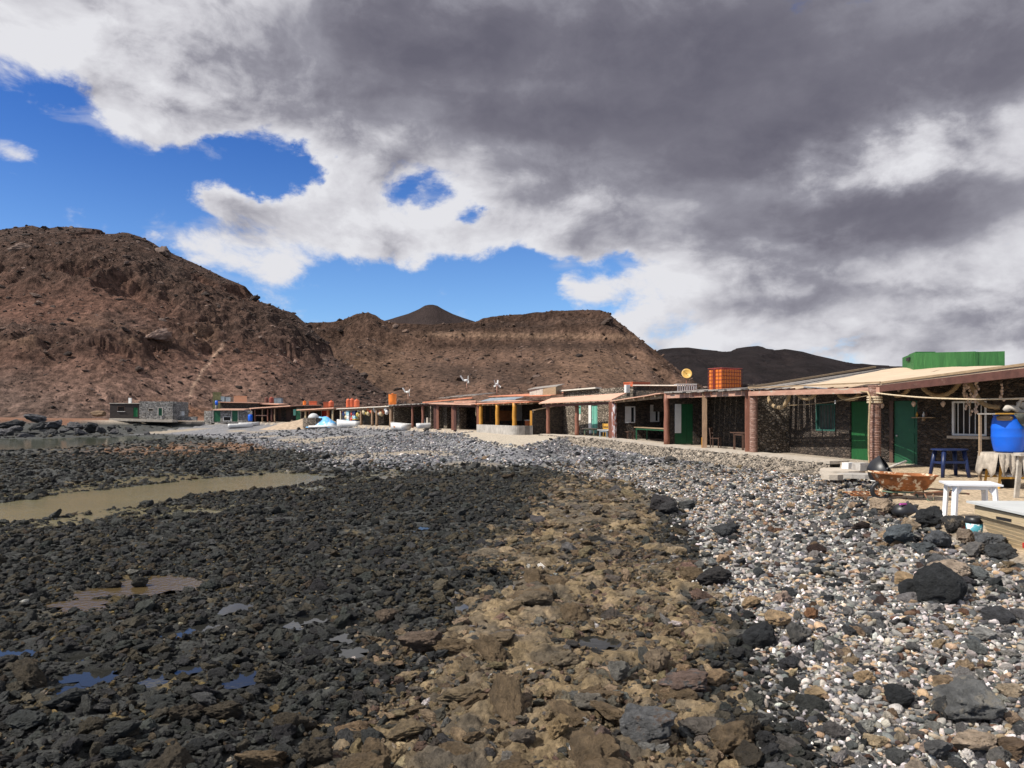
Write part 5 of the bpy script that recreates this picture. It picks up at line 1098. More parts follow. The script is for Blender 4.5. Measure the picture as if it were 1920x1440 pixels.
# ---------------------------------------------------------------- yard in front of the nearest house
def gz(x, y): return float(ground_z(np.array([x]), np.array([y]))[0])
def blue_table():
    x, y, _ = W(1780, 888, 18.9); z = gz(x, y); t = thing('plastic_table', 'navy blue plastic garden table in the shade by the wall', 'table', (x, y, z)); rz = -.25
    MB().lathe((x, y, z+.70), [(.42, 0), (.46, .012), (.46, .035), (.44, .045)], 24, sy=.8).build('tabletop', BLUED, t, False)
    for sx in (-1, 1):
        for sy in (-1, 1): MB().tube([(x+sx*.35, y+sy*.28, z), (x+sx*.26, y+sy*.20, z+.70)], [.045, .06], 8).build('leg', BLUED, t, True)
    for sx in (-1, 1): MB().beam((x+sx*.305, y-.26, z+.38), (x+sx*.305, y+.26, z+.38), .04, .06).build('brace', BLUED, t)
    MB().beam((x-.305, y-.26, z+.40), (x+.305, y-.26, z+.40), .04, .06).build('brace', BLUED, t)
blue_table()
def barrel_corner():
    Y = 16.6; x, y, _ = W(1891, 850, Y); z = gz(x, y); zt = zpy(849, Y)
    t = thing('plant_stand', 'yellow wooden stand draped with dirty canvas under the blue drum', 'stand', (x, y, z))
    for sx in (-1, 1):
        for sy in (-1, 1): MB().tube([(x+sx*.40, y+sy*.25, z-.02), (x+sx*.30, y+sy*.22, zt-.04)], .028, 7).build('leg', YELW, t)
    MB().beam((x-.36, y-.24, z+.24), (x+.36, y-.24, z+.24), .03, .045).build('rail', YELW, t); MB().beam((x-.36, y+.24, z+.24), (x+.36, y+.24, z+.24), .03, .045).build('rail', YELW, t)
    MB().box((x, y, zt-.025), (.86, .6, .04)).build('shelf_board', WOOD, t)
    t2 = tag(lumpy_slab(MB(), [(x-.50, y-.40, zt+.004), (x+.48, y-.40, zt+.004), (x+.48, y+.35, zt+.012), (x-.50, y+.35, zt+.012)], .012, 10, .006, 9).build('cloth', CLOTH, None, True), 'dirty canvas cloth spread under the blue drum', 'cloth')
    f = MB(); n = 14; vs = []; fs = []
    for j in range(5):
        for i in range(n+1): vs.append((x-.50+.38*i/n, y-.41-.02*j+.025*math.sin(i*1.4+j), zt-.10*j*(1+.35*math.sin(i*.8))-.005))
    for j in range(4):
        for i in range(n): fs.append((j*(n+1)+i, j*(n+1)+i+1, (j+1)*(n+1)+i+1, (j+1)*(n+1)+i))
    vs2 = []; 
    for j in range(5):
        for i in range(6): vs2.append((x-.51-.02*j, y-.40+.7*i/5, zt-.11*j*(1+.3*math.sin(i*1.9))))
    k0 = len(vs); fs += [(k0+j*6+i, k0+j*6+i+1, k0+(j+1)*6+i+1, k0+(j+1)*6+i) for j in range(4) for i in range(5)]
    fl = mesh_obj('hanging_flap', vs+vs2, fs, CLOTH, t2, True); md = fl.modifiers.new('thickness', 'SOLIDIFY'); md.thickness = .01
    # drum
    h = zpy(779, Y)-zt; r = .345; pr = [(r*.80, .012), (r*.86, .05), (r*.95, h*.24), (r, h*.40), (r*1.01, h*.42), (r, h*.44), (r, h*.62), (r*1.01, h*.64), (r, h*.66), (r*.95, h*.84), (r*.88, h*.95), (r*.86, h*.965), (r*.90, h*.975), (r*.90, h)]
    d = thing('plastic_drum', 'bright blue plastic drum standing on the draped stand', 'drum', (x, y, zt)); MB().lathe((x, y, zt+.012), pr, 32).build('drum_body', BLUEP, d, True); MB().lathe((x, y, zt+.012+h), [(r*.85, 0), (r*.85, .02), (.02, .03)], 24).build('lid', BLACK, d)
    # cloth hanging over the drum
    zc = zt+h+.04; vs = []; fs = []; n = 10
    top = [(-.10, .02), (.42, .0)]
    for j in range(6):
        for i in range(n+1):
            u = i/n; dr = (.42-.34*abs(u-.5)*2)*j/5*(1 if j else 0); vs.append((x-.14+.62*u, y-.40+.03*math.sin(i*1.3+j), zc+.01-dr*1.0))
    for j in range(5):
        for i in range(n): fs.append((j*(n+1)+i, j*(n+1)+i+1, (j+1)*(n+1)+i+1, (j+1)*(n+1)+i))
    c = mesh_obj('cloth', vs, fs, GREYCL, None, True); md = c.modifiers.new('thickness', 'SOLIDIFY'); md.thickness = .012; tag(c, 'grey green rag hanging over the front of the blue drum', 'cloth')
    # table board over drum with driftwood
    t3 = thing('plank_shelf', 'high plank shelf with a yellow edge over the blue drum', 'shelf', (x, y, z)); zb = zpy(776, Y)
    MB().box((x+.35, y, zb), (1.75, .62, .03)).build('shelf_board', GREYBOARD, t3); MB().box((x+.35, y-.335, zb+.005), (1.75, .03, .028)).build('yellow_edge', YELW, t3)
    for sx in (-.50, 1.2): MB().beam((x+sx, y+.25, z-.02), (x+sx, y+.25, zb-.015), .05, .05).build('leg', WOOD, t3)
    rr = random.Random(5)
    for k, (dx, ln, r_, lb) in enumerate(((.12, .5, .075, 'bleached driftwood knot at the left of the plank shelf'), (.42, .42, .09, 'large pale driftwood root in the middle of the plank shelf'), (.75, .5, .06, 'pale driftwood stick at the right of the plank shelf'))):
        P = [(x+dx-ln/2+ln*i/6, y-.05+.04*math.sin(i*1.7+k), zb+.03+r_*.9+.10*math.sin(i*.9+k)*(1 if k == 1 else .5)) for i in range(7)]
        o = MB().tube(P, [r_*(.55+.5*abs(math.sin(i*1.4+k))) for i in range(7)], 8, wob=.15); o.tube([P[3], (P[3][0]+.1, P[3][1], P[3][2]+.20), (P[3][0]+.22, P[3][1]-.05, P[3][2]+.22)], [r_*.6, r_*.4, r_*.2], 7); tag(o.build('driftwood', BONE, None, True), lb, 'driftwood', 'driftwood on the plank shelf')
    tag(MB().lathe((x-.18, y-.15, zb-.17), [(.02, 0), (.16, .02), (.18, .10), (.10, .15)], 12).build('sack', WOOD, None, True), 'brown bundle tucked under the plank shelf beside the drum', 'bundle')
    b = thing('bucket', 'black bucket on the sand under the yellow stand', 'bucket', (x-.02, y-.05, z)); MB().lathe((x-.02, y-.05, z), [(.13, 0), (.17, .22), (.18, .22), (.18, .25), (.155, .25), (.12, .03)], 18).build('bucket_body', BLACK, b, True)
    tag(lumpy_slab(MB(), [(x-.20, y-.22, z+.30), (x+.16, y-.22, z+.29), (x+.16, y+.12, z+.29), (x-.20, y+.12, z+.30)], .05, 8, .04, 4).build('rag', WHITE, None, True), 'white rag lying over the black bucket', 'rag')
    for k, (dx, lb) in enumerate(((.36, 'white painted plank leaning left beside the stand'), (.44, 'second white plank leaning against the stand'), (.54, 'third white plank leaning, nearest the post'))):
        tag(MB().beam((x+dx, y-.42, z), (x+dx+.28, y-.25, z+.95), .07, .03).build('plank', WHITE if k != 1 else REDP if False else WHITE, None), lb, 'plank', 'white planks leaning beside the yellow stand')
    p = W(1916, 860, 14.6); zz = gz(p[0], p[1]); t4 = thing('sawhorse', 'grey wooden trestle cut off by the right picture edge', 'trestle', (p[0], p[1], zz)); zt4 = zpy(852, 14.6)
    MB().box((p[0]+.35, p[1], zt4), (.9, .22, .06)).build('top_board', BONE, t4)
    for dx in (.02, .7):
        for dy in (-.12, .12): MB().beam((p[0]+dx, p[1]+dy*1.6, zz), (p[0]+dx, p[1]+dy*.6, zt4-.03), .09, .05).build('leg', BONE, t4)
barrel_corner()
def white_table():
    x, y = 7.75, 12.05; x = (1819-CX)/F*y; zt = zpy(905, y); zb = gz(x, y); H = zt-zb
    t = thing('plastic_table', 'white plastic garden table standing on the sand', 'table', (x, y, zb)); e1, e2 = Vector((.41, -.06, 0)), Vector((.12, .34, 0)); C = Vector((x, y, 0))
    def q(a, b, z): p = C+e1*a+e2*b; return (p.x, p.y, z)
    MB().slab([q(-1, -1, zt), q(1, -1, zt), q(1, 1, zt), q(-1, 1, zt)], .028).build('tabletop', WHITEP, t)
    ap = MB()
    for (a, b, c, d) in ((-.72, -.82, .72, -.82), (-.72, .82, .72, .82), (-.72, -.82, -.72, .82), (.72, -.82, .72, .82)): ap.beam(Vector(q(a, b, zt-.06)), Vector(q(c, d, zt-.06)), .02, .06)
    for (a, b) in ((-.72, -.82), (.72, -.82), (.72, .82), (-.72, .82)):
        for (da, db) in ((-.22 if a > 0 else .22, 0),): ap.beam(Vector(q(a, b, zt-.2)), Vector(q(a+da, b, zt-.07)), .02, .035)
    ap.build('apron', WHITEP, t)
    for (a, b) in ((-.72, -.82), (.72, -.82), (.72, .82), (-.72, .82)):
        p0, p1 = Vector(q(a*1.12, b*1.1, zb-.03)), Vector(q(a, b, zt-.028)); MB().beam(p0, p1, .075, .06).build('leg', WHITEP, t)
white_table()
def wheelbarrow():
    Y = 14.6; cx = (1703-CX)/F*Y; zb = gz(cx, Y); t = thing('wheelbarrow', 'rusty wheelbarrow with a flaking cream and orange tray', 'wheelbarrow', (cx, Y, zb))
    zt = zpy(891, Y); L = .56; d = Vector((1, -.12, 0)).normalized(); n = Vector((-d.y, d.x, 0)); C = Vector((cx-.02, Y, 0))
    def q(a, b, z): p = C+d*a+n*b; return (p.x, p.y, z)
    prof = [(-1.05, 1.00, 0.0), (-.86, .62, -.10), (-.60, .50, -.22), (-.35, .44, -.31), (.30, .44, -.31), (.60, .5, -.22), (.80, .58, -.1), (.90, .62, -.02)]
    # tray as a lofted bowl: rings from rim to floor
    rings = []; K = 28
    for lv, (k, zz) in enumerate(((1.04, .01), (1.0, 0), (.93, -.08), (.82, -.18), (.68, -.27), (.52, -.315), (.0001, -.32))):
        ring = []
        for i in range(K):
            a = 2*math.pi*i/K; ca, sa = math.cos(a), math.sin(a); ex = .55; X = math.copysign(abs(ca)**ex, ca); Yv = math.copysign(abs(sa)**ex, sa)
            xx = X*(.66 if X < 0 else .54)*k; ww = .34*(1-.16*X)*Yv*k; ring.append(q(xx-.02, ww, zt+zz+(.05 if X < 0 else -.01)*abs(X)*(1 if lv < 3 else .3)))
        rings.append(ring)
    vs = [p for r_ in rings for p in r_]; fs = []
    for j in range(len(rings)-1):
        for i in range(K): fs.append((j*K+i, j*K+(i+1) % K, (j+1)*K+(i+1) % K, (j+1)*K+i))
    tr = mesh_obj('tray', vs, fs, RUST, t, True); md = tr.modifiers.new('thickness', 'SOLIDIFY'); md.thickness = .012; md.offset = 1
    rim = MB(); rim.tube([rings[0][i] for i in range(K)]+[rings[0][0]], .016, 6, cap=False); rim.build('rim', RUST, t, True)
    fr = MB()
    for s in (-1, 1): fr.tube([q(-.52, s*.08, zb+.16), q(-.38, s*.16, zt-.34), q(.30, s*.20, zt-.335), q(.55, s*.25, zt-.30), q(1.05, s*.29, zt-.34)], .018, 7)
    fr.build('frame', GRNFRAME, t, True)
    for s in (-1, 1): MB().tube([q(.24, s*.2, zt-.34), q(.30, s*.22, zb), q(.42, s*.22, zb), q(.40, s*.21, zt-.33)], .016, 7).build('leg', GRNFRAME, t, True)
    w = MB(); c = Vector(q(-.52, 0, zb+.16))
    R_ = .165; nn = 20; P = [c+d*(R_*math.cos(2*math.pi*k/nn))+Vector((0, 0, R_*math.sin(2*math.pi*k/nn))) for k in range(nn+1)]; w.tube(P, .045, 8, cap=False); wh = w.build('wheel', BLACK, t, True)
    hub = MB(); hub.tube([c-n*.09, c+n*.09], .03, 8)
    for k in range(4): a = math.pi*k/4; hub.beam(c-d*(R_*.9*math.cos(a))-Vector((0, 0, R_*.9*math.sin(a))), c+d*(R_*.9*math.cos(a))+Vector((0, 0, R_*.9*math.sin(a))), .02, .02)
    hub.build('hub', RUST, wh)
wheelbarrow()
def black_barrow():
    Y = 16.0; p = W(1652, 890, Y); zb = gz(p[0], p[1]); t = thing('tub', 'black tub tipped on its side against the concrete slabs', 'tub', p)
    ax = Vector((.75, -.5, .55)).normalized(); u = ax.orthogonal().normalized(); v = ax.cross(u); C = Vector((p[0]-.05, p[1], p[2]+.02)); K = 24; rings = []
    for (a, r) in ((.22, .34), (.20, .36), (.0, .33), (-.14, .24), (-.2, .06)): rings.append([C+ax*a+u*(r*math.cos(2*math.pi*k/K))+v*(r*.8*math.sin(2*math.pi*k/K)) for k in range(K)])
    vs = [tuple(q) for r_ in rings for q in r_]; fs = [(j*K+i, j*K+(i+1) % K, (j+1)*K+(i+1) % K, (j+1)*K+i) for j in range(4) for i in range(K)]+[tuple(4*K+i for i in range(K))]
    o = mesh_obj('tub_body', vs, fs, BLACK, t, True); md = o.modifiers.new('thickness', 'SOLIDIFY'); md.thickness = .015
    MB().tube([Vector(W(1632, 901, 15.7)), Vector(W(1645, 903, 15.7)), Vector(W(1657, 902, 15.7)), Vector(W(1665, 896, 15.7))], .012, 6).build('wire_handle', WHITE, t, True)
    tag(MB().tube([Vector(W(1668, 876, 16.0)), Vector(W(1699, 864.5, 16.3))], .025, 7).build('stick', BONE, None, True), 'pale stick poking out above the black tub', 'stick')
    tag(MB().tube([Vector(W(1652, 884, 16.1)), Vector(W(1682, 869, 16.3))], .018, 7).build('stick', STEEL, None, True), 'thin grey stick resting on the black tub', 'stick')
black_barrow()
def slabs():
    rr = random.Random(3)
    def chunk(px, py, Y, w, d, h, rz, m, label, name='concrete_slab', cat='concrete slab', tilt=0):
        x, y, z = W(px, py, Y); mb = MB(); k = 9; pts = []
        for i in range(k): a = 2*math.pi*i/k+rr.uniform(-.2, .2); pts.append((x+math.cos(a)*w*.5*rr.uniform(.85, 1.1)*math.cos(rz)-math.sin(a)*d*.5*math.sin(rz), y+math.cos(a)*w*.5*math.sin(rz)+math.sin(a)*d*.5*math.cos(rz), z+tilt*math.cos(a)))
        return tag(mb.slab(pts, h).build(name, m, None), label, cat, 'broken concrete beside the near post')
    chunk(1576, 880, 18.5, 1.05, 1.2, .13, .2, PALEC, 'broad broken concrete slab left of the near post', tilt=.02)
    chunk(1610, 888, 17.2, 1.0, .6, .10, -.2, CONC, 'lower cracked concrete slab in front of the broad one')
    chunk(1560, 889, 17.0, .5, .5, .12, .6, PALEC, 'small concrete chip left of the cracked slab')
    for (px, py, Y, sx, sy, sz, m, lb) in ((1592, 873, 18.6, .30, .22, .16, WHITE, 'white painted block lying on the broad slab'), (1614, 875, 18.2, .36, .28, .2, CONC, 'grey concrete block lying on the broad slab')):
        x, y, z = W(px, py, Y); tag(MB().box((x, y, z), (sx, sy, sz), .4, .9).build('concrete_block', m, None), lb, 'concrete block')
    # rusty grating below
    t0 = W(1640, 906, 15.2); zg = gz(t0[0], t0[1])+.1; t = thing('rusty_grating', 'flat rusty steel grating lying on the stones by the wheelbarrow', 'grating', (t0[0], t0[1], zg)); g = MB()
    for k in range(9): g.beam((t0[0]-.55+.12*k, t0[1]-.2, zg), (t0[0]-.5+.12*k, t0[1]+.3, zg+.02), .018, .018)
    g.beam((t0[0]-.6, t0[1]-.2, zg), (t0[0]+.5, t0[1]-.2, zg), .03, .03); g.beam((t0[0]-.55, t0[1]+.3, zg+.02), (t0[0]+.52, t0[1]+.3, zg+.02), .03, .03); g.build('bars', RUST, t)
slabs()
def wooden_boat():
    # square-ended skiff, bow end towards the left, grey boards laid across its gunwales
    Y0 = 10.35; A = Vector(W(1832, 946, Y0)); B = Vector(W(2060, 1000, 8.3)); d = Vector((B.x-A.x, B.y-A.y, 0)).normalized(); n = Vector((-d.y, d.x, 0)); zt = zpy(945, Y0)
    t = thing('wooden_skiff', 'flat wooden skiff with planked tan side and grey boards on top', 'boat', (A.x, A.y, gz(A.x, A.y))); L = 2.5; Wd = 1.15; Hh = .60
    C = Vector((A.x+.04, A.y, 0))
    def q(a, b, z): p = C+d*a+n*b; return (p.x, p.y, z)
    def hull(o0, o1, z0, z1, ins):
        return [q(o0+ins*.25, .0+ins*.5, z0), q(L, 0+ins*.5, z0-.05), q(L, Wd-ins*.5, z0-.05), q(o0+ins*.25, Wd-ins*.5, z0)]
    sh = MB(); N_ = 7
    for k in range(N_):
        z1 = zt-.16-(Hh-.2)*k/N_; z0 = zt-.16-(Hh-.2)*(k+1)/N_; i1 = .34*k/N_; i0 = .34*(k+1)/N_; lap = .012
        a = [q(i1*.5-lap, i1*.28-lap, z1), q(L, i1*.28-lap, z1-.1), q(L, Wd-i1*.28+lap, z1-.1), q(i1*.5-lap, Wd-i1*.28+lap, z1)]
        b = [q(i0*.5, i0*.28, z0), q(L, i0*.28, z0-.1), q(L, Wd-i0*.28, z0-.1), q(i0*.5, Wd-i0*.28, z0)]
        sh.add(a+b, [(0, 4, 5, 1), (1, 5, 6, 2), (2, 6, 7, 3), (3, 7, 4, 0), (0, 1, 2, 3), (7, 6, 5, 4)])
    sh.build('planked_hull', BOATW, t)
    gw = MB()
    for (a, b) in ((q(-.04, -.025, zt-.085), q(L, -.025, zt-.185)), (q(-.04, Wd+.025, zt-.085), q(L, Wd+.025, zt-.185)), (q(-.025, -.02, zt-.084), q(-.025, Wd+.02, zt-.084))): gw.beam(Vector(a), Vector(b), .05, .13)
    gw.build('gunwale', BOATW, t)
    st = MB()
    for a in (.55, 1.1, 1.65): p = Vector(q(a, -.055, zt-.115-.04*a)); st.beam(p-d*.14, p+d*.14, .012, .035)
    st.build('fender_strips', BLACK, t)
    kl = MB(); kl.beam(Vector(q(.3, .12, zt-Hh-.06)), Vector(q(L, .12, zt-Hh-.16)), .10, .16); kl.beam(Vector(q(.3, Wd-.12, zt-Hh-.06)), Vector(q(L, Wd-.12, zt-Hh-.16)), .10, .16); kl.build('bottom_runner', mat('oxide_red_paint', (.17, .05, .035), rough=.7), t)
    rp = MB(); p = Vector(q(1.0, -.03, zt-.44)); rp.beam(p-d*.13, p+d*.13, .02, .07); rp.build('red_patch', REDP, t)
    b1 = MB().slab([q(-.12, -.12, zt+.035), q(1.1, -.09, zt-.005), q(1.2, Wd*.6, zt-.005), q(-.06, Wd*.7, zt+.035)], .03).build('board', GREYPL, None); tag(b1, 'pale grey board lying across the end of the skiff', 'board')
    b2 = MB().slab([q(.55, .05, zt-.036), q(L, .0, zt-.11), q(L, Wd*.9, zt-.11), q(.6, Wd*.95, zt-.036)], .02).build('board', GREYPL, None); tag(b2, 'second grey board lying further right inside the skiff rim', 'board')
wooden_boat()
def small_yard():
    Y = 10.55; x, y, _ = W(1827, 990, Y); z = gz(x, y); b = thing('paint_bucket', 'white and teal paint bucket with a black rim by the skiff', 'bucket', (x, y, z)); h = zpy(969, Y)-z; h = max(.22, min(.34, h)); r = .115
    MB().lathe((x, y, z), [(r*.86, 0), (r*.98, h*.68)], 20).build('bucket_body', TEAL, b, True); MB().lathe((x, y, z+h*.68), [(r*1.02, .002), (r*1.05, h*.12), (r*1.02, h*.32), (r*.93, h*.32), (r*.9, .05)], 20).build('black_rim', BLACK, b, True)
    x, y, _ = W(1798, 972, 11.2); z = gz(x, y); tag(MB().box((x, y, z+.06), (.30, .16, .13), .3, .96).build('brick', BRICK, None), 'red brick lying on the sand under the white table', 'brick')
    x, y, _ = W(1697, 936, 12.9); z = gz(x, y); t = thing('bag', 'black rubbish bag with a pink tie below the wheelbarrow', 'bag', (x, y, z)); m = MB().lathe((x, y, z-.02), [(.02, 0), (.20, .02), (.24, .10), (.18, .2), (.09, .25), (.02, .26)], 14, sy=.8); m.build('bag_body', BLACK, t, True); MB().box((x-.09, y-.1, z+.225), (.14, .03, .025), .3).build('pink_tie', mat('pink_plastic', (.6, .10, .42), bump=0), t)
    x, y, _ = ray_ground(1452, 890); t = thing('packet', 'crumpled orange and white packet on the pebbles', 'litter', (x, y, 0)); z = gz(x, y)+.05; lumpy_slab(MB(), [(x-.10, y-.06, z+.03), (x+.1, y-.05, z+.04), (x+.09, y+.09, z+.07), (x-.09, y+.09, z+.06)], .03, 5, .02, 8).build('wrapper', WHITE, t); MB().box((x+.01, y-.02, z+.075), (.08, .07, .02), .3).build('orange_print', ORF, t)
    x, y, _ = W(1745, 941, 15.2); z = gz(x, y); tag(MB().box((x, y, z+.03), (.75, .2, .06), -.05).build('timber', WOODD, None), 'dark strip standing in for the wheelbarrow shadow on the sand', 'timber')  # dark strip added where the wheelbarrow casts its shadow
small_yard()

# ---------------------------------------------------------------- rubble retaining wall along the terrace
def retaining_wall():
    top = [(1020, 817.5), (1050, 819), (1100, 822), (1150, 827), (1200, 833), (1250, 841), (1300, 847), (1360, 852), (1410, 857), (1480, 864), (1540, 872), (1575, 878)]
    P = []
    for (px, py) in top: p, n = rowpt(px); P.append((p+n*-.28, n))
    c = thing('retaining_wall', 'low mortared rubble wall holding up the terrace', 'wall', tuple(P[5][0]))
    # resample
    L = [0]; 
    for a, b in zip(P[:-1], P[1:]): L.append(L[-1]+(b[0]-a[0]).length)
    nu = 620; nv = 16; us = np.linspace(0, L[-1], nu); X = np.interp(us, L, [p[0].x for p in P]); Y = np.interp(us, L, [p[0].y for p in P]); fz = np.interp(us, L, [p[0].z for p in P]); NX = np.interp(us, L, [p[1].x for p in P]); NY = np.interp(us, L, [p[1].y for p in P])
    V = np.linspace(0, 1, nv); vs = []; gzv = ground_z(X-NX*.45, Y-NY*.45)-.15; ztop = fz+.02+.035*fbm2(us*.7, us*0+3, 3, 81)
    pts = np.zeros((nv, nu, 3))
    for j, v in enumerate(V):
        z = ztop+(gzv-ztop)*v; f1, f2, idv = worley2(us*5.0, z*6.0+3, 83); g1, g2, gid = worley2(us*2.2, z*2.8, 85); b = .09*np.clip(f2-f1, 0, .4)/.4*(idv-.35)*1.8+.12*np.clip(g2-g1, 0, .3)/.3*(gid-.35); b = b*(1 if j > 0 else 0)
        o = -(.05+.28*v+b); pts[j, :, 0] = X+NX*o; pts[j, :, 1] = Y+NY*o; pts[j, :, 2] = z
    tops = np.stack([X+NX*.35, Y+NY*.35, ztop-.01], 1)[None]; allp = np.concatenate([tops, pts], 0)
    me_o = grid_mesh('rubble_face', allp.reshape(-1, 3), nu, nv+1, RUBW, kind=None); me_o.parent = c; me_o.location = -c.location
    # coping
    cp = MB()
    for i in range(len(P)-1):
        (a, n0), (b, n1) = P[i], P[i+1]; za, zb = a.z+.045, b.z+.045
        cp.slab([(a.x-n0.x*.10, a.y-n0.y*.10, za), (a.x+n0.x*.62, a.y+n0.y*.62, za+.01), (b.x+n1.x*.62-.002, b.y+n1.y*.62, zb+.01), (b.x-n1.x*.10, b.y-n1.y*.10, zb)], .10)
    cp.build('concrete_coping', PALEC, c)
retaining_wall()

# ---------------------------------------------------------------- the other houses of the row
def porch_house(name, label, pxL, pxR, depth, eL, eR, rise, wallm, posts, roof='sheet', roofm=None, beamm=None, beam=(.10, .20), cross=(), back=(), body=4.0, over=.25, top_extra=0.0, rafters=0, crossm=None, th=.06, roof_depth=None, left_wall=True, sill=None, dz=-.03):
    (fl, n0), (fr, n1) = rowpt(pxL), rowpt(pxR); zL, zR = zpy(eL, fl.y), zpy(eR, fr.y); n = ((n0+n1)/2).normalized()
    h = thing(name, label, 'house', (fl+fr)/2)
    bl, br = fl+n*depth, fr+n*depth; zf = min(fl.z, fr.z)-.25; zt = min(zL, zR)+rise+top_extra
    bw = Wall(bl, br, zf, zL+rise+top_extra-.10, .25, zR+rise+top_extra-.10); B = [(o, bw.hole(*o[1:5])) for o in back]; bw.build(wallm, h)
    cw = None
    if left_wall:
        cw = Wall(fl+n*.12, bl-n*.02, zf, zL-.12, .22, zL+rise-.12); Cs = [(o, cw.hole(*o[1:5])) for o in cross]; cw.build(crossm or wallm, h)
    else: Cs = []
    for w, lst in ((bw, B), (cw, Cs)):
        for o, hole in lst:
            if o[0] == 'door': w.door(hole, o[5], h, o[6] if len(o) > 6 else None, handle=False)
            else: w.window(hole, h, o[5] if len(o) > 5 else WHITE, o[6] if len(o) > 6 else DARKIN, shutter=o[7] if len(o) > 7 else None)
    # rear rooms
    b2, b3 = bl+n*.27, br+n*.27; c2, c3 = bl+n*body, br+n*body; za = zL+rise+top_extra; zb = zR+rise+top_extra
    MB().slab([(b2.x, b2.y, za-.12), (b3.x, b3.y, zb-.12), (c3.x, c3.y, zb-.05), (c2.x, c2.y, za-.05)], za-zf).build('rear_rooms', wallm, h)
    # roof
    rd = roof_depth or depth+body; d = (fr-fl).normalized(); al, ar = fl-n*over-d*.05, fr-n*over+d*.05; rl, rr_ = fl+n*rd-d*.05, fr+n*rd+d*.05
    k = rd/(depth+.01); zl2, zr2 = zL+rise*min(k, 1.0)+.02*max(0, k-1), zR+rise*min(k, 1.0)+.02*max(0, k-1)
    A, Bq, Cq, D = (al.x, al.y, zL), (ar.x, ar.y, zR), (rr_.x, rr_.y, zr2), (rl.x, rl.y, zl2)
    if roof == 'boards': roof_boards(MB_ := MB(), A, Bq, Cq, D, max(5, int((fr-fl).length/.42)), th, .02, .03); MB_.build('roof', roofm, h)
    else: lumpy_slab(MB(), (A, Bq, Cq, D), th, 12, .03, int(pxL)).build('roof', roofm, h)
    if beamm:
        MB().beam((fl.x, fl.y, zL-beam[1]/2-.02-th), (fr.x, fr.y, zR-beam[1]/2-.02-th), beam[0], beam[1]).build('fascia_beam', beamm, h)
    if rafters:
        r = MB()
        for i in range(rafters):
            t = (i+.5)/rafters; p = fl+(fr-fl)*t; z = zL+(zR-zL)*t; a = p-n*(over*.9); b = p+n*min(depth, rd); r.beam((a.x, a.y, z-th-.06), (b.x, b.y, z+rise*min(1, rd/depth)-th-.06), .07, .10)
        r.build('rafters', WOOD, h)
    for (px, r, m, sq) in posts:
        p, nn = rowpt(px); t = (p-fl).length/max(1e-3, (fr-fl).length); post(px, p.y, zL+(zR-zL)*t-.06, r, m, h, sq, p.z+dz, pt=(p.x, p.y))
    return h, fl, fr, bl, br, n, cw, bw

HB = porch_house('stone_house', 'house with red brown posts and grey board roof carrying the caged orange tank', 1251, 1404, 2.4, 736, 728.5, .42, LAVAD, [(1250, .135, REDPOST, False), (1321, .10, TANPOST, True), (1402, .10, REDPOST, True)], 'boards', GREYBOARD, PINKBEAM, (.11, .20),
                 cross=[('door', 1265, 1300, 757, 834, GREEN)], body=4.5)
cw = HB[6]; mb = MB(); u0, u1 = sorted((cw.u(1265), cw.u(1277))); cw.panel(mb, (u0+.01, u1, cw.z(812, u0), cw.z(757.5, u0)), .012, .03); mb.build('door_panel', WHITE, HB[0])
blk = MB(); p, n = rowpt(1320); d = (rowpt(1340)[0]-rowpt(1300)[0]).normalized(); blk.beam(p+d*-.9+Vector((0, 0, zpy(737.5, p.y)-p.z)), p+d*.75+Vector((0, 0, zpy(736.5, p.y)-p.z)), .14, .24); blk.build('beam_splice', REDPOST, HB[0])
yb = MB(); yb.box((p.x, p.y, p.z+.25), (.215, .215, .5), -.22); yb.build('post_base', YELPOST, HB[0])
HC = porch_house('stone_house', 'dark porch house with projecting rafters, white shutters and long green table', 1152, 1247, 3.3, 751.5, 736.5, .30, LAVAD, [(1152, .15, PEEL, False), (1145, .11, REDPOST, True)], 'sheet', PINKROOF, None, rafters=5, th=.05,
                 cross=[('win', 1172, 1191, 762, 793, WHITE, GLASS, WHITE), ('win', 1219, 1236, 759, 791, WHITE, GLASS, WHITE)], body=3.5, roof_depth=4.2)
def timber_row():
    a, b = rowpt(1156)[0], rowpt(1244)[0]; mb = MB(); za, zb = zpy(752.5, a.y), zpy(744, b.y)
    for k in range(4):
        p, q = a+(b-a)*(k/4+.01), a+(b-a)*((k+1)/4-.01); mb.beam((p.x, p.y, za+(zb-za)*k/4), (q.x, q.y, za+(zb-za)*(k+1)/4), .10, .15)
    mb.build('front_beam', WOOD, HC[0])
timber_row()
def long_table(px0, px1, pyt, inland, m_top, m_leg, label, H=.75, w=.75, name='table', nleg=4, grp=None):
    (a, n0), (b, n1) = rowpt(px0, inland), rowpt(px1, inland); c = (a+b)/2; t = thing(name, label, 'table', (c.x, c.y, c.z)); d = (b-a).normalized(); n = n0; z = c.z+H
    MB().slab([tuple(a-n*w/2+Vector((0, 0, H))), tuple(b-n*w/2+Vector((0, 0, z-b.z))), tuple(b+n*w/2+Vector((0, 0, z-b.z))), tuple(a+n*w/2+Vector((0, 0, H)))], .04).build('tabletop', m_top, t)
    for q in (a+d*.25, b-d*.25):
        for s in (-1, 1): p = q+n*(s*w*.42); MB().box((p.x, p.y, c.z+H/2-.02), (.08, .08, H-.04), -.2).build('leg', m_leg, t)
    ap = MB()
    for s in (-1, 1): p, q = a+d*.25+n*(s*w*.42), b-d*.25+n*(s*w*.42); ap.beam((p.x, p.y, z-.085), (q.x, q.y, z-.085), .03, .09)
    ap.build('apron', m_leg, t); return t
long_table(1166, 1230, 805, 1.1, WOOD, GREEN, 'long green legged table with brown top under the dark porch')
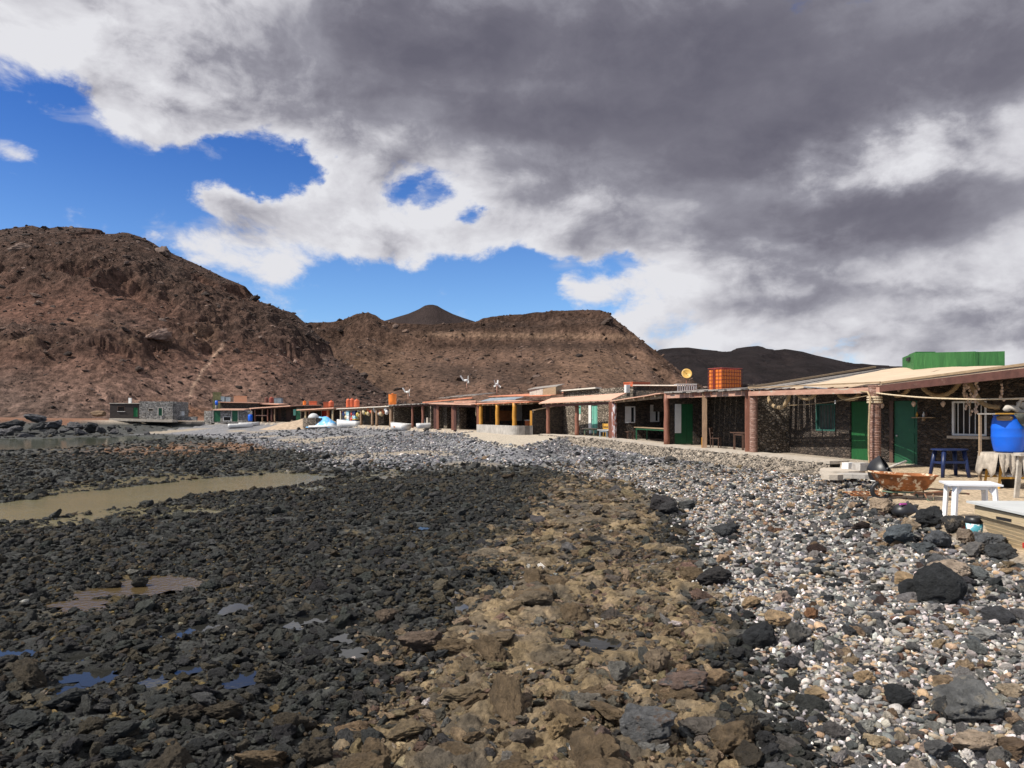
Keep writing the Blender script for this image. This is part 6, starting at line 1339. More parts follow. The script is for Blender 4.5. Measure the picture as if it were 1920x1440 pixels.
def seat(px, inland, m, label, H=.45, r=.2):
    p, n = rowpt(px, inland); t = thing('stool', label, 'stool', tuple(p)); MB().box((p.x, p.y, p.z+H), (r*2, r*2, .04), .3).build('seat', m, t)
    for a in (-1, 1):
        for b in (-1, 1): MB().box((p.x+a*r*.75, p.y+b*r*.75, p.z+H/2-.01), (.04, .04, H-.02)).build('leg', m, t)
seat(1160, .7, WOODD, 'dark stool left of the long green legged table')
long_table(1336, 1364, 805, 1.2, WOODD, WOODD, 'dark wooden table in the shade behind the yellow footed post', w=.7)
def chair(px, inland, m, m2, label, rz=0.0, H=.45, back=.9, grp=None, dz=0):
    p, n = rowpt(px, inland); z = p.z+dz; t = thing('chair', label, 'chair', (p.x, p.y, z), grp); w = .2; cs, sn = math.cos(rz), math.sin(rz)
    def q(a, b, c): return (p.x+a*cs-b*sn, p.y+a*sn+b*cs, z+c)
    MB().slab([q(-w, -w, H), q(w, -w, H), q(w, w, H), q(-w, w, H)], .035).build('seat', m2, t)
    for (a, b, hh) in ((-w, -w, H-.035), (w, -w, H-.035)): MB().beam(q(a*.9, b*.9, 0), q(a*.9, b*.9, hh), .04, .04).build('leg', m, t)
    bk = MB()
    for a in (-w, w): MB().beam(q(a*.9, w*.9, 0), q(a*.9, w*.9, H-.035), .04, .04).build('leg', m, t); bk.beam(q(a*.9, w*.9, H), q(a*.9, w*1.15, back), .04, .04)
    bk.build('back_posts', m, t)
    for zz in (H+.14, H+.30, back-.06): MB().beam(q(-w*.82, w*1.0, zz), q(w*.82, w*1.0, zz), .09, .025, (0, 1, 0)).build('slat', m2, t)
    return t
chair(1305, 1.0, WOODD, WOODD, 'dark wooden chair in the shade beside the green door', 1.0)
def house_d():
    a, n = rowpt(1003); b, n1 = rowpt(1146); h = thing('stone_house', 'sunlit lava stone house with turquoise door behind a thin pink canopy', 'house', tuple((a+b)/2))
    F0, F1 = Vector((3.75, 51.9, 0)), Vector((7.6, 44.6, 0)); zf = -1.65
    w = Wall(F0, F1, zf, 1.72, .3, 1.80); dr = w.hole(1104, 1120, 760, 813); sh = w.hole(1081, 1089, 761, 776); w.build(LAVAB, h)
    u0, u1, z0, z1 = dr; w.door((u0+(u1-u0)*.30, u1, z0, z1), TURQ, h, None, planks=4, handle=True); mb = MB(); w.panel(mb, (u0, u0+(u1-u0)*.29, z0, z1), .03, .12); mb.build('door_frame', WHITE, h)
    w.window(sh, h, TURQ, TURQ)
    pl = MB(); w.panel(pl, (sh[0], sh[1], sh[2]-.45, sh[2]-.02), .02, .05); pl.build('wall_patch', WHITECAP, h)
    cap = MB(); p0, p1 = w.at(-.1, .05), w.at(w.L*.55, .05); cap.beam((p0.x, p0.y, 1.76), (p1.x, p1.y, 1.82), .5, .09); cap.build('white_coping', WHITECAP, h)
    # parapet running on behind the next porch
    G = Wall(F1+Vector((.15, -.28, 0)), (9.9, 39.4), .2, 1.80, .3, 1.58); G.build(LAVAD, h, 'parapet'); cp = MB(); p0, p1 = G.at(0, .05), G.at(G.L, .05); cp.beam((p0.x, p0.y, 1.85), (p1.x, p1.y, 1.63), .45, .06); cp.build('parapet_coping', WHITECAP, h)
    line = MB(); w.panel(line, (.3, w.L*.6, 1.23, 1.27), .02, .03); line.build('string_course', PALEC, h)
    MB().slab([(F0.x+.3, F0.y+.3, 1.6), (F1.x+.3, F1.y+.2, 1.65), (F1.x+4, F1.y+2, 1.65), (F0.x+4, F0.y+2.2, 1.6)], 3.2).build('rear_rooms', LAVAW, h)
    # dark side wall towards the neighbour with an ochre edge post
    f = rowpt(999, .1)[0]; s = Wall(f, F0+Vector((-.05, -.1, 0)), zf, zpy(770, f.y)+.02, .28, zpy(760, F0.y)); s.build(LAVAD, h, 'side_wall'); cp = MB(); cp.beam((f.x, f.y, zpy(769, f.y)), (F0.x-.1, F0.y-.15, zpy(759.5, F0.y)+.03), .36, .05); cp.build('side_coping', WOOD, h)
    post(998.5, f.y, zpy(770, f.y), .075, YELPOST, h, True, -1.38, pt=(f.x-.2, f.y-.06))
    # canopy
    c0, c1 = Vector(W(1010, 755.5, 49.2)), Vector(W(1147, 749, 42.7)); e0, e1 = c0+n*1.15+Vector((0, 0, .36)), c1+n1*1.0+Vector((0, 0, .42))
    lumpy_slab(MB(), (c0, c1, e1, e0), .06, 10, .015, 6).build('canopy', PINKROOF, h)
    bm = MB(); bm.beam(c0-Vector((-.1, 0, .20))+n*.25, c1-Vector((0, 0, .20))+n*.25, .10, .16); bm.build('canopy_beam', DARKBEAM, h)
    rf = MB()
    for k in range(11):
        p = c0+(c1-c0)*(k+.3)/11.3; q = e0+(e1-e0)*(k+.3)/11.3; rf.beam(p-n*.07-Vector((0, 0, .10)), q-Vector((0, 0, .10)), .06, .07)
    rf.build('rafters', WOOD, h)
    for px, r, dx in ((1024.5, .13, 0), (1078.5, .135, 0)): p, nn = rowpt(px); post(px, p.y, zpy(758, p.y), r, REDPOST, h, False, pt=(p.x+nn.x*.15, p.y+nn.y*.15))
    return w
WD = house_d()
long_table(1066, 1086, 805, 1.4, PALEC, GRNFRAME, 'pale bench against the sunlit stone wall', H=.5, w=.4, name='bench')
chair(1115, .9, YELW, YELW, 'yellow wooden chair beside the turquoise door', 2.6, dz=-.02)
chair(1123.5, .95, WOOD, LTBLUE, 'blue slatted chair with yellow frame in front of the stone wall', .2, back=1.15)
chair(1119, 1.25, YELW, YELW, 'tall yellow chair beside the blue slatted chair', .2, back=1.15)
long_table(1118, 1139, 812, .45, GREYPL, GREYT, 'low grey table in front of the blue slatted chair', H=.5, w=.8)
tag(lumpy_slab(MB(), [tuple(rowpt(1096, .35)[0]+Vector((0, 0, .03))), tuple(rowpt(1112, .35)[0]+Vector((0, 0, .03))), tuple(rowpt(1112, 1.0)[0]+Vector((0, 0, .03))), tuple(rowpt(1096, 1.0)[0]+Vector((0, 0, .03)))], .02, 6, .01).build('mat', mat('green_mat', (.13, .15, .05)), None), 'olive green mat on the terrace before the turquoise door', 'mat')
HE = porch_house('stone_house', 'house with three ochre posts and orange roof above a curved concrete planter', 897, 998, 4.2, 757, 753, .35, LAVAD, [(901.5, .15, YELPOST, False), (932.5, .15, YELPOST, False), (964.5, .16, YELPOST, False), (896.5, .10, REDPOST, True)], 'sheet', TERRA, WOOD, (.08, .10), rafters=10,
                 cross=[('win', 909, 920, 760, 792, WOODD, DARKIN)], crossm=LAVAD, body=3.5, th=.06, over=.3)
def house_e_bits():
    h = HE[0]; cw = HE[6]
    def pan(px0, px1, py0, py1, m, name, off=.03): 
        mb = MB(); u0, u1 = sorted((cw.u(px0), cw.u(px1))); cw.panel(mb, (u0, min(u1, cw.L+3), cw.z(py1, u0), cw.z(py0, u0)), off, .05); return mb.build(name, m, h)
    pan(935, 964, 770, 789, mat('burnt_orange_wall', (.21, .085, .03)), 'painted_panel'); pan(967, 985, 759, 789, GREYPL, 'white_panel', .05)
    c = rowpt(958, 2.6)[0]
    t = thing('counter', 'orange counter with pale top behind the ochre posts', 'counter', tuple(c)); d = (rowpt(990)[0]-rowpt(930)[0]).normalized(); a, b = c-d*1.8, c+d*1.2
    MB().beam((a.x, a.y, c.z+.45), (b.x, b.y, c.z+.45), .5, .86).build('cabinet', mat('orange_paint', (.36, .10, .03)), t); MB().beam((a.x, a.y, c.z+.92), (b.x, b.y, c.z+.92), .62, .06).build('worktop', GREYPL, t)
    p = rowpt(978, 2.4)[0]; t = thing('drum', 'small navy drum under the pale worktop end', 'drum', tuple(p)); MB().lathe((p.x, p.y, p.z), [(.2, 0), (.23, .2), (.22, .45), (.18, .5)], 14).build('drum_body', BLUED, t, True); MB().lathe((p.x, p.y, p.z+.5), [(.17, 0), (.17, .03)], 14).build('lid', BLUED, t)
    # upper orange slope with a loose grey sheet and the skylight box
    fl, fr, n = HE[1], HE[2], HE[5]; d = (fr-fl).normalized()
    up = MB(); za = zpy(748.5, fl.y)+.15; a, b = fl-d*1.5+n*1.8, fr+n*1.6; lumpy_slab(up, ((a.x, a.y, za+.16), (b.x, b.y, zpy(745, b.y)+.16), (b.x+n.x*3, b.y+n.y*3, zpy(742, b.y)+.4), (a.x+n.x*3, a.y+n.y*3, za+.36)), .05, 8, .03, 2); up.build('upper_roof', TERRA, h)
    s = MB(); a, b = fl-d*.5+n*.5, fl+d*4.2+n*.9; s.slab([(a.x, a.y, zpy(754, a.y)+.1), (b.x, b.y, zpy(748, b.y)), (b.x+n.x*.9, b.y+n.y*.9, zpy(746, b.y)+.12), (a.x+n.x*.9, a.y+n.y*.9, zpy(751, a.y)+.2)], .05); s.build('loose_roof_sheet', GREYT, h)
    Y = 53.0; t = thing('skylight_box', 'weathered wooden box with sloping lid on the orange roof', 'box', W(1018, 740, Y)); a, b = Vector(W(993, 741, Y+1)), Vector(W(1042, 737, Y-1.5)); m = a+(b-a)*.52
    def blk(p, q, z0, z1, zz, nm, mt): n2 = Vector((.5, .86, 0)); MB().slab([(p.x, p.y, z0), (q.x, q.y, z1), (q.x+n2.x, q.y+n2.y, z1+.12), (p.x+n2.x, p.y+n2.y, z0+.12)], zz).build(nm, mt, t)
    blk(a, m-Vector((.01, 0, 0)), zpy(731, Y+.5), zpy(729, Y), .62, 'box_body', BONE); blk(m, b, zpy(729, Y), zpy(725, Y-1.5), .6, 'box_body', WOOD)
    l0, l1 = a-Vector((.15, .05, 0)), b+Vector((.1, -.05, 0)); n2 = Vector((.5, .86, 0)); MB().slab([(l0.x, l0.y, zpy(729.5, Y+.5)), (l1.x, l1.y, zpy(723.5, Y-1.5)), (l1.x+n2.x*1.2, l1.y+n2.y*1.2, zpy(723.5, Y-1.5)+.2), (l0.x+n2.x*1.2, l0.y+n2.y*1.2, zpy(729.5, Y+.5)+.2)], .05).build('lid', GREYBOARD, t)
    # planter wall
    zt = zpy(797, 52.5); cpt = Vector(W(931, 810, 51.5)); t = thing('concrete_planter', 'curved grey concrete planter wall in front of the ochre posts', 'planter', (cpt.x, cpt.y, -1.4)); P = []
    A0, A1_ = Vector(W(893.5, 800, 56.3)), Vector(W(955, 800, 50.0)); A0.z = A1_.z = 0
    for k in range(11): P.append(A0+(A1_-A0)*k/10)
    dd = (A1_-A0).normalized(); nn = Vector((-dd.y, dd.x, 0)); nn = nn if nn.y > 0 else -nn; c = A1_+nn*.55
    for k in range(1, 9): ang = math.pi/2*k/8*1.25; P.append(c-nn*(.55*math.cos(ang))+dd*(.55*math.sin(ang)))
    P.append(P[-1]+nn*.6); vs = []; fs = []
    for p in P:
        ins = (c+Vector((-.2, .2, 0))-p).normalized()*.0+nn*.22; vs += [(p.x, p.y, -1.55), (p.x, p.y, zt), (p.x+ins.x, p.y+ins.y, zt), (p.x+ins.x, p.y+ins.y, -1.55)]
    for i in range(len(P)-1):
        for (a_, b_) in ((0, 1), (1, 2), (2, 3)): fs.append((4*i+a_, 4*i+4+a_, 4*i+4+b_, 4*i+b_))
    mesh_obj('wall_shell', vs, fs, CONC, t); soil = MB(); soil.slab([(p.x+nn.x*.21, p.y+nn.y*.21, zt-.06) for p in P[:14]]+[(P[13].x+nn.x*1.0, P[13].y+nn.y*1.0, zt-.06), (P[0].x+nn.x*.9, P[0].y+nn.y*.9, zt-.06)], .3); soil.build('fill', CONC, t)
house_e_bits()
def hanging_rope():
    p = rowpt(890.5, .1)[0]; a = Vector((p.x, p.y, zpy(755, p.y))); b = Vector((p.x, p.y, zpy(780, p.y))); P = [a+(b-a)*k/8+Vector((.02*math.sin(k*2), 0, 0)) for k in range(9)]; tag(MB().tube(P, .05, 7).build('rope', ROPE, None, True), 'thick rope hanging down beside the first ochre post', 'rope')
hanging_rope()
HF = porch_house('stone_house', 'house with dark red posts and a turquoise door deep in its porch', 806, 893, 4.0, 756, 758, .35, LAVAB, [(817.5, .17, DARKBEAM, True), (821, .11, REDPOST, True), (850.5, .16, REDPOST, True), (853.5, .10, DARKBEAM, True)], 'sheet', PINKROOF, DARKBEAM, (.1, .16), back=[('door', 866, 875, 766, 800, TURQD)], body=3.5, th=.07, over=.5)
def house_f_bits():
    h = HF[0]; n = HF[5]
    for (p0, p1, inl, pyt, m) in ((805, 814, 1.3, 756, LAVAB), (825, 838, 1.2, 755, LAVAB)):
        a, b = rowpt(p0, inl)[0], rowpt(p1, inl)[0]; z1 = zpy(pyt, a.y); MB().slab([(a.x, a.y, z1), (b.x, b.y, z1), (b.x+n.x*.7, b.y+n.y*.7, z1), (a.x+n.x*.7, a.y+n.y*.7, z1)], z1+1.35).build('stone_pier', m, h)
    fl, fr = HF[1], HF[2]; d = (fr-fl).normalized(); a, b = fl-d*.3-n*.55, fr+d*.2-n*.45; MB().beam((a.x, a.y, zpy(754.8, fl.y)), (b.x, b.y, zpy(746, fr.y)), .12, .10).build('roof_edge', TERRA, h)
    r = MB(); a, b = fl-d*.3+n*1.0, fr-d*2+n*1.0; roof_boards(r, (a.x, a.y, zpy(752, a.y)+.30), (b.x, b.y, zpy(747, b.y)+.30), (b.x+n.x*2, b.y+n.y*2, zpy(746, b.y)+.5), (a.x+n.x*2, a.y+n.y*2, zpy(751, a.y)+.5), 9, .04, .05, .05); r.build('loose_boards', GREYBOARD, h)
    MB().beam((rowpt(852)[0].x, rowpt(852)[0].y, zpy(753.5, 60)), (rowpt(893)[0].x, rowpt(893)[0].y, zpy(753, 57.5)), .1, .20).build('pink_beam', PINKBEAM, h)
house_f_bits()
HG = porch_house('stone_house', 'house with pale board roof, thin dark posts and a small white boat in front', 737, 803, 3.4, 759.5, 756, .35, LAVAB, [(773.5, .11, REDPOST, False), (793, .13, REDPOST, False)], 'boards', GREYBOARD, DARKBEAM, (.1, .15), back=[('door', 748, 754, 767, 791, TURQD), ('win', 758, 764, 768, 784, WHITE), ('win', 779, 783, 764, 783, WHITE, GREYPL)], body=4, over=.45, th=.07)
HH = porch_house('stone_house', 'cream house hung all over with fishing floats and buoys', 637, 735, 3.2, 766, 761, .22, mat('cream_render', (.50, .43, .32), rough=.9), [(677, .13, TANPOST, False), (698, .13, TANPOST, False), (706.5, .13, TANPOST, False), (733.5, .19, TANPOST, False)], 'sheet', WHITECAP, TANPOST, (.1, .2), back=[('door', 715, 727, 768, 793, WOODD)], body=4, over=.4, th=.09)
def turquoise_window_bits():
    h = HH[0]; p = rowpt(690, 1.5)[0]; n = HH[5]; MB().slab([(p.x-.6, p.y, .5), (p.x+.5, p.y-.6, .5), (p.x+.5+n.x*.6, p.y-.6+n.y*.6, .5), (p.x-.6+n.x*.6, p.y+n.y*.6, .5)], 1.8).build('stone_pier', LAVAB, h)
turquoise_window_bits()
def boat(name, label, cx, cy, z, L, Wd, H, rz, m, m_in, grp=None, cover=None):
    t = thing(name, label, 'boat', (cx, cy, z), grp, rz); N_, K = 12, 9; vs = []; fs = []
    for i in range(N_+1):
        u = i/N_; w = Wd/2*(1-max(0, (u-.35)/.65)**2.2*.97)*(.86+.14*min(1, u/.3)); sh = H*(1+.25*u*u); kz = .10*H*max(0, u-.6)**1.5*3
        for k in range(K):
            a = math.pi*k/(K-1); vs.append((-L/2+L*u+(.12*L*max(0, u-.6)*math.sin(0)), -math.cos(a)*w, kz+(sh-kz)*(1-math.sin(a)**.6)))
    for i in range(N_):
        for k in range(K-1): fs.append((i*K+k, (i+1)*K+k, (i+1)*K+k+1, i*K+k+1))
    fs.append(tuple(range(K)))
    o = mesh_obj('hull', vs, fs, m, t, True, True); md = o.modifiers.new('thickness', 'SOLIDIFY'); md.thickness = .04
    g = MB()
    for k in (0, K-1): g.tube([vs[i*K+k] for i in range(N_+1)], .03, 6)
    g.build('gunwale', m_in, t, True, True)
    for u in (.28, .55): i = int(u*N_); w = abs(vs[i*K][1]); MB().box((vs[i*K][0], 0, H*.78), (.2, w*1.9, .035)).build('thwart', m_in, t, False, True)
    return t
RIBM = mat('hull_red', (.40, .16, .06))
def front(px, out): p, n = rowpt(px); q = p-n*out; return q.x, q.y, gz(q.x, q.y)
x, y, z = front(754, .35); boat('rowing_boat', 'small white rowing boat with orange patch below the pale board roof', x, y, z+.03, 3.3, 1.3, .62, 2.2, WHITE, WHITE)
pt = [o for o in COL.objects if o.name.startswith('rowing_boat')][-1]; MB().box((-.3, .63, .42), (.34, .05, .30)).build('orange_patch', RIBM, pt, False, True)
x, y, z = front(801, -.2); boat('rowing_boat', 'little white dinghy on the terrace beside the stone pier', x, y, z+.02, 2.2, 1.0, .42, .4, WHITE, WHITE)
x, y, z = front(657, .2); boat('rowing_boat', 'white boat in front of the float covered house', x, y, z+.02, 3.6, 1.5, .7, 2.6, WHITE, WHITE)
x, y, z = front(479, 2.2); boat('rowing_boat', 'white boat left of the pair on the pale sand', x, y, z+.02, 2.6, 1.2, .42, .5, WHITE, WHITE, 'white boats on the pale sand')
x, y, z = front(510, 4.6); boat('rowing_boat', 'white boat right of the pair on the pale sand', x, y, z+.02, 3.0, 1.3, .5, .4, WHITE, WHITE, 'white boats on the pale sand')
def tarp_boat():
    x, y, z = front(631, 1.5); t = thing('covered_boat', 'boat under a light blue and white tarpaulin by the sand mound', 'boat', (x, y, z)); n = 16; vs = []; fs = []
    for j in range(n+1):
        for i in range(n+1):
            u, v = i/n*2-1, j/n*2-1; e = max(abs(u), abs(v)); hh = 1.35*(1-abs(v)**1.5)*(1-.45*(u+.25)**2)*(1 if e < .99 else 0)+.10*math.sin(u*7+v*3)*(1-e); vs.append((x+u*1.55+.5*v, y+v*1.0-u*.3, z+max(.02, hh)))
    for j in range(n):
        for i in range(n): k = j*(n+1)+i; fs.append((k, k+1, k+n+2, k+n+1))
    mesh_obj('tarpaulin', vs, fs, LTBLUE, t, True); MB().tube([(x-1.6, y-.9, z+.12), (x, y-1.05, z+.14), (x+1.8, y-1.25, z+.12)], .13, 8).build('white_roll', WHITE, t, True)
tarp_boat()
# floats, buoys and banners on the cream house
def floats():
    rr = random.Random(9); h = HH
    for (p0, p1, inl, n, z0, z1, grp) in ((638, 672, .05, 22, 769, 788, 'floats at the left corner of the cream house'), (680, 734, .0, 26, 766, 776, 'floats hung under the eave of the cream house'), (716, 730, 1.2, 8, 776, 790, 'floats piled inside the porch of the cream house')):
        for k in range(n):
            px = p0+(p1-p0)*(k+rr.random()*.7)/n; p, nn = rowpt(px, inl+rr.uniform(0, .4)); py = rr.uniform(z0, z1); m, c = rr.choice([(CREAM, 'cream'), (CREAM, 'cream'), (YELF, 'yellow'), (ORF, 'orange'), (WHITE, 'white'), (REDP, 'red')]); r = rr.uniform(.15, .28)
            o = MB().lathe((p.x, p.y, zpy(py, p.y)), [(.03, -r*1.25), (r*.7, -r*.9), (r, -r*.1), (r*.92, r*.45), (r*.45, r), (.05, r*1.25)], 10).build('fishing_float', m, None, True); tag(o, '%s fishing float among the %s' % (c, grp), 'float', grp)
    for (px, m1, m2, lb) in ((664, BLUED, TEAL, 'tall dark blue banner cloth with green band on the cream house'), (652, TEAL, WHITE, 'teal and white banner cloth on the cream house'), (645, BLUED, BLACK, 'narrow dark cloth hanging on the cream house')):
        p, nn = rowpt(px, -.05); t = thing('hanging_cloth', lb, 'cloth', (p.x, p.y, zpy(770, p.y))); d = Vector((nn.y, -nn.x, 0)); w = .55
        for k, (a, b, m) in enumerate(((770, 779, m1), (779.3, 785, m2), (785.3, 787, YELF if k_ else m1) if (k_ := (px == 664)) else (785.3, 787, m1), (787.3, 790.5, m1))):
            q0, q1 = p-d*w*.7, p+d*w*.7; MB().slab([(q0.x, q0.y, zpy(a, p.y)), (q1.x, q1.y, zpy(a, p.y)), (q1.x+nn.x*.35, q1.y+nn.y*.35, zpy(a, p.y)), (q0.x+nn.x*.35, q0.y+nn.y*.35, zpy(a, p.y))], zpy(a, p.y)-zpy(b, p.y)).build('band', m, t)
    p, nn = rowpt(686, .4); t = thing('metal_cage', 'round black metal cage stand in front of the cream wall', 'stand', tuple(p)); c = MB()
    for zz in (.05, .55, 1.0): c.tube([(p.x+.6*math.cos(a*.5236), p.y+.6*math.sin(a*.5236), p.z+zz) for a in range(13)], .025, 5)
    for a in range(8): c.tube([(p.x+.6*math.cos(a*.785), p.y+.6*math.sin(a*.785), p.z), (p.x+.6*math.cos(a*.785), p.y+.6*math.sin(a*.785), p.z+1.0)], .02, 5)
    c.build('bars', BLACK, t)
    chair(722, .8, WHITE, BLACK, 'white framed chair with black seat under the floats', .5); chair(727, .8, BLACK, BLACK, 'black chair beside the white framed chair', .3); chair(780, 1.2, GREYT, BLUED, 'grey blue chair under the pale board roof', .9)
    p, n = rowpt(800, 1.3); tag(MB().beam((p.x, p.y, p.z+.3), (p.x+.55, p.y+.3, p.z+1.35), .5, .05, (1, 0, 0)).build('board', WHITECAP, None), 'pale board leaning at the stone pier', 'board')
    p, n = rowpt(790, 1.6); tag(MB().box((p.x, p.y, p.z+.5), (2.0, .4, 1.0), .5).build('low_wall', PALEC, None), 'low rendered wall inside the pale board porch', 'wall')
floats()
# roof tanks and other things on the roofs
def cyl_tank(px, py0, py1, wpx, Y, m, label, grp=None, name='water_tank', dome=.0, leg=.35):
    x, y, z1 = W(px, py0, Y); z0 = zpy(py1, Y); r = wpx/F*Y/2; h = z1-z0; t = thing(name, label, 'water tank', (x, y, z0), grp)
    pr = [(r*.96, -leg), (r*.97, 0)]; k = 5
    for i in range(k): a = h*(i/k); pr += [(r, a+.02*h), (r*.975, a+h/k*.5), (r, a+h/k*.96)]
    pr += [(r*1.04, h*.97), (r*1.04, h)] if not dome else [(r*.8, h+dome*r*.5), (r*.3, h+dome*r)]
    MB().lathe((x, y, z0), pr, 24).build('tank_body', m, t, True); MB().lathe((x, y, z0+h+(dome*r if dome else 0)), [(r*.28, .002), (r*.28, .07), (r*.1, .09)], 14).build('lid', m, t, True); return t
cyl_tank(736, 739, 754, 15, 76, ORANGE, 'tall bright orange round tank standing alone on the roof')
cyl_tank(653, 750, 763, 8, 88, ORANGER, 'left round orange tank of the cluster above the floats', dome=.5); cyl_tank(660, 749, 763, 8, 90, ORANGER, 'middle round orange tank of the cluster above the floats', dome=.4); cyl_tank(669, 751, 763, 10, 86, ORANGER, 'right round orange tank of the cluster above the floats', dome=.4)
cyl_tank(571, 752, 762, 6, 98, ORANGE, 'slim orange round tank on the far row roof', leg=.8); cyl_tank(621, 754, 762, 10, 96, ORANGER, 'flattened orange tank right of the small roof box', dome=.5, leg=.8)
cyl_tank(499.5, 746, 755, 7, 106, mat('brown_tank', (.17, .075, .055)), 'brown round tank on the upper far roof', leg=.8, dome=.3); cyl_tank(509, 746, 755, 8, 106, mat('dull_red_tank', (.27, .065, .045)), 'dull red round tank on the upper far roof', leg=.8, dome=.3)
def box_tank(px0, px1, py0, py1, Y, m, label, dp=1.0, rz=0.0, name='roof_box', lidm=None, down=.5):
    x0, _, z1 = W(px0, py0, Y); x1 = W(px1, py0, Y)[0]; z0 = zpy(py1, Y); w = x1-x0; c = ((x0+x1)/2, Y+dp/2); t = thing(name, label, 'tank', (c[0], c[1], z0))
    b = MB().box((c[0], c[1], (z1+z0-down)/2), (w, dp, z1-z0+down), rz); b.build('tank_body', m, t); MB().box((c[0], c[1], z1+.035), (w*1.04, dp*1.04, .066), rz).build('lid', lidm or m, t); return t
box_tank(578, 592, 753, 762, 98, ORANGER, 'squat orange box tank right of the slim orange tank', 1.0, .2); box_tank(605, 615, 754.5, 762, 97, ORANGER, 'small dull orange box on the far row roof', 1.0, .2)
box_tank(434, 457, 743, 752.5, 103, PEACH, 'peach rendered box on the upper storey roof', 2.2, .35); box_tank(397, 411, 736, 748, 104, OLIVE, 'olive green cube tank high at the left', 1.2, .3, down=1.6); box_tank(414, 421, 744, 752, 104, GREYT, 'grey tank beside the olive green cube', .8, down=.6); box_tank(423, 432, 744, 752, 104, GREYT, 'second grey tank beside the peach box', .8, down=.6, lidm=WOODD)
box_tank(514, 527, 747, 755, 107, GREYT, 'pale grey tank right of the dull red round tank', .9, down=.8)
box_tank(1178, 1216, 718, 727, 46, ORANGER, 'shallow orange tub on the parapet roof', 1.1, .4, down=.4)
x, y, z = W(1176, 723, 45); t = thing('block', 'small white block left of the shallow orange tub', 'block', (x, y, z-.5)); MB().box((x, y, z-.2), (.28, .3, .5), .3).build('block_body', WHITE, t)
def ibc():
    Y = 31.5; c0 = Vector(W(1328, 727, Y+.6)); c1 = Vector(W(1353, 728, Y)); zt = zpy(690, Y); d1 = (c1-c0); d1.z = 0; x2 = Vector(W(1391.5, 727, Y+.55)); d2 = x2-c1; d2.z = 0; z0 = zpy(730, Y); t = thing('caged_tank', 'orange caged water tank on the grey board roof', 'water tank', (c1.x, c1.y, z0)); C = Vector((c0.x, c0.y, 0)); ins = .03
    def q(a, b, z, k=0): p = C+d1*(a)+d2*b; return (p.x, p.y, z)
    MB().slab([q(.03, .03, zt-.06), q(.97, .03, zt-.06), q(.97, .97, zt-.06), q(.03, .97, zt-.06)][::-1], zt-z0-.06).build('tank_body', ORANGE, t)
    cg = MB()
    for k in range(6): 
        z = z0+.10+(zt-z0-.10)*k/5; cg.tube([q(0, 1, z), q(0, 0, z), q(1, 0, z), q(1, 1, z), q(0, 1, z)], .012 if k < 5 else .024, 6)
    for k in range(5): cg.tube([q(k/4, 0, z0), q(k/4, 0, zt)], .010, 5); cg.tube([q(k/4, 1, z0), q(k/4, 1, zt)], .009, 5)
    for k in range(1, 9): cg.tube([q(1, k/8, z0), q(1, k/8, zt)], .009, 5); cg.tube([q(0, k/8, z0), q(0, k/8, zt)], .009, 5)
    cg.tube([q(.45, 0, zt+.01), q(.45, 1, zt+.01)], .02, 5); cg.build('cage', DKRED, t)
    sp = MB(); a, b = Vector(q(.45, -.02, z0)), Vector(q(.45, -.02, zt)); sp.beam(a, b, .03, .09, (1, 0, 0)); sp.build('cage_strap', DKRED, t)
    bs = MB(); bs.slab([q(-.02, -.02, z0-.005), q(1.02, -.02, z0-.005), q(1.02, 1.02, z0-.005), q(-.02, 1.02, z0-.005)][::-1], .3); bs.build('pallet_base', GREYBOARD, t)
ibc()
def dish():
    Y = 36.5; x, y, z = W(1288, 701, Y); t = thing('satellite_dish', 'yellowed satellite dish on a short red mast', 'satellite dish', (x, y, zpy(728, Y))); r = .245; ax = Vector((-.35, -.9, .28)).normalized(); u = ax.orthogonal().normalized(); v = ax.cross(u); vs = []; fs = []; K = 22
    for (k, dd) in ((1, .075), (.75, .042), (.5, .018), (.25, .004), (.02, 0)):
        for i in range(K): a = 2*math.pi*i/K; p = Vector((x, y, z))+ax*dd+u*(r*k*math.cos(a))+v*(r*k*1.12*math.sin(a)); vs.append(tuple(p))
    for j in range(4):
        for i in range(K): fs.append((j*K+i, j*K+(i+1) % K, (j+1)*K+(i+1) % K, (j+1)*K+i))
    o = mesh_obj('reflector', vs, fs, DISHY, t, True); md = o.modifiers.new('thickness', 'SOLIDIFY'); md.thickness = .01
    MB().tube([(x-.02, y+.02, z-.05), (x-.03, y+.02, zpy(731, Y))], .025, 7).build('mast', REDPOST, t, True); c = Vector((x, y, z)); MB().tube([c-v*r*1.05, c-v*r*.6+ax*.28], .012, 5).build('feed_arm', STEEL, t, True)
    Y = 36; x0, _, zt = W(1269, 720.5, Y); x1 = W(1306, 720.5, Y)[0]; zb = zpy(728, Y); t = thing('roof_rack', 'low pale slatted rack on the roof around the dish mast', 'rack', ((x0+x1)/2, Y, zb)); MB().box(((x0+x1)/2, Y+.3, zt), (x1-x0, .8, .04)).build('top', GREYPL, t); s = MB()
    for k in range(9): s.box((x0+.04+(x1-x0-.08)*k/8, Y-.06, (zt+zb)/2-.12), (.055, .03, zt-zb+.2))
    s.build('slats', STEEL, t); MB().box(((x0+x1)/2+.3, Y+.35, zb-.15), (.55, .5, .22)).build('red_base', DKRED, t)
dish()
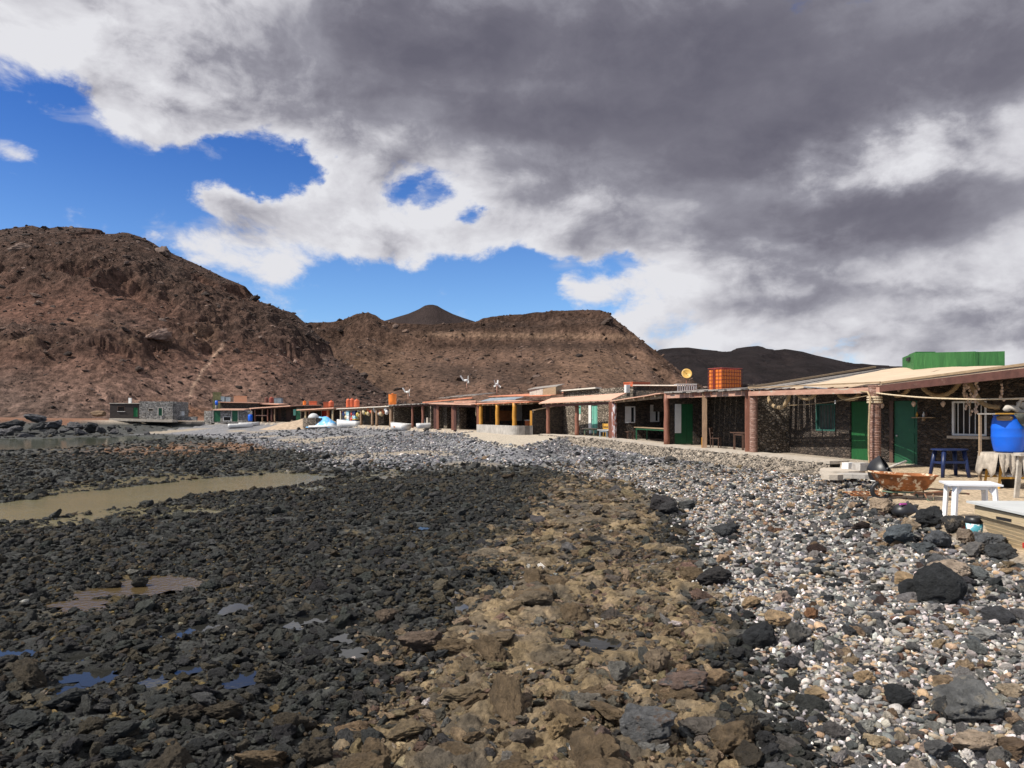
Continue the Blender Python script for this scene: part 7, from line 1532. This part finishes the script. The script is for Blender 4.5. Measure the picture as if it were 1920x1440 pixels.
def turbine(px, pyh, pyb, Y, ang, label, tail=True, flip=1, sc=1.0):
    x, y, z = W(px, pyh, Y); zb = zpy(pyb, Y); t = thing('wind_turbine', label, 'wind turbine', (x, y, zb)); MB().tube([(x, y, zb-.3), (x, y, z)], .05, 7).build('mast', PINKBEAM, t, True)
    d = Vector((flip, .25, 0)).normalized(); b = MB().tube([Vector((x, y, z))-d*.55*sc, Vector((x, y, z))+d*.25*sc], [.10, .14], 8).build('nacelle', WHITE, t, True)
    hub = Vector((x, y, z))+d*.35*sc; sd_ = d.cross(Vector((0, 0, 1)))
    for k in range(3):
        a = ang+k*2.094; r = (Vector((0, 0, 1))*math.cos(a)+sd_*math.sin(a)); MB().beam(hub, hub+r*1.15*sc, .13, .035, d).build('blade', WHITE, t)
    e = Vector((x, y, z))-d*.55*sc
    MB().slab([tuple(e+Vector((0, .02, .02))), tuple(e-d*.75*sc+Vector((0, .02, 1.15*sc))), tuple(e-d*1.05*sc+Vector((0, -.02, 1.15*sc))), tuple(e-d*.35*sc+Vector((0, -.02, .02)))], .06).build('tail_fin', WHITE, t)
turbine(875, 713.5, 726, 70, .0, 'white wind turbine with upswept tail in the middle of the row', sc=.42)
turbine(765, 735, 744, 82, 1.0, 'small white wind turbine left of the other two', sc=.42)
turbine(931.5, 721, 733, 62, .1, 'thin white wind turbine seen edge on, right of the other two', flip=.12, sc=.34)

# ---------------------------------------------------------------- far end of the bay
def mound():
    x, y, z = front(592, 3.5); n = 26; vs = []; fs = []; t = None
    for j in range(n+1):
        for i in range(n+1):
            u, v = i/n*2-1, j/n*2-1; r = math.hypot(u, v); hh = 1.15*max(0, 1-r)**.9+.05*math.sin(9*u+5*v)*max(0, 1-r)
            X, Y = x+u*5.2+1.2, y+v*3.2; vs.append((X, Y, gz(X, Y)+hh-.04))
    for j in range(n):
        for i in range(n): k = j*(n+1)+i; fs.append((k, k+1, k+n+2, k+n+1))
    tag(mesh_obj('sand_mound', vs, fs, mat('beige_sand', (.36, .275, .195), rough=.95, nscale=3, bump=.4), None, True), 'beige sand mound beside the dome oven', 'mound')
    Y = 84; x, y, zt = W(588, 775, Y); z0 = zpy(784, Y); g = gz(x, y); t = thing('dome_oven', 'white domed oven on a rubble stone base', 'oven', (x, y, g)); r = .64
    MB().lathe((x, y, z0), [(r*math.cos(a*.157), .58*math.sin(a*.157)) for a in range(10)]+[(.02, .58)], 20).build('dome', WHITECAP if False else GREYPL, t, True)
    P = [(1.15*math.cos(2*math.pi*k/12)*(1+.12*math.sin(k*2.3)), .9*math.sin(2*math.pi*k/12)*(1+.1*math.sin(k*1.3))) for k in range(12)]; MB().slab([(x+a, y+b, z0+.02) for a, b in P], z0-g+.2).build('stone_base', LAVAB, t)
    rr = random.Random(4)
    for k in range(16):
        X, Y, Z = ray_ground(545+rr.uniform(0, 38), 797+rr.uniform(-5, 10)); s = rr.uniform(.22, .5); put_rock(BIG[k % 12], (X, Y, Z+s*.3), (rr.random(), rr.random(), rr.random()*6), (s, s*.8, s*.7), rock_mat((.20, .15, .11) if k % 2 else (.10, .085, .075)), 'broken wall stone tumbled beside the dome oven', 'tumbled wall stones by the oven')
mound()
HI = porch_house('stone_house', 'low house with orange and cream posts left of the float covered house', 563, 632, 2.6, 768, 764, .2, LAVAW, [(573, .12, CREAM, False), (615, .17, ORF, False), (624, .12, CREAM, False), (580, .10, REDPOST, False)], 'sheet', PINKROOF, TANPOST, (.08, .14), cross=[], back=[('door', 603, 613, 769, 789, REDP, WHITE), ('door', 592, 598, 769, 788, TURQD)], body=4, over=.5, th=.12)
HJ = porch_house('stone_house', 'dark open porch house behind the two white boats', 472, 548, 2.6, 765, 760, .15, LAVAD, [(470.5, .10, REDPOST, False), (478, .09, REDPOST, False), (492, .09, TANPOST, False), (502, .09, REDPOST, False), (509.5, .12, DARKBEAM, False), (515, .09, TANPOST, False)], 'sheet', PINKROOF, DARKBEAM, (.08, .12), back=[('win', 479, 501, 766, 780, WOODD), ('door', 521, 527, 766, 788, WOODD), ('door', 536, 545, 768, 788, WOODD)], body=4, over=.5, th=.12)
def far_bits():
    p, n = rowpt(556.5, .0); h = HJ[0]; MB().box((p.x+.2, p.y+1.2, p.z+.85), (1.1, 1.0, 2.1), .3).build('end_room', LAVAW, h); w = Wall((p.x-.25, p.y+.5), (p.x+.45, p.y+.52), p.z, p.z+1.75, .05); w.build(GREEN, h, 'green_door')
    p, n = rowpt(551, .1); MB().box((p.x, p.y, p.z+1.3), (.3, .08, .8), .3).build('teal_shutter', TURQ, h)
    a, b = rowpt(480, .05)[0], rowpt(501, .05)[0]; MB().beam((a.x, a.y, a.z+.85), (b.x, b.y, b.z+.85), .1, .12).build('porch_rail', PINKBEAM, h)
    p, n = rowpt(474, -.9); t = thing('drum', 'bright blue drum standing by the porch post of the open porch house', 'drum', tuple(p)); MB().lathe((p.x, p.y, p.z+.05), [(.24, 0), (.30, .15), (.31, .5), (.30, .8), (.25, .9)], 16).build('drum_body', BLUEP, t, True); MB().lathe((p.x, p.y, p.z+.95), [(.22, .002), (.22, .05)], 14).build('lid', BLUEP, t)
    # house K : rounded grey wall, two green doors, upper storey
    Y = 96.6; h = thing('stone_house', 'far two storey stone house with rounded grey end and two dark green doors', 'house', W(420, 790, Y)); zf = -1.1; x0, x1 = W(397, 0, Y)[0], W(472, 0, Y)[0]
    w = Wall((x0, Y), (x1, Y+.2), zf, zpy(769.5, Y), .3); d1 = w.hole(401, 413, 770.5, 791); d2 = w.hole(435, 446, 769.8, 790.5); nn = w.hole(418.5, 433, 781, 789.5); w.build(GREYW, h); w.door(d1, GREEN, h, planks=4, handle=False); w.door(d2, GREEN, h, WHITECAP, planks=4, handle=False); w.window(nn, h, WHITE, DARKIN)
    K = 12; c = Vector((x0-.05, Y+1.7, 0)); P = [(c.x-1.7*math.sin(math.pi*k/K)*.92, c.y-1.7*math.cos(math.pi*k/K)) for k in range(K+1)]; MB().slab([(a, b, zpy(770.5, Y)) for a, b in P][::-1], zpy(770.5, Y)-zf+.2).build('rounded_end', GREYW, h)
    MB().slab([(x0-.05, Y+.35, zpy(769.5, Y)), (x1, Y+.35, zpy(769.5, Y)), (x1, Y+5, zpy(769.5, Y)), (x0-.05, Y+5, zpy(769.5, Y))], 1.6).build('rear_rooms', LAVAW, h)
    MB().slab([W(399, 767.5, Y-.3), W(458, 767.5, Y-.3), (W(458, 0, Y)[0], Y+2.2, zpy(766, Y)), (W(403, 0, Y)[0], Y+2.2, zpy(766, Y))], .14).build('lower_roof', PINKROOF, h)
    Yu = 99.5; u = Wall((W(413, 0, Yu)[0], Yu), (W(482, 0, Yu)[0], Yu+.5), .5, zpy(754, Yu), .3); u.build(LAVAW, h, 'upper_wall'); MB().slab([(W(413, 0, Yu)[0]+.02, Yu+.32, zpy(754.5, Yu)), (W(482, 0, Yu)[0]-.02, Yu+.82, zpy(754.5, Yu)), (W(482, 0, Yu)[0], Yu+4.5, zpy(754.5, Yu)), (W(413, 0, Yu)[0], Yu+4.5, zpy(754.5, Yu))], 1.4).build('upper_rooms', LAVAW, h)
    MB().slab([(W(410, 0, Yu)[0], Yu-.25, zpy(753, Yu)), (W(484, 0, Yu)[0], Yu+.3, zpy(754.3, Yu)), (W(484, 0, Yu)[0], Yu+4.7, zpy(754, Yu)), (W(410, 0, Yu)[0], Yu+4.7, zpy(753, Yu))], .13).build('upper_roof', PINKROOF, h)
    MB().slab([(W(485, 0, 101)[0], 100.5, zpy(756, 101)), (W(524, 0, 101)[0], 100.5, zpy(757.5, 101)), (W(524, 0, 101)[0], 105, zpy(756, 101)), (W(485, 0, 101)[0], 105, zpy(755, 101))], .15).build('side_roof', PINKROOF, h); MB().slab([(W(486, 0, 101)[0], 100.9, zpy(758.2, 101)), (W(523, 0, 101)[0], 100.9, zpy(758.8, 101)), (W(523, 0, 101)[0], 104.5, zpy(758.2, 101)), (W(486, 0, 101)[0], 104.5, zpy(758, 101))], 1.3).build('side_rooms', LAVAW, h)
    x, y, z = W(406, 750.5, 99); t = thing('drum', 'bright blue drum on the ledge beside the upper storey', 'drum', (x, y, zpy(759, 99))); MB().lathe((x, y, zpy(767, 99)), [(.2, 0), (.2, .55)], 12).build('plinth', GREYW, t); MB().lathe((x, y, zpy(759.5, 99)), [(.17, 0), (.2, .3), (.17, .62)], 14).build('drum_body', BLUEP, t, True); MB().box((x+.45, y+.1, z-.05), (.5, .12, .12)).build('blue_pipe', BLUED, t)
    # house L : half dark, half grey stone
    Y = 93; h = thing('stone_house', 'far left stone house, dark painted on one half and grey on the other', 'house', W(265, 786, Y)); zf = -1.0
    a = Wall((W(206, 0, Y)[0], Y), (W(262, 0, Y+.6)[0], Y+.6), zf, zpy(756.5, Y), .3); d = a.hole(250, 258, 764, 782); wn = a.hole(220.5, 234, 762, 771.5); a.build(mat('dark_brown_render', (.040, .032, .029), rough=.9, nscale=4, lo=.7, hi=1.3), h, 'dark_wall'); a.door(d, mat('bright_green_paint', (.012, .14, .05)), h, planks=3, handle=False); a.window(wn, h, WOODD, DARKIN)
    ed = MB(); a.panel(ed, (a.u(220), a.u(235), a.z(771.9, 1), a.z(771.2, 1)), .08, .1); ed.build('window_sill', WHITE, h)
    b = Wall((W(262, 0, Y)[0], Y-.1), (W(324, 0, Y+.5)[0], Y+.5), zf, zpy(752.5, Y), .3); d = b.hole(297, 304, 765, 781.5); wn = b.hole(277.5, 287.5, 766, 771); b.build(GREYW, h, 'grey_wall'); b.door(d, GREEN, h, WHITECAP, planks=2, handle=False); b.window(wn, h, PALEC, DARKIN)
    MB().slab([(W(206, 0, Y)[0], Y+.32, zpy(757, Y)), (W(262, 0, Y)[0]-.05, Y+.92, zpy(757, Y)), (W(262, 0, Y)[0]-.05, Y+4.5, zpy(757, Y)), (W(206, 0, Y)[0], Y+4.5, zpy(757, Y))], 2.2).build('left_rooms', LAVAD, h); MB().slab([(W(262, 0, Y)[0], Y+.25, zpy(753, Y)), (W(324, 0, Y)[0], Y+.83, zpy(753, Y)), (W(324, 0, Y)[0], Y+4.5, zpy(753, Y)), (W(262, 0, Y)[0], Y+4.5, zpy(753, Y))], 2.4).build('right_rooms', GREYW, h)
    MB().slab([(W(205.5, 0, Y)[0], Y-.06, zpy(755.7, Y)), (W(261, 0, Y)[0], Y+.5, zpy(755.7, Y)), (W(261, 0, Y)[0], Y+4.4, zpy(755.4, Y)), (W(205.5, 0, Y)[0], Y+4.4, zpy(755.4, Y))], .07).build('left_roof', WHITECAP, h)
    ch = MB(); cx_ = W(241, 0, Y+1)[0]; ch.box((cx_, Y+1.4, zpy(751, Y)), (.3, .3, .75)); ch.build('chimney', WHITE, h)
    stp = MB(); q0, q1 = Vector(W(204, 784.5, Y-1.3)), Vector(W(323, 787.5, Y-.9)); stp.slab([tuple(q0), tuple(q1), (q1.x, q1.y+1.6, q1.z), (q0.x, q0.y+1.6, q0.z)], .30); stp.build('front_terrace', PALEC, h)
    st2 = MB(); q = Vector(W(288, 783, Y-.6)); st2.slab([(q.x-1, q.y-.2, q.z+.25), (q.x+1.2, q.y-.2, q.z+.25), (q.x+1.2, q.y+.4, q.z+.25), (q.x-1, q.y+.4, q.z+.25)], .5); st2.build('front_step', GREYW, h)
    Y = 94.5; lw = thing('low_stone_wall', 'low dry stone wall right of the far left house', 'wall', W(345, 784, Y)); a, b = Vector(W(326, 781, Y)), Vector(W(368, 781, Y)); MB().slab([tuple(a), tuple(b), (b.x, b.y+.4, b.z), (a.x, a.y+.4, a.z)], .55).build('wall_body', GREYW, lw)
    x, y, z = W(329, 771, 94.8); t = thing('drum', 'bright blue drum beside the far left house', 'drum', (x, y, z-.7)); MB().lathe((x, y, z-.72), [(.26, 0), (.3, .2), (.3, .55), (.25, .72)], 14).build('drum_body', BLUEP, t, True); MB().lathe((x, y, z+.002), [(.24, 0), (.22, .04)], 12).build('lid', BLUEP, t)
    for k, px in enumerate((334.5, 341.5)):
        x, y, z = W(px, 780, 94.9); t = thing('chair', ('white chair' if k == 0 else 'second white chair')+' behind the low dry stone wall', 'chair', (x, y, z)); MB().box((x, y, z+.1), (.4, .4, .05)).build('seat', WHITE, t); MB().box((x, y+.2, z+.38), (.4, .05, .5)).build('backrest', WHITE, t)
        for sx in (-1, 1):
            for sy in (-1, 1): MB().box((x+sx*.17, y+sy*.17, z-.17), (.04, .04, .5)).build('leg', WHITE, t)
far_bits()
